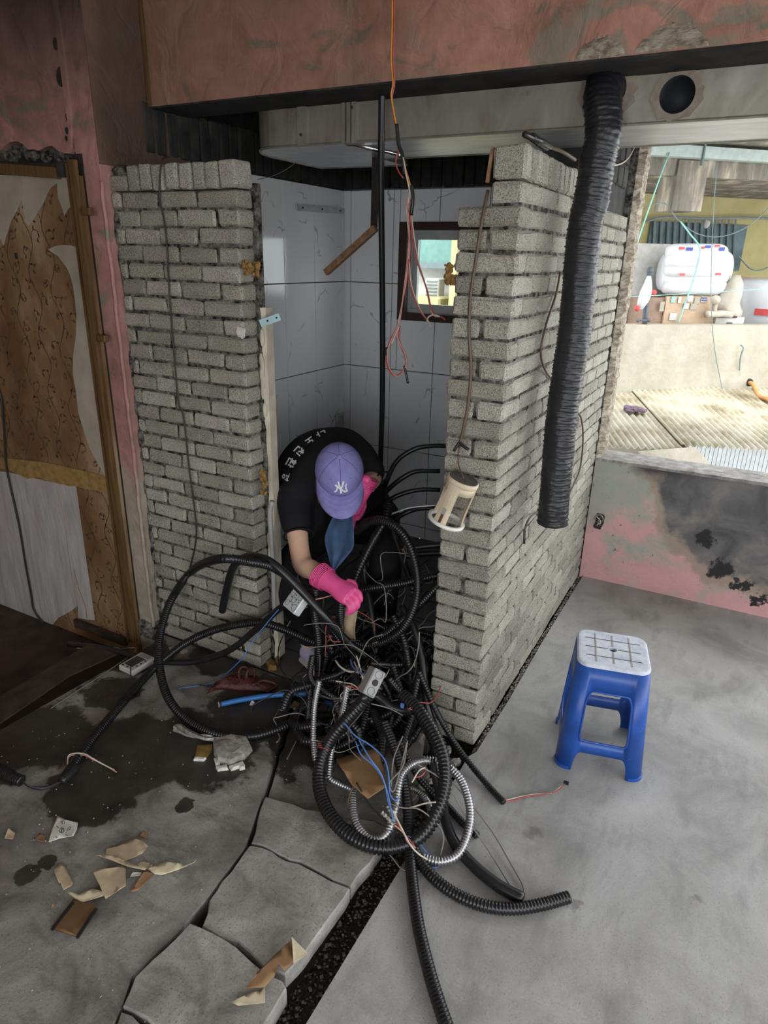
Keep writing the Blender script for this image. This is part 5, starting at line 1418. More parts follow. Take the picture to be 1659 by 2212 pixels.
# single wires that read clearly over the heap
SW = [('wire_blue', .0032, ((742, 1560, .26), (768, 1590, .24), (800, 1610, .22), (830, 1640, .20), (840, 1680, .17), (842, 1715, .14), (855, 1730, .13), (862, 1722, .14)), 'blue wire looping over the brown sheet to the silver arch'),
      ('wire_blue', .0032, ((775, 1598, .24), (800, 1640, .22), (822, 1670, .19), (836, 1710, .15), (845, 1750, .12), (850, 1775, .10)), 'blue wire running down the right edge of the brown sheet'),
      ('wire_blue', .0030, ((768, 1602, .24), (780, 1630, .22), (808, 1655, .20), (830, 1690, .17), (840, 1740, .12)), 'blue wire crossing the corner of the brown sheet'),
      ('wire_blue', .0028, ((880, 1805, .06), (905, 1820, .04), (920, 1840, .03), (945, 1862, .015)), 'short blue wire beside the thick conduit at the heap foot'),
      ('wire_blue', .0028, ((905, 1840, .03), (915, 1865, .02), (935, 1875, .012), (955, 1868, .012)), 'blue wire curled on the floor under the silver arch'),
      ('wire_red', .0026, ((855, 1775, .10), (868, 1795, .08), (885, 1815, .06), (895, 1828, .05)), 'red wire bundle end at the foot of the heap'),
      ('wire_pink', .0026, ((852, 1782, .10), (872, 1800, .08), (880, 1818, .06), (898, 1832, .045)), 'salmon wire beside the red bundle at the foot of the heap'),
      ('wire_red', .0026, ((885, 1530, .28), (905, 1518, .28), (930, 1518, .26), (945, 1500, .24), (952, 1482, .24)), 'red wire sticking up before the partition foot'),
      ('wire_red', .0026, ((880, 1530, .28), (900, 1536, .27), (915, 1548, .25)), 'short red wire below the blue connector'),
      ('wire_red', .0024, ((744, 1485, .40), (758, 1482, .40), (770, 1490, .40), (776, 1480, .40)), 'kinked red wire left of the grey junction box'),
      ('wire_red', .0024, ((710, 1370, .40), (718, 1385, .38), (735, 1386, .37)), 'red wire loop hanging below the pale junction box'),
      ('wire_red', .0026, ((778, 1270, .42), (768, 1300, .40), (762, 1330, .37), (755, 1360, .34)), 'red wire falling from the pink gloved fingers'),
      ('wire_white', .0044, ((725, 1427, .34), (735, 1440, .34), (752, 1450, .34), (775, 1452, .35), (790, 1465, .37)), 'thick cream wire entering the grey junction box'),
      ('wire_white', .0030, ((765, 1430, .36), (775, 1450, .36), (788, 1462, .38)), 'cream wire twisted with blue above the grey box'),
      ('wire_blue', .0030, ((757, 1425, .36), (762, 1440, .36), (775, 1450, .37), (790, 1458, .38)), 'blue wire twisted with cream above the grey box'),
      ('wire_blue', .0026, ((672, 1280, .50), (690, 1240, .55), (650, 1235, .56), (642, 1250, .54)), 'blue wire loop left of the pink glove cuff'),
      ('wire_pink', .0030, ((676, 1296, .52), (695, 1292, .52), (718, 1286, .52), (740, 1284, .52)), 'salmon wire pointing at the pink glove'),
      ('wire_pink', .0026, ((642, 1245, .50), (655, 1270, .48), (668, 1290, .46), (680, 1310, .44)), 'salmon wire along the conduit above the pale box'),
      ('wire_white', .0028, ((670, 1445, .12), (676, 1430, .18), (690, 1400, .24), (712, 1380, .28), (724, 1330, .34)), 'cream wire rising past the lavender shoe'),
      ('wire_red', .0026, ((668, 1465, .08), (674, 1440, .14), (690, 1420, .2), (706, 1400, .24)), 'red wire ending by the lavender shoe'),
      ('wire_white', .0026, ((655, 1463, .06), (668, 1450, .1), (673, 1442, .14)), 'short cream wire end before the shoe toe'),
      ('wire_grey', .0032, ((700, 1290, .34), (692, 1380, .28), (690, 1450, .2), (682, 1500, .14)), 'grey wire hanging straight beside the shoe'),
      ('wire_grey', .0030, ((612, 1372, .16), (625, 1345, .22), (640, 1325, .26), (665, 1310, .30)), 'grey wire arching under the pale junction box'),
      ('wire_grey', .0030, ((1128, 1940, .006), (1110, 1925, .01), (1060, 1845, .02), (1010, 1770, .07), (960, 1690, .14), (900, 1650, .2)), 'long grey wire running down to the cut end of the smooth hose'),
      ('wire_grey', .0030, ((1128, 1940, .006), (1130, 1915, .008), (1100, 1860, .012), (1065, 1800, .02), (1020, 1740, .06), (960, 1670, .15)), 'outermost grey wire arching over the bare floor'),
      ('wire_grey', .0028, ((840, 1735, .12), (870, 1745, .12), (905, 1748, .12), (945, 1780, .08), (958, 1810, .05), (950, 1855, .02)), 'grey wire curving across the thick conduit'),
      ('wire_white', .0030, ((885, 1745, .1), (920, 1735, .12), (942, 1755 - 22, .13)), 'straight cream wire pointing at the right bend'),
      ('wire_grey', .0032, ((880, 1600, .24), (865, 1660, .18), (850, 1710, .14), (842, 1690, .16), (870, 1655, .19), (880, 1600, .22)), 'grey wire loop above the silver arch'),
      ('wire_grey', .0030, ((870, 1590, .24), (850, 1640, .2), (845, 1700, .14)), 'grey wire falling to the brown sheet corner'),
      ('wire_white', .0030, ((890, 1690, .18), (905, 1665, .19), (918, 1658, .19)), 'short cream wire inside the silver arch'),
      ('wire_red', .0026, ((895, 1680, .17), (910, 1676, .18), (920, 1665, .18)), 'short red wire inside the silver arch'),
      ('wire_black', .0034, ((770, 1690, .12), (800, 1740, .08), (840, 1780, .06), (860, 1800, .05)), 'black wire below the brown sheet'),
      ('wire_brown', .0028, ((762, 1700, .1), (752, 1730, .06), (757, 1760, .03)), 'thin brown wire leading to the white connector'),
      ('wire_grey', .0028, ((805, 1815, .012), (845, 1850, .008), (870, 1878, .006), (910, 1880, .006), (945, 1862, .008)), 'grey wire bridging the trench at the heap foot'),
      ('wire_white', .0032, ((848, 1750, .12), (868, 1790, .09), (890, 1830, .06), (920, 1855, .03), (950, 1862, .02)), 'cream wire strand along the thick conduit'),
      ('wire_grey', .0026, ((690, 1500, .2), (720, 1510, .22), (760, 1500, .26), (800, 1505, .28)), 'grey wire in front of the grey junction box'),
      ('wire_grey', .0026, ((802, 1520, .28), (840, 1530, .26), (870, 1545, .24)), 'grey wire right of the grey junction box'),
      ('wire_grey', .0028, ((952, 1485, .1), (930, 1510, .12), (905, 1510, .16), (888, 1480, .2), (895, 1440, .24)), 'grey wire curling against the partition foot'),
      ('wire_black', .0030, ((430, 1480, .006), (590, 1495, .01), (640, 1500, .04), (605, 1440, .10), (602, 1400, .14), (612, 1372, .16)), 'long black wire curving round the doorway corner'),
      ('wire_black', .0026, ((625, 1262, .30), (590, 1280, .25), (562, 1310, .18), (575, 1345, .12), (600, 1362, .1)), 'thin black wire ring before the door jamb'),
      ('wire_grey', .0030, ((20 + 600, 1640, .006), (640, 1600, .008), (655, 1570, .01), (670, 1545, .02)), 'grey wire lying on the crack edge'),
      ('wire_grey', .0026, ((165, 1400, .004), (240, 1404, .004), (290, 1408, .006), (110, 1530, .004)), 'pale wire on the floor by the white device')]
for mt, r_, L, lab in SW:
    m = MB(); m.tube(cr(zp(*L), .008), r_ * .9, 6); tag(m.build('loose_wire', M[mt], None, True), lab, 'wire')
for k in range(16):
    px = 800 + rnd.random() * 120; py = 1170 + rnd.random() * 140; yv = .2 + rnd.random() * .3
    P = [at(px, py, y=yv)]
    for i in range(4): P.append(P[-1] + Vector((rnd.uniform(-.06, .06), rnd.uniform(-.05, .03), rnd.uniform(-.10, .06))))
    m = MB(); m.tube(cr(P, .012), .0024, 5); tag(m.build('thin_wire', M['wire_grey'], None, True), 'thin grey wire tangled in the cable heap', 'wire', 'thin wires in the cable heap')

# junction boxes
def box_frame(c, xa, ya):
    xa = xa.normalized(); za = xa.cross(ya).normalized(); ya = za.cross(xa)
    return Matrix(((xa.x, ya.x, za.x, c.x), (xa.y, ya.y, za.y, c.y), (xa.z, ya.z, za.z, c.z), (0, 0, 0, 1)))
def jbox(name, label, c, xa, ya, sx, sy, sz, mat, kn, dark=()):
    T_ = box_frame(c, xa, ya)
    o = thing(name, label, 'junction box', c)
    vs, fs = chamfer_box((sx, sy, sz), .004); m = MB(); m.add([T_ @ Vector(v) for v in vs], fs); m.build('body', mat, o)
    for a, b, r_ in kn:
        m = MB(); m.tube([T_ @ Vector((a + r_ * math.cos(2 * math.pi * i / 20), b + r_ * math.sin(2 * math.pi * i / 20), sz / 2 + .0005)) for i in range(21)], .0009, 5, False); m.build('knockout', M['line_dark'], o)
    for a, b, r_ in dark:
        m = MB(); m.tube([T_ @ Vector((a, b, sz / 2 - .001)), T_ @ Vector((a, b, sz / 2 + .001))], r_, 14); m.build('hole', M['near_black'], o)
    return o, T_
# pale square steel box under the arm
c_ = at(641, 1300, y=-.11)
xa = (at(668, 1272, y=-.11) - at(640, 1298, y=-.10)); xa = at(668, 1297, y=-.13) - at(637, 1272, y=-.09); ya = at(637, 1272, y=-.09) - at(612, 1302, y=-.13)
jbox('junction_box', 'pale square steel junction box with round knockouts beside the doorway', c_, xa, ya, .088, .088, .038, M['box_white'],
     [(-.026, .022, .014), (.026, -.022, .014), (0, 0, .012), (.024, .022, .011), (-.024, -.022, .011)],
     [(-.004, .022, .0028), (-.018, .006, .0028), (.012, .008, .0028), (.006, -.018, .0028), (-.012, -.012, .0028), (.030, .004, .0028)])
c_ = at(803, 1473, z=.40)
xa = at(822, 1452, z=.42) - at(790, 1478, z=.40); ya = Vector((0, .25, 1)).cross(xa)
xa = RT * .62 + UP * .78; ya = (RT * -.75 + UP * .5 - fw * .2)
xa = (RT * .45 + UP * .85 + fw * .25).normalized()
ya = (RT * -.80 + UP * .42 - fw * .35)
gb, T_ = jbox('junction_box', 'grey plastic junction box with round plugs on top of the cable heap', c_, xa, ya, .098, .050, .055, M['box_grey'],
     [(.032, 0, .014), (-.030, 0, .014)], [(.002, 0, .012)])
for a in (-.028, .002, .030):
    m = MB(); m.tube([T_ @ Vector((a + .011 * math.cos(2 * math.pi * i / 16), -.0255, .011 * math.sin(2 * math.pi * i / 16))) for i in range(17)], .0018, 5, False); m.build('side_ring', M['box_grey'], gb)
m = MB(); m.tube([T_ @ Vector((-.045, 0, 0)), T_ @ Vector((-.075, 0, -.004))], .019, 14); m.build('conduit_gland', M['conduit'], gb, True)
bc_ = at(869, 1524, z=.27)
m = MB(); m.cbox(bc_, (.014, .010, .018), None, .002); tag(m.build('blue_connector', M['wire_blue']), 'small blue wire connector right of the grey junction box', 'connector')
for px, py, z_, lab in ((757, 1779, .014, 'small white plastic connector on the broken slab'), (903, 1808, .05, 'small white plastic connector under the thick conduit')):
    q = at(px, py, z=z_); o = thing('wire_connector', lab, 'connector', q)
    m = MB(); m.cbox(q + Vector((0, 0, .0)), (.018, .014, .014), None, .002); m.build('shell', M['box_white'], o)
    m = MB(); m.cbox(q + Vector((.003, -.0065, .0)), (.007, .003, .007)); m.build('socket_hole', M['near_black'], o)
for px0, py0, px1, py1, z_, lab in ((825, 1755, 848, 1778, .12, 'left strip of crimped clear tape at the heap foot'), (838, 1742, 850, 1770, .12, 'right strip of crimped clear tape at the heap foot')):
    m = MB(); P = cr(zp((px0, py0, z_), ((px0 + px1) / 2, (py0 + py1) / 2, z_ - .01), (px1, py1, z_ - .03)), .006); m.tube(P, .006, 6, True, [.006 * (1 + .3 * (-1) ** i) for i in range(len(P))]); tag(m.build('tape_strip', M['film'], None), lab, 'tape')
# ================================================================== the bent-over worker
pr = thing('person', 'person in black T-shirt, lavender cap and pink rubber gloves, bent over pulling cables', 'person', (-.88, .25, 0))
Hd = at(733, 1018, y=.15)
u_ = (CAM - Hd).normalized(); up_i = (UP - u_ * UP.dot(u_)).normalized()
tl = R(30)
hz = (u_ * math.cos(tl) + up_i * math.sin(tl)).normalized()          # out of the crown of the head
hy = (u_ * math.sin(tl) - up_i * math.cos(tl)); hy = (hy - RT * -.06); hy = (hy - hz * hy.dot(hz)).normalized()   # where the face looks
hx_ = hy.cross(hz)                                                   # the worker's right
def hp(x_, y_, z_): return Hd + hx_ * x_ + hy * y_ + hz * z_
HM = Matrix((hx_, hy, hz)).transposed()
S_R, S_L = at(634, 1072, y=.20), at(772, 985, y=.36)
NB = (S_R + S_L) / 2 + Vector((.01, -.02, .05))
PV = Vector((-.93, .66, .60))
E_R, W_R, K_R = at(653, 1216, y=.03), at(705, 1252, y=-.03), at(757, 1288, y=-.055)
E_L, W_L = at(806, 1030, y=.34), at(789, 1052, y=.20)
hipR, hipL = PV + Vector((-.09, -.02, -.02)), PV + Vector((.10, .03, -.02))
kneeR, ankR = at(617, 1235, y=.22), Vector((-.895, .155, .10))
kneeL, ankL = Vector((-.60, .34, .56)), Vector((-.63, .40, .10))
def limb(m, pts, rads, n=14):
    P = cr(pts, .025); L = np.linspace(0, 1, len(pts)); rr = np.interp(np.linspace(0, 1, len(P)), L, rads)
    m.tube(P, .05, n, True, list(rr))
    m.ball(P[0], rr[0] * .99, 12, 8); m.ball(P[-1], rr[-1] * .99, 12, 8)
def ell(m, a, b, ra, rb, side, k=.68, n=20, steps=8):
    d = (b - a).normalized(); sx = (side - d * side.dot(d)).normalized(); sy = d.cross(sx); rings = []
    for i in range(steps + 1):
        t = i / steps; r_ = ra + (rb - ra) * t
        rings.append([a.lerp(b, t) + (sx * math.cos(2 * math.pi * j / n) + sy * k * math.sin(2 * math.pi * j / n)) * r_ for j in range(n)])
    m.loft(rings)
sh_dir = (S_L - S_R).normalized()
# body: one continuous skin surface (trunk, head, arms, legs)
m = MB()
ell(m, PV, NB + (NB - PV).normalized() * -.05, .135, .15, sh_dir)
limb(m, [NB, (NB + Hd) / 2 + Vector((0, 0, -.02)), Hd - hz * .06], [.055, .055, .06])
m.ball(Hd - hz * .035, .1, 20, 14, HM, (.80, .96, 1.10))
m.ball(hp(0, .085, -.075), .03, 10, 8, HM, (.55, .8, 1.0)); m.ball(hp(0, .055, -.115), .045, 12, 8, HM, (.9, .8, .7))
for s_ in (-1, 1): m.ball(hp(.080 * s_, -.005, -.055), .026, 10, 8, HM, (.35, .8, 1.15))
limb(m, [S_R, S_R.lerp(E_R, .5) + Vector((-.005, 0, 0)), E_R, E_R.lerp(W_R, .45), W_R], [.058, .052, .043, .045, .034])
limb(m, [S_L, S_L.lerp(E_L, .5), E_L, E_L.lerp(W_L, .5), W_L], [.055, .048, .040, .042, .032])
limb(m, [hipR, kneeR, kneeR.lerp(ankR, .4), ankR], [.085, .058, .055, .034]); limb(m, [hipL, kneeL, kneeL.lerp(ankL, .4), ankL], [.085, .058, .055, .034])
body = m.build('body', M['skin'], pr, True, remesh=.010, sm_it=4)
for s_ in (-1, 1):
    m = MB(); m.ball(hp(.032 * s_, .088, -.052), .011, 10, 8); m.build('eye', M['emblem'], pr, True)
    m = MB(); m.ball(hp(.032 * s_, .0965, -.054), .005, 8, 6); m.build('pupil', M['hair'], pr, True)
m = MB(); m.ball(hp(0, .098, -.108), .018, 10, 6, HM, (1, .3, .32)); m.build('mouth', M['wire_red'], pr, True)
# T-shirt
m = MB()
mid = PV.lerp(NB, .55) + Vector((0, .02, .06))
ell(m, PV + (PV - mid).normalized() * .10, mid, .155, .175, sh_dir, .72); ell(m, mid, NB + (NB - mid).normalized() * .0, .175, .135, sh_dir, .74)
limb(m, [S_R + sh_dir * .02, NB + Vector((0, .03, .02)), S_L - sh_dir * .02], [.078, .098, .078], 16)
m.ball(NB + Vector((-.02, .07, .03)), .10, 14, 10)
slR = S_R.lerp(E_R, .42); limb(m, [S_R, slR], [.082, .072], 16)
slL = S_L.lerp(E_L, .75); limb(m, [S_L, slL], [.080, .072], 16)
m.ball(S_R.lerp(PV, .35), .12, 14, 10); m.ball(S_R + Vector((.03, .06, -.10)), .10, 14, 10)
limb(m, [at(634, 1050, y=.30), at(642, 1015, y=.38), at(672, 985, y=.42), at(735, 972, y=.42), S_L], [.095, .105, .115, .105, .08], 18)
shirt = m.build('t_shirt', M['shirt'], pr, True, remesh=.011, sm_it=9)
for c0, c1, r_ in ((slR, E_R, .0655), (slL, E_L, .064)):
    d_ = (c1 - c0).normalized(); a_ = d_.orthogonal().normalized(); b_ = d_.cross(a_); q = c0 + d_ * .056
    m = MB(); m.tube([q + (a_ * math.cos(2 * math.pi * i / 20) + b_ * math.sin(2 * math.pi * i / 20)) * r_ for i in range(21)], .004, 6, False); m.build('sleeve_hem', M['shirt'], shirt, True)
# trousers
m = MB()
ell(m, PV + (PV - mid).normalized() * .06, PV + (mid - PV).normalized() * .04, .165, .16, sh_dir, .8)
m.ball(PV + Vector((0, .05, -.02)), .165, 16, 12)
limb(m, [hipR, kneeR, kneeR.lerp(ankR, .45), ankR + Vector((0, 0, .06))], [.115, .082, .074, .060], 16)
limb(m, [hipL, kneeL, kneeL.lerp(ankL, .45), ankL + Vector((0, 0, .06))], [.115, .080, .072, .055], 16)
m.build('trousers', M['trousers'], pr, True, remesh=.012, sm_it=5)
# cap
cap = thing('cap', None, None, pr.location); cap.parent = pr; cap.location = (0, 0, 0); ORG[cap.name] = Vector(pr.location); cap['label'] = 'lavender baseball cap with white monogram'
CX, CY, CZ = .098, .112, .105
def dome(th, ph, k=1.0):
    """th from the crown, ph = 0 to the front"""
    zz = math.cos(th); rr = math.sin(th) ** .86 if th < math.pi / 2 else 1.0
    f = 1 + .05 * max(0, math.cos(ph)) * math.sin(th)
    z0 = zz * CZ if th < math.pi / 2 else -(th - math.pi / 2) * .05
    return hp(-math.sin(ph) * CX * rr * k, math.cos(ph) * CY * rr * f * k, z0 * k + .012)
m = MB(); rings = []
for i in range(1, 19):
    th = R(108) * i / 18
    rings.append([dome(th, 2 * math.pi * j / 48) for j in range(48)])
m.loft(rings, False); m.add([dome(0.001, 2 * math.pi * j / 48) for j in range(48)] + [tuple(v) for v in rings[0]], [(j, (j + 1) % 48, 48 + (j + 1) % 48, 48 + j) for j in range(48)])
m.add([dome(0.001, 2 * math.pi * j / 48) for j in range(48)], [tuple(range(48))])
m.build('crown', M['cap'], cap, True, solid=.003)
for k in range(6):
    ph = R(60 * k)
    m = MB(); m.tube([dome(R(5 + 100 * i / 20), ph, 1.006) for i in range(21)], .0019, 5); m.build('seam', M['stitch'], cap, True)
    m = MB(); a0 = R(60 * k + 30); q = dome(R(50), a0, 1.003); e1 = (dome(R(52), a0) - dome(R(48), a0)).normalized(); e2 = (dome(R(50), a0 + .03) - dome(R(50), a0 - .03)).normalized()
    m.tube([q + (e1 * math.cos(2 * math.pi * i / 12) + e2 * math.sin(2 * math.pi * i / 12)) * .0042 for i in range(13)], .0011, 5, False); m.ball(q, .0022, 8, 5); m.build('eyelet', M['stitch'], cap, True)
m = MB(); m.ball(dome(.001, 0), .0105, 12, 8, HM, (1, 1, .7)); m.build('button', M['cap'], cap, True)
m = MB(); rings = []
for i in range(10):
    t = i / 9; ring = []
    for j in range(25):
        a = R(-74 + 148 * j / 24)
        base = dome(R(93), a, 1.0)
        ln = .098 * (math.cos(a * 1.05) ** .55 if abs(a) < R(80) else 0)
        q = base + hy * (ln * t) - hz * (.018 * t * t + .030 * (math.sin(a) ** 2) * t * .8)
        q += hx_ * (-math.sin(a) * .004 * t)
        ring.append(q)
    rings.append(ring)
m.loft(rings, False, False); m.build('brim', M['cap'], cap, True, solid=.004)
m = MB(); m.tube([dome(R(92), R(-74 + 148 * j / 24), 1.006) for j in range(25)], .0016, 5); m.build('brim_seam', M['stitch'], cap, True)
for t in (.25, .5, .75):
    m = MB(); m.tube([rings[int(t * 9)][j] + hz * .0022 for j in range(2, 23)], .0007, 4); m.build('brim_stitch', M['stitch'], cap, True)
def emb(x_, y_): return dome(R(66) - (y_ - .5) * .060 / .108, (.5 - x_) * -.056 / .098, 1.018)
def ribbon(pts, w_, name, mat, parent, fn, th=.0022):
    m = MB()
    P = []
    for i in range(len(pts) - 1):
        for k in range(5): P.append(Vector(pts[i]).lerp(Vector(pts[i + 1]), k / 5))
    P.append(Vector(pts[-1]))
    L, R_ = [], []
    for i, p in enumerate(P):
        t = (P[min(i + 1, len(P) - 1)] - P[max(i - 1, 0)]).normalized(); n_ = Vector((-t.y, t.x)); ww = w_[0] + (w_[1] - w_[0]) * i / max(1, len(P) - 1)
        L.append(fn(*(p + n_ * ww / 2))); R_.append(fn(*(p - n_ * ww / 2)))
    m.loft([L, R_], False, False); return m.build(name, mat, parent, solid=th)
for pts, w_ in ((((.27, 1.0), (.40, .70), (.50, .44)), (.13, .10)), (((.74, 1.0), (.62, .72), (.50, .44)), (.15, .10)), (((.50, .46), (.50, .02)), (.11, .16)),
                (((.04, .72), (.16, .66), (.22, .48), (.16, .26), (.02, .12)), (.09, .10)), (((.12, .74), (.45, .44), (.80, .16)), (.12, .11)),
                (((.98, .78), (.86, .62), (.88, .36), (.96, .16), (.72, .13)), (.10, .10))):
    ribbon(pts, w_, 'emblem_stroke', M['emblem'], cap, emb)
# hair below the cap
m = MB(); m.ball(hp(0, -.045, -.02), .1, 18, 12, HM, (.92, .78, .95)); m.ball(hp(0, -.10, -.045), .06, 12, 8, HM, (1.1, .7, .8))
rg = random.Random(11)
for i in range(26):
    s_ = rg.choice((1, 1, -1)); p0 = hp(s_ * (.082 + rg.uniform(0, .012)), rg.uniform(-.07, .05), -.02)
    m.tube(cr([p0, p0 - hz * .04 + hx_ * s_ * .006 + hy * rg.uniform(-.01, .02), p0 - hz * rg.uniform(.06, .11) + hy * rg.uniform(0, .045)], .012), .0035, 5)
m.build('hair', M['hair'], pr, True)
# gloves
def glove(W0, K0, palm_n, r0, down, name, label, curl=1.0):
    g = thing(name, None, None, pr.location); g.parent = pr; g.location = (0, 0, 0); ORG[g.name] = Vector(pr.location); g['label'] = label
    d = (K0 - W0).normalized(); nrm = (palm_n - d * palm_n.dot(d)).normalized(); sd = d.cross(nrm)
    m = MB(); n = 18; rings = []
    for t, rx, ry in ((-.34, r0 * 1.08, r0 * 1.04), (-.1, r0 * .98, r0 * .94), (.15, r0 * .86, r0 * .80), (.38, r0 * .80, r0 * .70), (.6, r0 * .92, r0 * .60), (.85, r0 * .98, r0 * .56), (1.0, r0 * .92, r0 * .50)):
        c = W0.lerp(K0, t)
        rings.append([c + sd * math.cos(2 * math.pi * j / n) * rx + nrm * math.sin(2 * math.pi * j / n) * ry for j in range(n)])
    m.loft(rings)
    for i, (o_, L) in enumerate(((-.75, .062), (-.26, .074), (.24, .070), (.70, .055))):
        b = K0 + sd * o_ * r0 * .92 - d * .005
        p1 = b + d * L * .36 + nrm * -.006; p2 = p1 + (d * .35 + down * .9).normalized() * L * .42; p3 = p2 + (down * .9 - d * .55 * curl).normalized() * L * .36
        P = cr([b - d * .02, b, p1, p2, p3], .006); m.tube(P, .011, 10, True, list(np.linspace(.0125, .0095, len(P)))); m.ball(p3, .0098, 8, 6)
    b = W0.lerp(K0, .55) + sd * -r0 * .85
    P = cr([b, b + (sd * -.6 + d * .5 + down * .4).normalized() * .032, b + (sd * -.35 + d * .75 + down * .8).normalized() * .06, b + (d * .75 + down * .95).normalized() * .078], .006); m.tube(P, .012, 10, True, list(np.linspace(.0145, .010, len(P)))); m.ball(P[-1], .0102, 8, 6)
    m.build('glove_hand', M['glove'], g, True, remesh=.0045, sm_it=3)
    for k in range(7):
        t = -.32 + k * .055; c = W0.lerp(K0, t); rr = r0 * (1.075 - .012 * k)
        m = MB(); m.tube([c + sd * math.cos(2 * math.pi * j / 22) * rr + nrm * math.sin(2 * math.pi * j / 22) * rr * .97 for j in range(23)], .0024, 6, False); m.build('cuff_rib', M['glove'], g, True)
    return g
glove(W_R, K_R, (u_ + UP * .6).normalized(), .049, Vector((.05, -.15, -1)), 'rubber_glove', 'pink rubber glove reaching into the cables')
glove(W_L, W_L + Vector((-.035, -.03, -.115)), (u_ * .6 + RT).normalized(), .040, Vector((-.1, -.2, -1)), 'rubber_glove', 'pink rubber glove beside the cap')
m = MB(); q = at(792, 1036, y=.18); m.ball(q, .026, 12, 8, None, (.9, .8, .8)); m.build('glove_cuff_fold', M['glove'], pr, True)
# denim cloth at the chest
m = MB(); rings = []
tp = [(712, 1112), (726, 1108), (742, 1104), (760, 1102)]; 
rows = [((722, 1108), (762, 1100), .08), ((711, 1132), (764, 1130), .05), ((700, 1158), (765, 1160), .03), ((701, 1172), (766, 1184), .02), ((706, 1192), (752, 1200), .015), ((713, 1214), (735, 1219), .01), ((717, 1236), (719, 1237), .01)]
for (a, b, yv) in rows:
    rings.append([at(a[0] + (b[0] - a[0]) * i / 10, a[1] + (b[1] - a[1]) * i / 10, y=yv + .030 * mnoise.noise(Vector((i * .33, yv * 30, 3.1)))) for i in range(11)])
m.loft(rings, False, False); m.build('denim_cloth', M['denim'], pr, True, solid=.004, subd=1)
# shoes
def shoe(hl, toe, label):
    o = thing('shoe', None, None, pr.location); o.parent = pr; o.location = (0, 0, 0); ORG[o.name] = Vector(pr.location); o['label'] = label
    hl, toe = Vector(hl), Vector(toe); d = (toe - hl); L = d.length; d.normalize(); s = Vector((d.y, -d.x, 0)); zz = Vector((0, 0, 1))
    prof = [(0, .024, .010), (.03, .031, .075), (.12, .034, .085), (.25, .033, .082), (.38, .035, .078), (.5, .039, .066), (.65, .043, .054), (.8, .043, .046), (.92, .036, .040), (1, .014, .030)]
    def ringf(t, w_, h_, z0):
        c = hl + d * (t * L) + zz * z0
        return [c + s * (math.copysign(abs(math.cos(a)) ** .7, math.cos(a)) * w_) + zz * (h_ * (.5 + .5 * math.copysign(abs(math.sin(a)) ** .8, math.sin(a)))) for a in (2 * math.pi * j / 18 for j in range(18))]
    m = MB(); m.loft([ringf(t, w_, h_, .020) for t, w_, h_ in prof]); m.build('upper', M['shoe'], o, True, subd=1)
    m = MB(); m.loft([ringf(t, w_ + .004, .026, 0) for t, w_, h_ in prof]); m.build('sole', M['sole'], o, True)
    c = hl + d * (.17 * L) + zz * .103
    m = MB(); m.tube([c + (s * math.cos(2 * math.pi * j / 16) * .030 + d * math.sin(2 * math.pi * j / 16) * .038) for j in range(17)], .0035, 6, False); m.build('collar', M['shoe'], o, True)
    for k in range(5):
        t = .40 + k * .075; h_ = .020 + np.interp(t, [p[0] for p in prof], [p[2] for p in prof]); c = hl + d * (t * L) + zz * h_
        m = MB(); m.tube(cr([c - s * .02 - zz * .004, c + zz * .003, c + s * .02 - zz * .004 + d * .006], .006), .0024, 6); m.build('lace', M['sole'], o, True)
    q = hl + d * (.34 * L) - s * .0345 + zz * .052
    m = MB(); m.ball(q, .009, 10, 6, None, (1, 1, 1)); m.build('patch', M['stitch'], o, True)
h0, h1 = at(657, 1424, z=0), at(707, 1466, z=0)
dd = (h1 - h0).normalized()
shoe(h0, h0 + dd * .235, 'lavender canvas shoe by the door jamb')
shoe(ankL + Vector((.02, .05, -.10)), ankL + Vector((.06, -.17, -.10)), 'lavender canvas shoe hidden in the cables')
# white lettering printed on the back of the T-shirt
bpy.context.view_layer.update()
dg = bpy.context.evaluated_depsgraph_get(); se = shirt.evaluated_get(dg); mi = shirt.matrix_world.inverted()
def on_shirt(px, py):
    d = (fw + RT * ((px - W_PX / 2) / F_PX) - UP * ((py - H_PX / 2) / F_PX)).normalized()
    o = mi @ CAM; dl = (mi.to_3x3() @ d).normalized()
    ok, loc, nn, _ = se.ray_cast(o, dl)
    return (shirt.matrix_world @ loc + nn * .0025) if ok else None
def cir(cx, cy, r_): return [(cx + r_ * math.cos(2 * math.pi * i / 12), cy + r_ * math.sin(2 * math.pi * i / 12)) for i in range(13)]
GL = {'na': [[(.08, .85), (.08, .32), (.5, .32)], [(.72, 1), (.72, 0)], [(.72, .5), (.97, .5)]],
      'no': [[(.2, .95), (.2, .62), (.85, .62)], [(.5, .55), (.5, .2)], [(.03, .18), (.97, .18)]],
      'chin': [[(.22, 1), (.46, 1)], [(.06, .84), (.6, .84)], [(.34, .84), (.06, .48)], [(.34, .74), (.62, .48)], [(.82, 1), (.82, .4)], [(.2, .36), (.2, .06), (.92, .06)]],
      'hwan': [[(.22, 1), (.5, 1)], [(.06, .87), (.64, .87)], cir(.35, .67, .12), [(.35, .52), (.35, .42)], [(.06, .41), (.66, .41)], [(.8, 1), (.8, .3)], [(.8, .66), (.98, .66)], [(.2, .28), (.2, .04), (.92, .04)]],
      'gyeong': [[(.06, .92), (.48, .92), (.36, .5)], [(.82, 1), (.82, .42)], [(.56, .82), (.82, .82)], [(.54, .63), (.82, .63)], cir(.52, .18, .17)]}
def zz1(x_, y_): return (590 + x_ * .14466, 900 + y_ * .14466)
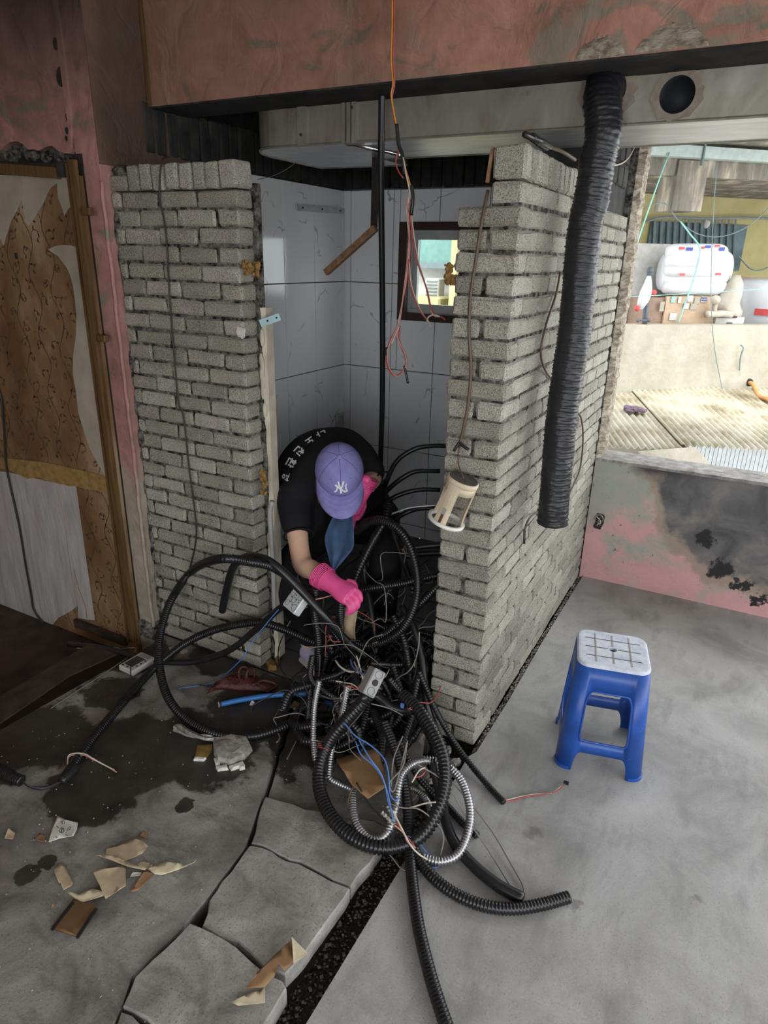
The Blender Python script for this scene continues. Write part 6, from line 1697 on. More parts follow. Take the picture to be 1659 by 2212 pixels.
for key, (cx, cy), L, hgt, ang in (('na', (712, 252), 150, 75, 152), ('no', (548, 362), 125, 100, 145), ('chin', (392, 512), 140, 125, 133), ('hwan', (272, 690), 160, 125, 118), ('gyeong', (193, 900), 150, 100, 104)):
    rx, ry = math.cos(R(ang)), math.sin(R(ang)); ux, uy = -ry * -1, rx * -1       # image axes, y down
    ux, uy = (math.sin(R(ang)), -math.cos(R(ang)))
    for st_ in GL[key]:
        def fn(a, b): 
            X = cx + rx * (a - .5) * L + ux * (b - .5) * hgt; Y = cy + ry * (a - .5) * L + uy * (b - .5) * hgt
            q = on_shirt(*zz1(X, Y)); return q if q is not None else on_shirt(*zz1(cx, cy)) or Vector(NB)
        ribbon(st_, (.14, .14), 'letter_stroke', M['print'], shirt, fn, .0008)
m = MB(); rings = [[at(px + dx, py, y=yv) for dx in (-16, -8, 0, 8, 15)] for px, py, yv in ((758, 1310, .03), (754, 1335, .0), (752, 1360, -.01), (757, 1385, -.01))]
rings = [[p + Vector((0, .012 * math.sin(i * 2 + j), 0)) for i, p in enumerate(r_)] for j, r_ in enumerate(rings)]
m.loft(rings, False, False); tag(m.build('cloth_scrap', M['cloth'], None, True, solid=.004, subd=1), 'wrinkled beige cloth scrap among the cables below the pink gloved hand', 'cloth')
m = MB(); rings = [[at(px + dx, py, z=.13) for dx in (-7, 0, 7)] for px, py in ((752, 1392), (746, 1408), (738, 1424))]
m.loft(rings, False, False); tag(m.build('cloth_scrap', M['skin'], None, True, solid=.012, subd=1), 'small tan strip under the beige cloth scrap', 'cloth')

# ================================================================== litter on the floor
def flap(name, label, cat, pts, mat, lift=.004, curl=.012, seed=0, group=None, solid=.0012, parent=None, zb=0.0):
    rg = random.Random(seed)
    P = [at(px, py, z=zb) for px, py in pts]; poly = [(p.x, p.y) for p in P]
    cx = sum(p[0] for p in poly) / len(poly); cy = sum(p[1] for p in poly) / len(poly)
    inner = []
    for i in range(60):
        q = (rg.uniform(min(p[0] for p in poly), max(p[0] for p in poly)), rg.uniform(min(p[1] for p in poly), max(p[1] for p in poly)))
        if in_poly(q, poly): inner.append(q)
    ph = rg.uniform(0, 6)
    ext = max(math.hypot(p[0] - cx, p[1] - cy) for p in poly)
    def fn(x_, y_):
        r_ = math.hypot(x_ - cx, y_ - cy) / ext; k = math.cos(math.atan2(y_ - cy, x_ - cx) - ph)
        return (x_, y_, zb + lift + curl * max(0, k) * r_ * r_ + .003 * mnoise.noise(Vector((x_ * 30, y_ * 30, seed))))
    vs, fs = sheet(poly, [], fn, (), inner)
    o = MB().add(vs, fs).build(name, mat, parent, True, solid=solid)
    if parent is None: tag(o, label, cat, group)
    return o
def Z7(L): return [(90 + a * .211, 1760 + b * .211) for a, b in L]
def Z8(L): return [(200 + a * .4581, 1700 + b * .4581) for a, b in L]
flap('paper_scrap', 'wide tan paper scrap at the top of the litter group', 'paper', Z7([(690, 355), (780, 330), (830, 310), (950, 270), (1050, 310), (1095, 360), (1030, 420), (860, 490), (790, 450), (700, 440), (655, 440), (665, 365)]), M['paper'], .006, .02, 1)
flap('paper_scrap', 'square tan paper scrap in the middle of the litter group', 'paper', Z7([(535, 645), (600, 600), (830, 550), (865, 580), (865, 755), (800, 790), (660, 885), (600, 760)]), M['paper'], .010, .014, 2)
flap('paper_scrap', 'narrow twisted tan paper strip across the litter group', 'paper', Z7([(540, 475), (640, 450), (760, 455), (860, 505), (960, 545), (1080, 580), (1060, 600), (900, 570), (780, 520), (690, 490), (600, 475)]), M['paper'], .014, .012, 3)
flap('paper_scrap', 'small tan paper scrap lying apart at the left of the litter group', 'paper', Z7([(130, 580), (175, 520), (240, 550), (325, 715), (300, 740), (225, 785), (195, 705), (180, 710), (140, 620)]), M['paper'], .005, .012, 4)
flap('paper_curl', 'long cream paper curl at the right of the litter group', 'paper', Z7([(1090, 580), (1170, 535), (1270, 505), (1390, 520), (1480, 550), (1540, 545), (1590, 520), (1575, 552), (1400, 590), (1230, 640), (1160, 630)]), M['paper_light'], .010, .026, 5)
flap('paper_scrap', 'narrow brown paper tongue below the cream curl', 'paper', Z7([(1060, 595), (1150, 630), (1060, 720), (985, 790), (915, 810), (990, 690)]), M['leather'], .006, .008, 6)
flap('paper_scrap', 'folded cream paper scrap at the bottom of the litter group', 'paper', Z7([(260, 830), (310, 815), (390, 840), (440, 810), (530, 785), (630, 800), (640, 850), (420, 915), (380, 900)]), M['paper_light'], .008, .016, 7)
flap('paper_scrap', 'tiny white paper corner under the cream curl', 'paper', Z7([(910, 650), (935, 600), (1030, 605), (1020, 630)]), M['paper_white'], .005, .004, 8)
flap('paper_scrap', 'half-hidden tan paper flap behind the cream curl', 'paper', Z7([(975, 530), (1030, 490), (1120, 520), (1140, 545), (1080, 575)]), M['paper'], .006, .014, 9)
wp = flap('paper_note', 'white paper scrap with ink sketches and the number 13', 'paper', Z7([(75, 295), (110, 160), (165, 25), (250, 70), (375, 105), (365, 170), (330, 240), (190, 255)]), M['paper_white'], .006, .012, 10)
def ink(pts, r_=.0010):
    m = MB(); m.tube([at(*p, z=.0135) for p in Z7(pts)], r_, 5); m.build('ink_mark', M['ink'], wp)
for L in ([(238, 68), (230, 98)], [(198, 66), (215, 72), (204, 82), (220, 88), (202, 98)], [(180, 160), (195, 135), (225, 140), (230, 170), (205, 188), (182, 175), (180, 160)], [(200, 135), (208, 188)], [(220, 138), (190, 182)],
          [(250, 190), (275, 130)], [(280, 125), (300, 128), (275, 160), (295, 140)], [(140, 225), (160, 230), (150, 240)], [(150, 120), (165, 118), (158, 130), (175, 128)], [(245, 205), (255, 212), (248, 200)]): ink(L)
bp2 = flap('board_scrap', 'brown rectangular board scrap with black edges at the lower left', 'board', Z7([(330, 895), (565, 960), (360, 1265), (100, 1180)]), M['panel_brown'], .008, .0, 11, None, .008)
for L in ([(325, 900), (105, 1180)], [(562, 965), (362, 1262)]):
    m = MB(); a, b = [at(*p, z=.014) for p in Z7(L)]; m.bar(a, b, .008, .006); m.build('black_edge', M['tape'], bp2)
pp = thing('torn_wallpaper', 'torn tan and cream wallpaper piece hanging over the trench edge', 'paper', at(600, 2120, z=0))
flap('paper_body', None, None, Z8([(725, 1005), (775, 920), (880, 810), (940, 755), (948, 860), (905, 905), (880, 870), (860, 930), (815, 985)]), M['leather'], .03, .015, 12, parent=pp)
flap('paper_flap', None, None, Z8([(940, 752), (1015, 828), (950, 880)]), M['paper_light'], .038, .0, 13, parent=pp)
flap('paper_flap', None, None, Z8([(653, 1045), (720, 1015), (815, 978), (815, 1050), (690, 1063)]), M['paper_light'], .026, .0, 14, parent=pp)
flap('brown_sheet', 'brown leathery sheet lying on the cable heap under blue wires', 'sheet', [(726, 1640), (770, 1627), (816, 1618), (822, 1640), (830, 1668), (832, 1706), (794, 1727), (758, 1693), (737, 1659)], M['leather'], .0, .02, 15, None, .004, None, .10)
for px, py, s_, mt, lab in ((22, 1807, 12, 'paper', 'small tan paper corner at the far left'), (88, 1813, 12, 'leather', 'small brown paper chip beside the white note'), (312, 1806, 9, 'leather', 'tiny brown paper chip above the litter group'), (116, 1962, 5, 'leather', 'tiny reddish chip beside the brown board'), (258, 1976, 6, 'rubble', 'tiny grey chip beside the brown board'),
                            (638, 1526, 12, 'leather', 'orange-brown chip on the wet floor beside the blue pipe'), (545, 1922 - 400, 6, 'rubble_white', 'tiny white chip on the wet floor behind the blue pipe')):
    flap('debris_chip', lab, 'chip', [(px - s_, py + s_ * .5), (px - s_ * .2, py - s_), (px + s_, py - s_ * .3), (px + s_ * .5, py + s_ * .6)], M[mt], .004, .01, px)
# rubble
rb = thing('rubble_chunk', 'broken concrete chunk with white plaster flakes before the doorway', 'rubble', at(505, 1645, z=0))
def rock(pts, h, mat, seed, parent, name, zb=0.0):
    rg = random.Random(seed); P = [at(px, py, z=zb) for px, py in pts]; c = sum(P, Vector()) / len(P)
    r0 = [Vector((p.x, p.y, zb)) for p in P]; r1 = [c.lerp(p, .93) + Vector((0, 0, h * rg.uniform(.6, 1))) for p in P]; r2 = [c.lerp(p, .55) + Vector((0, 0, h * rg.uniform(.9, 1.1))) for p in P]
    return MB().loft([r0, r1, r2]).build(name, mat, parent)
rock([(460, 1606), (500, 1598), (535, 1603), (546, 1622), (530, 1640), (500, 1655), (470, 1650), (462, 1630)], .035, M['rubble'], 1, rb, 'chunk')
for k, L in enumerate(([(466, 1660), (490, 1655), (494, 1664), (470, 1667)], [(494, 1658), (525, 1648), (530, 1656), (500, 1666)], [(516, 1660), (528, 1656), (530, 1662), (518, 1665)], [(462, 1640), (474, 1640), (476, 1658), (466, 1656)])):
    rock(L, .012, M['rubble_white'], k, rb, 'plaster_flake')
gp2 = thing('gold_panel', 'broken gold and white panel corner beside the concrete chunk', 'panel', at(438, 1628, z=0))
rock([(420, 1640), (426, 1612), (460, 1610), (458, 1622), (445, 1640)], .010, M['gold'], 4, gp2, 'panel'); rock([(418, 1644), (421, 1638), (446, 1640), (440, 1645)], .011, M['rubble_white'], 5, gp2, 'white_edge')
m = MB(); rg = random.Random(2); P0 = [at(px, py, z=.01) for px, py in ((382, 1572), (410, 1586), (440, 1594), (470, 1596), (500, 1598), (515, 1601))]
for k in range(7): m.tube(cr([p + Vector((rg.uniform(-.012, .012), rg.uniform(-.012, .012), rg.uniform(-.006, .012))) for p in P0], .01), rg.uniform(.004, .009), 5)
tag(m.build('plastic_film', M['film'], None), 'crumpled clear plastic film along the bottom of the big conduit loop', 'plastic film')
bg_ = thing('maroon_bag', 'crumpled shiny maroon mesh bag with handles on the wet floor', 'bag', at(520, 1490, z=0))
m = MB(); rings = []
for (px, py), hh in (((458, 1494), .006), ((475, 1484), .03), ((500, 1478), .045), ((520, 1480), .04), ((540, 1482), .042), ((560, 1488), .028), ((585, 1490), .008)):
    c = at(px, py, z=0); w_ = .055 if 470 < px < 560 else .03
    rings.append([c + Vector((0.3 * w_ * math.cos(a), w_ * math.cos(a), 0)) + Vector((0, 0, hh * max(0, math.sin(a)) * (1 + .25 * math.sin(j * 2.7 + px)))) for j, a in enumerate(2 * math.pi * k / 20 for k in range(20))])
m.loft(rings); m.build('bag_body', M['maroon'], bg_, True)
for L in (((518, 1470, .03), (516, 1450, .06), (525, 1440, .07), (535, 1445, .06), (533, 1465, .04)), ((530, 1470, .03), (536, 1448, .07), (548, 1444, .06), (550, 1465, .03)), ((545, 1480, .03), (570, 1470, .03), (598, 1480, .01), (575, 1495, .01))):
    m = MB(); m.tube(cr(zp(*L), .008), .006, 6); m.build('handle', M['maroon'], bg_, True)
rock([(588, 1410), (600, 1405), (606, 1432), (598, 1440)], .03, M['leather'], 8, None, 'brick_shard')
tag(bpy.data.objects['brick_shard'], 'reddish brick shard against the corner of the left pier', 'brick')
rock([(574, 1436), (585, 1428), (600, 1436), (598, 1448), (580, 1450)], .025, M['foam'], 9, None, 'foam_chunk')
tag(bpy.data.objects['foam_chunk'], 'yellowish crumbled lump at the corner of the left pier', 'rubble')
for k, (px, py, s_) in enumerate(((395, 1408, 10), (372, 1402, 8), (250, 1405, 9), (962, 1625, 16), (985, 1650, 14), (910, 1700, 14), (930, 1690, 9), (880, 1745, 12), (640, 1532, 6), (610, 1532, 7))):
    rg = random.Random(k); rock([(px + s_ * math.cos(a) * rg.uniform(.7, 1.2), py + s_ * .6 * math.sin(a) * rg.uniform(.7, 1.2)) for a in (2 * math.pi * i / 6 for i in range(6))], s_ * .0014, M['rubble'], k + 20, None, 'rubble_stone', -.02 if px > 870 else 0)
    tag([o for o in bpy.data.objects if o.name.startswith('rubble_stone')][-1], 'small grey piece of rubble lying beside the cable heap', 'rubble', 'small rubble pieces around the heap')
# white wall controller
dc = at(296, 1432, z=0)
dvx = thing('wall_controller', 'white plastic wall controller with a grey screen lying on the dirty floor', 'controller', dc)
ex = (at(303, 1458, z=0) - at(258, 1437, z=0)); ey = (at(303, 1408, z=0) - at(258, 1437, z=0)); cc = at(258, 1437, z=0)
dT = box_frame(at(297, 1434, z=.016), ex, ey)
vs, fs = chamfer_box((.098, .135, .030), .005); m = MB(); m.add([dT @ Vector(v) for v in vs], fs); m.build('case', M['device'], dvx)
m = MB(); m.add([dT @ Vector(v) for v in ((-.035, -.045, .0153), (.020, -.045, .0153), (.020, .030, .0153), (-.035, .030, .0153))], [(0, 1, 2, 3)]); m.build('screen', M['screen'], dvx, solid=.001)
for a, b in ((.033, -.03), (.033, -.005), (.033, .02), (-.03, -.055), (.0, -.055)):
    m = MB(); m.tube([dT @ Vector((a, b, .014)), dT @ Vector((a, b, .017))], .005, 10); m.build('button', M['screen'], dvx)
for k in range(3):
    m = MB(); a = dT @ Vector((-.03, .040 + k * .008, .0152)); b = dT @ Vector((.03, .040 + k * .008, .0152)); m.bar(a, b, .003, .001); m.build('vent_slot', M['line_dark'], dvx)
m = MB(); m.tube(cr([dT @ Vector((.0, -.02, .018)), dT @ Vector((.02, -.05, .03)), dT @ Vector((.045, -.075, .012)), dT @ Vector((.06, -.085, -.012))], .008), .002, 6); m.build('cable', M['wire_black'], dvx, True)
flap('blue_sheet', 'dark blue printed sheet at the far left edge of the floor', 'sheet', [(-60, 1530), (20, 1512), (62, 1506), (66, 1516), (0, 1556), (-60, 1590)], M['navy'], .003, 0, 3)
m = MB(); m.prism([(p.x, p.y) for p in (at(px, py, z=0) for px, py in ((190, 1394), (282, 1402), (150, 1462), (-30, 1585), (-30, 1525)))], .0005, .006); tag(m.build('threshold_board', M['board_dark']), 'dirty dark threshold board on the floor below the papered door', 'board')
# ================================================================== the courtyard beyond the windows
FD, FN = Vector((.753, .657, 0)).normalized(), Vector((.657, -.753, 0)).normalized()
_r = (fw + RT * ((1500 - W_PX / 2) / F_PX) - UP * ((703 - H_PX / 2) / F_PX)).normalized()
Q0 = CAM + _r * 6.4
def op(px, py, off=0.0): return atp(px, py, Q0 + FN * off, FN)
def sl(P): return (P - Q0).dot(FD)
FM = Matrix(((FD.x, -FN.x, 0, Q0.x), (FD.y, -FN.y, 0, Q0.y), (0, 0, 1, 0), (0, 0, 0, 1)))   # local (along, depth away, z)
def obox(m, s0, s1, o0, o1, z0, z1): return m.box((s0, -o1, z0), (s1, -o0, z1), FM)
def pbox(m, px0, py0, px1, py1, off, dep):
    a, b = op(px0, py0, off), op(px1, py1, off); return obox(m, min(sl(a), sl(b)), max(sl(a), sl(b)), off - dep, off, min(a.z, b.z), max(a.z, b.z))
zt, zb_ = op(1500, 703).z, op(1500, 846).z
S0, S1 = -1.55, 5.0
o = obox(MB(), S0, S1, -.16, 0, zb_ - 3.2, zt).build('wall_parapet', M['parapet']); o['kind'] = 'structure'
obox(MB(), S0, S1, -2.4, -.16, zt - .98, zt - .9).build('balcony_floor', M['parapet'])['kind'] = 'structure'
WO = -1.75
o = obox(MB(), S0, S1, WO - .2, WO, zt - .9, op(1500, 330, WO).z + 1.6).build('wall_courtyard', M['yellow']); o['kind'] = 'structure'
lz0, lz1 = op(1500, 382, -.3).z, op(1500, 341, -.3).z
lo = thing('concrete_ledge', 'weathered grey concrete ledge with a short post over the yellow courtyard wall', 'ledge', Q0 + Vector((0, 0, 1.6)))
obox(MB(), S0, S1, -1.74, -.3, lz0, lz1).build('ledge', M['ledge'], lo)
m = MB(); pbox(m, 1468, 345, 1514, 457, -.28, .25); m.build('post', M['ledge'], lo)
m = MB(); obox(m, S0, S1, -.29, -.2, op(1500, 340, -.2).z, op(1500, 314, -.2).z); gtt = m.build('gutter', M['mint']); tag(gtt, 'pale mint gutter band along the top of the courtyard wall', 'gutter')
m = MB(); a = op(1521, 330, -.19); obox(m, sl(a) - .006, sl(a) + .006, -.21, -.185, a.z - .09, a.z + .09); m.build('gutter_joint', M['bars'], gtt)
obox(MB(), S0, S1, -.6, .5, op(1500, 312, -.2).z + .02, op(1500, 312, -.2).z + .12).build('roof_overhang', M['ledge'])['kind'] = 'structure'
# netted window
nw = thing('window_2', None, None, op(1500, 520, WO), kind='structure')
m = MB(); pbox(m, 1408, 478, 1596, 585, WO + .03, .02); m.build('net', M['dark_net'], nw)
for k in range(13):
    px = 1415 + k * 14.5; a, b = op(px, 474, WO + .05), op(px - 5, 582, WO + .05); m = MB(); m.bar(a, b, .02, .02); m.build('bar', M['bars'], nw)
m = MB(); m.tube(cr([op(1395, 478, WO + .08), op(1440, 468, WO + .08), op(1520, 472, WO + .08), op(1610, 470, WO + .08), op(1700, 474, WO + .08)], .05), .012, 6); m.build('top_cable', M['bars'], nw)
m = MB(); a = op(1526, 483, WO + .04); m.ball(a, .05, 10, 7, None, (.7, .3, 1)); m.build('net_hole', M['label_white'], nw)
# things stored on the balcony
m = MB(); pbox(m, 1340, 524, 1433, 760, -.62, .03); tag(m.build('beige_board', M['label_white']), 'tall plain beige board leaning behind the parapet', 'board')
us = thing('clothes_stand', 'dark grey stand with a pale cloth over it before the beige board', 'stand', op(1390, 706, -.12))
m = MB(); m.tube([op(1386, 760, -.12), op(1404, 586, -.12)], .022, 8); m.ball(op(1404, 584, -.12), .028, 10, 8); m.build('post', M['umbrella_grey'], us, True)
m = MB(); rings = []
for k, (px, py, w_) in enumerate(((1402, 596, .016), (1400, 612, .035), (1396, 632, .055), (1390, 650, .05), (1382, 668, .028))):
    c = op(px, py, -.10); rings.append([c + FD * (w_ * math.cos(2 * math.pi * j / 14)) + FN * (w_ * .6 * math.sin(2 * math.pi * j / 14) * (1 + .3 * math.sin(j * 2.3 + k))) for j in range(14)])
m.loft(rings); m.build('cloth', M['umbrella_cloth'], us, True)
for px, py in ((1412, 632), (1376, 666)):
    m = MB(); m.ball(op(px, py, -.08), .024, 8, 6); m.build('red_knob', M['red'], us, True)
m = MB(); m.tube([op(1378, 692, -.08), op(1402, 692, -.08)], .008, 6); m.ball(op(1378, 692, -.08), .016, 8, 6); m.ball(op(1402, 692, -.08), .016, 8, 6); m.build('crossbar', M['umbrella_grey'], us, True)
fb = thing('foam_roll_bundle', 'large plastic-wrapped bundle of white foam rolls on the carton', 'bundle', op(1500, 640, -.4))
for k in range(5):
    y0 = 545 + k * 19.5; xs = (1442 - k * 2.0, 1566 + (k - 1) * 1.0)
    a, b = op(xs[0], y0 - 2, -.35 + .03 * math.sin(k * 1.4)), op(xs[1], y0 - 1, -.35 + .03 * math.sin(k * 1.4))
    P = cr([a, a.lerp(b, .5) + FN * .03, b], .03); n = len(P)
    m = MB(); m.tube(P, .05, 14, True, [.066 * (1 - .35 * (abs(i / (n - 1) - .5) * 2) ** 8) for i in range(n)]); m.build('foam_roll', M['styro'], fb, True)
m = MB(); rings = []
for i in range(11):
    t = i / 10; c = op(1432, 588, -.42).lerp(op(1574, 584, -.42), t); sc_ = 1 - .30 * (abs(t - .5) * 2) ** 4
    rings.append([c + Vector((0, 0, 1)) * (.205 * sc_ * math.sin(2 * math.pi * j / 20)) + FN * (.11 * sc_ * math.cos(2 * math.pi * j / 20) - .02) for j in range(20)])
m.loft(rings); m.build('wrap', M['wrap'], fb, True)
for px, py, w_, h_, mt in ((1473, 536, .05, .02, 'red'), (1490, 538, .06, .025, 'blue_print'), (1530, 533, .05, .022, 'blue_print'), (1519, 535, .03, .018, 'red'), (1560, 538, .05, .03, 'blue_print'), (1550, 531, .05, .015, 'red'), (1474, 593, .05, .018, 'red'), (1552, 592, .05, .018, 'red')):
    c = op(px, py, -.255); m = MB(); m.add([c + FD * a + Vector((0, 0, b)) for a, b in ((-w_ / 2, -h_ / 2), (w_ / 2, -h_ / 2), (w_ / 2, h_ / 2), (-w_ / 2, h_ / 2))], [(0, 1, 2, 3)]); m.build('print', M[mt], fb, solid=.004)
ct = thing('carton', 'large cardboard carton with paper labels under the foam roll bundle', 'box', op(1480, 705, -.3))
m = MB(); pbox(m, 1441, 640, 1530, 770, -.22, .02); m.build('front', M['carton'], ct)
m = MB(); pbox(m, 1412, 644, 1529, 770, -.245, .35); m.build('body', M['carton_side'], ct)
for px, py, w_, h_, mt in ((1521, 647, .06, .045, 'label_white'), (1506, 649, .055, .05, 'parapet'), (1491, 645, .05, .05, 'label_white'), (1468, 648, .03, .05, 'label_white'), (1454, 647, .035, .05, 'mint_rope'), (1482, 661, .05, .045, 'label_white'), (1498, 662, .06, .05, 'parapet'), (1454, 684, .07, .06, 'label_white'), (1430, 662, .04, .08, 'parapet')):
    c = op(px, py, -.212); m = MB(); m.add([c + FD * a + Vector((0, 0, b)) for a, b in ((-w_ / 2, -h_ / 2), (w_ / 2, -h_ / 2), (w_ / 2, h_ / 2), (-w_ / 2, h_ / 2))], [(0, 1, 2, 3)]); m.build('label', M[mt], ct, solid=.004)
for r_ in range(2):
    for k in range(4):
        c = op(1517 + k * 3.2, 644 + r_ * 5, -.206); m = MB(); m.add([c + FD * a + Vector((0, 0, b)) for a, b in ((-.004, -.005), (.005, -.005), (.005, .006), (-.004, .006))], [(0, 1, 2, 3)]); m.build('print_mark', M['blue_print'], ct, solid=.003)
mb_ = thing('metal_box', 'white rusty metal box on the parapet beside the carton', 'box', op(1568, 702, -.2))
m = MB(); pbox(m, 1532, 684, 1546, 770, -.25, .2); pbox(m, 1547, 685, 1591, 770, -.2, .3); m.build('case', M['label_white'], mb_)
m = MB(); pbox(m, 1546, 683, 1592, 687, -.19, .3); m.build('rusty_rim', M['rust'], mb_)
m = MB(); c = op(1574, 699, -.195); m.cbox(c, (.06, .02, .02)); m.build('handle', M['line_dark'], mb_)
m = MB(); m.tube(cr([op(1525, 679, -.15), op(1560, 678, -.15), op(1580, 680, -.15)], .03), .03, 8); m.tube([op(1542, 680, -.15), op(1544, 650, -.15)], .02, 8); m.ball(op(1546, 648, -.12), .04, 10, 8); tag(m.build('pipe_fitting', M['sack'], None, True), 'cream pipe and fittings lying on the metal box', 'pipe')
m = MB(); rings = []; rg = random.Random(6)
for k, (px, py, w_) in enumerate(((1578, 688, .10), (1572, 672, .14), (1570, 655, .12), (1580, 635, .10), (1588, 612, .08), (1592, 594, .03))):
    c = op(px, py, -.3); rings.append([c + FD * (w_ * math.cos(2 * math.pi * j / 16) * rg.uniform(.8, 1.15)) + FN * (w_ * .7 * math.sin(2 * math.pi * j / 16) * rg.uniform(.8, 1.15)) for j in range(16)])
m.loft(rings); tag(m.build('cream_sack', M['sack'], None, True), 'crumpled cream sack standing right of the foam bundle', 'sack')
rd = thing('wrapped_roll', 'big white plastic-wrapped drum with a red printed band at the right', 'roll', op(1640, 705, -.3))
m = MB(); rings = []
for py, w_ in ((770, .40), (700, .40), (650, .395), (616, .37), (606, .33), (602, .15)):
    c = op(1664, py, -.60); rings.append([c + FD * (w_ * math.cos(2 * math.pi * j / 28)) + FN * (w_ * math.sin(2 * math.pi * j / 28)) for j in range(28)])
m.loft(rings); m.build('roll', M['wrap'], rd, True)
a, b = op(1595, 600, -.75), op(1660, 604, -.75); m = MB(); m.bar(a, b, .05, .03); m.build('brown_edge', M['carton_side'], rd)
c = op(1607, 670, -.40); m = MB(); rings = []
for zz_ in (-.028, .028): rings.append([op(1664, 670, -.60) + FD * (.402 * math.cos(R(a_))) + FN * (.402 * math.sin(R(a_))) + Vector((0, 0, zz_)) for a_ in range(150, 108, -4)])
m.loft(rings, False, False); m.build('red_band', M['red'], rd, solid=.004)
# ropes and cables across the courtyard
for nm, L, r_, mt, lab in (('mint_rope', ((1446, 330, -.19), (1425, 385, -.15), (1385, 500, -.1), (1340, 640, .02)), .006, 'mint_rope', 'mint rope slanting down at the upper left of the window view'),
                           ('mint_rope', ((1470, 478, -.2), (1490, 505, -.2), (1512, 534, -.2), (1508, 565, -.2), (1496, 610, -.2), (1480, 655, -.18), (1464, 702, -.18)), .006, 'mint_rope', 'mint rope tied over the foam bundle and carton'),
                           ('mint_rope', ((1352, 641, -.02), (1440, 637, -.02), (1540, 631, -.02), (1680, 623, -.02)), .003, 'mint_rope', 'thin mint line stretched level above the parapet'),
                           ('grey_cable', ((1549, 350, .05), (1542, 450, .05), (1537, 560, .05), (1536, 650, .05), (1540, 720, .05), (1548, 780, .05), (1558, 830, .05), (1568, 892, .15)), .0035, 'bars', 'thin grey cable hanging down across the courtyard view'),
                           ('grey_cable', ((1391, 452, -.3), (1415, 440, -.3), (1440, 441, -.3), (1460, 470, -.3), (1500, 502, -.3), (1545, 512, -.3), (1590, 502, -.3), (1630, 478, -.3), (1680, 430, -.3)), .004, 'bars', 'slack grey cable drooping before the netted window'),
                           ('black_cable', ((1593, 550, -1.6), (1610, 570, -1.6), (1625, 582, -1.6), (1645, 583, -1.6), (1680, 568, -1.6)), .008, 'bars', 'short dark cable curving on the yellow wall at the right')):
    m = MB(); m.tube(cr([op(*q) for q in L], .05), r_, 6); tag(m.build(nm, M[mt], None, True), lab, 'rope' if 'rope' in nm else 'cable')
# corrugated roof between the buildings
A0, B0, C0 = op(1333, 853, .01), op(1659, 840, .01), op(1530, 968, 1.15)
rn = (B0 - A0).cross(C0 - A0).normalized(); rn = rn if rn.z > 0 else -rn
def rp(px, py): return atp(px, py, A0, rn)
cv = (rp(1487, 969) - rp(1382, 855.5)); cvl = cv.length; cv.normalize(); cu = rn.cross(cv).normalized()
if cu.dot(RT) < 0: cu = -cu
rf = thing('corrugated_roof', 'weathered corrugated cement roof below the courtyard parapet', 'roof', rp(1480, 920), kind=None)
def corr(u0, u1, v0, v1, lift, base, name='roof_sheet'):
    pitch = .050; nu = int((u1 - u0) / (pitch / 6)); m = MB(); rings = []
    for k in range(2):
        v = (v0, v1)[k]
        rings.append([base + cu * (u0 + (u1 - u0) * i / nu) + cv * v + rn * (lift + .012 * math.sin(2 * math.pi * i / 6)) for i in range(nu + 1)])
    m.loft(rings, False, False); o_ = m.build(name, M['corrugated'], rf, True, solid=.006)
    bm = bmesh.new(); bm.from_mesh(o_.data)
    bmesh.ops.bisect_plane(bm, geom=bm.verts[:] + bm.edges[:] + bm.faces[:], plane_co=Vector((0, 2.10, 0)) - ORG[rf.name], plane_no=(0, 1, 0), clear_inner=True)
    bm.to_mesh(o_.data); bm.free(); return o_
b0 = rp(1382, 855.5)
ue = (rp(1659, 842) - b0).dot(cu)
k0 = (rp(1440, 925) - b0).dot(cu)
corr(k0 - .75, k0 + .02, -.9, cvl * 1.02, .0, b0); corr(k0 - .03, k0 + .80, -.9, cvl * 1.0, .022, b0); corr(k0 + .78, k0 + 1.9, -.9, cvl * 1.10, .0, b0); corr(k0 + 1.86, k0 + 3.4, -.9, cvl * 1.12, .022, b0)
m = MB(); rg = random.Random(9)
for k in range(9):
    q = rp(1367, 893) + rn * .035; m.tube(cr([q + Vector((rg.uniform(-.09, .09), rg.uniform(-.05, .05), rg.uniform(-.01, .02))) for i in range(4)], .02), .012, 6)
tag(m.build('purple_rag', M['rag'], None, True), 'crumpled purple-grey rag lying on the corrugated roof', 'rag')
m = MB(); m.tube(cr([op(1618, 826, .0), op(1628, 832, .08), op(1640, 856, .2), (rp(1655, 872) + rn * .04), (rp(1690, 890) + rn * .04)], .02), .018, 9); tag(m.build('orange_hose', M['orange_hose'], None, True), 'orange drain hose coming out of the parapet onto the roof', 'hose')
m = MB(); a = op(1618, 826, .005); m.ball(a, .035, 10, 8, None, (1, .4, 1)); tag(m.build('drain_hole', M['near_black'], None, True), 'dark drain hole low in the courtyard parapet', 'hole')
m = MB(); m.tube(cr([op(1600, 745, .02), op(1606, 752, .05), op(1600, 770, .03), op(1597, 800, .02)], .02), .006, 6); tag(m.build('wire_stub', M['bars'], None, True), 'short wire stub sticking out of the parapet face', 'wire')
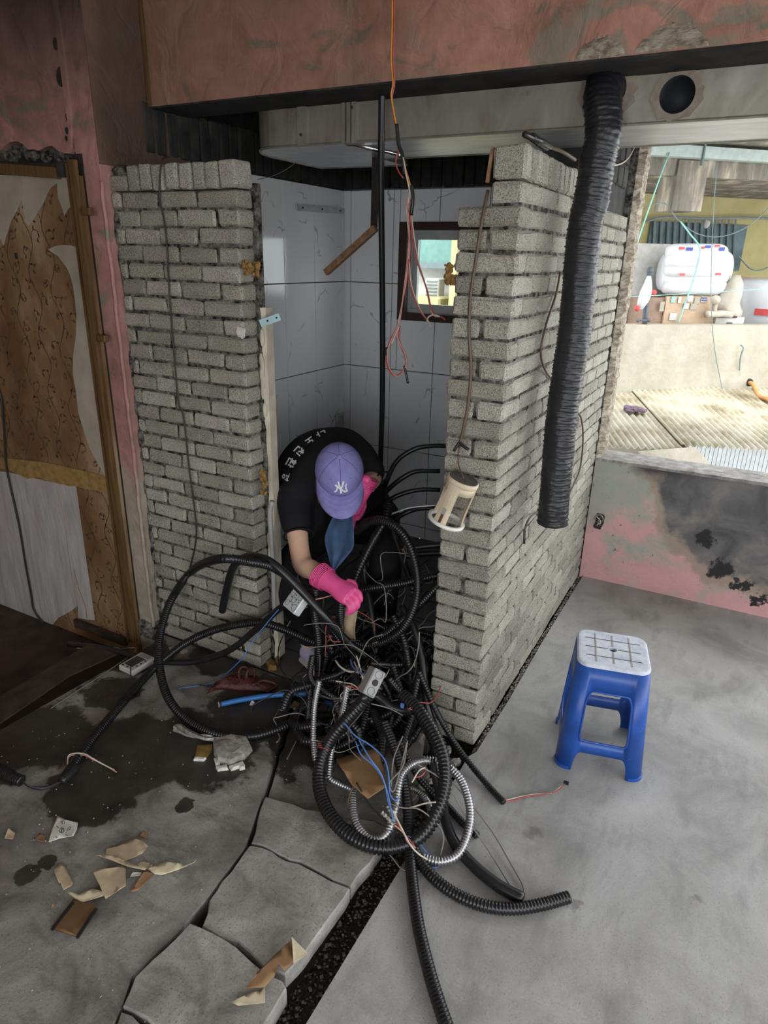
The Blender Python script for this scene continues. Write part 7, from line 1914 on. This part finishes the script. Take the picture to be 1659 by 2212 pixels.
# pale blue siding below the roof edge
sd_ = thing('wall_siding', None, None, op(1580, 985, .95), kind='structure')
m = MB(); pbox(m, 1480, 945, 1760, 1400, .95, .04); m.build('backing', M['bars'], sd_)
for k in range(26):
    px = 1492 + k * 9.4; a, b = op(px, 948, .97), op(px + 8.2, 1380, .97); m = MB(); obox(m, min(sl(a), sl(op(px + 8.2, 948, .97))), max(sl(a), sl(op(px + 8.2, 948, .97))), .95, .97, b.z, a.z); m.build('siding_board', M['blue_wall'], sd_)
m = MB(); a = rp(1410, 985); m.add([op(1380, 975, 1.3), op(1500, 966, 1.2), op(1540, 1010, 1.2), op(1380, 1010, 1.3)], [(0, 1, 2, 3)]); o = m.build('lower_roof', M['parapet'], None, solid=.02); o['kind'] = 'structure'
MB().box((-14, 2.2, -3.2), (16, 16, -3.0)).build('ground_courtyard', M['parapet'])['kind'] = 'structure'
# what shows through the bathroom window
nb = thing('neighbour_building', 'white neighbouring wall with a teal awning seen through the bathroom window', 'building', (-2.4, 5.2, -3))
y_ = 5.2
a = at(905, 572, y=y_); MB().box((-7, y_, -3), (-1.75, y_ + .2, a.z)).build('wall', M['label_white'], nb)
MB().box((-7, y_ + .3, a.z - .1), (-1.75, y_ + .5, a.z + .55)).build('upper_wall', M['teal_shade'], nb)
MB().box((-7, y_ - .15, a.z - .03), (-1.75, y_, a.z + .03)).build('awning_edge', M['bars'], nb)
acx = at(939, 622, y=y_ - .2); acu = thing('air_conditioner', 'small outdoor unit on the white wall seen through the bathroom window', 'air conditioner', acx)
MB().cbox(acx, (.17, .16, .20), None, .01).build('case', M['device'], acu)
for k in range(5):
    c = acx + Vector((0, -.085, -.07 + k * .035)); MB().cbox(c, (.13, .01, .012)).build('grille_slat', M['bars'], acu)
c = at(930, 650, y=y_ - .3); MB().cbox(c + Vector((-.1, 0, -.3)), (.55, .3, .70), None, .02).build('yellow_tank', M['yellow'], None)
tag(bpy.data.objects['yellow_tank'], 'yellow tank top seen at the bottom of the bathroom window', 'tank')
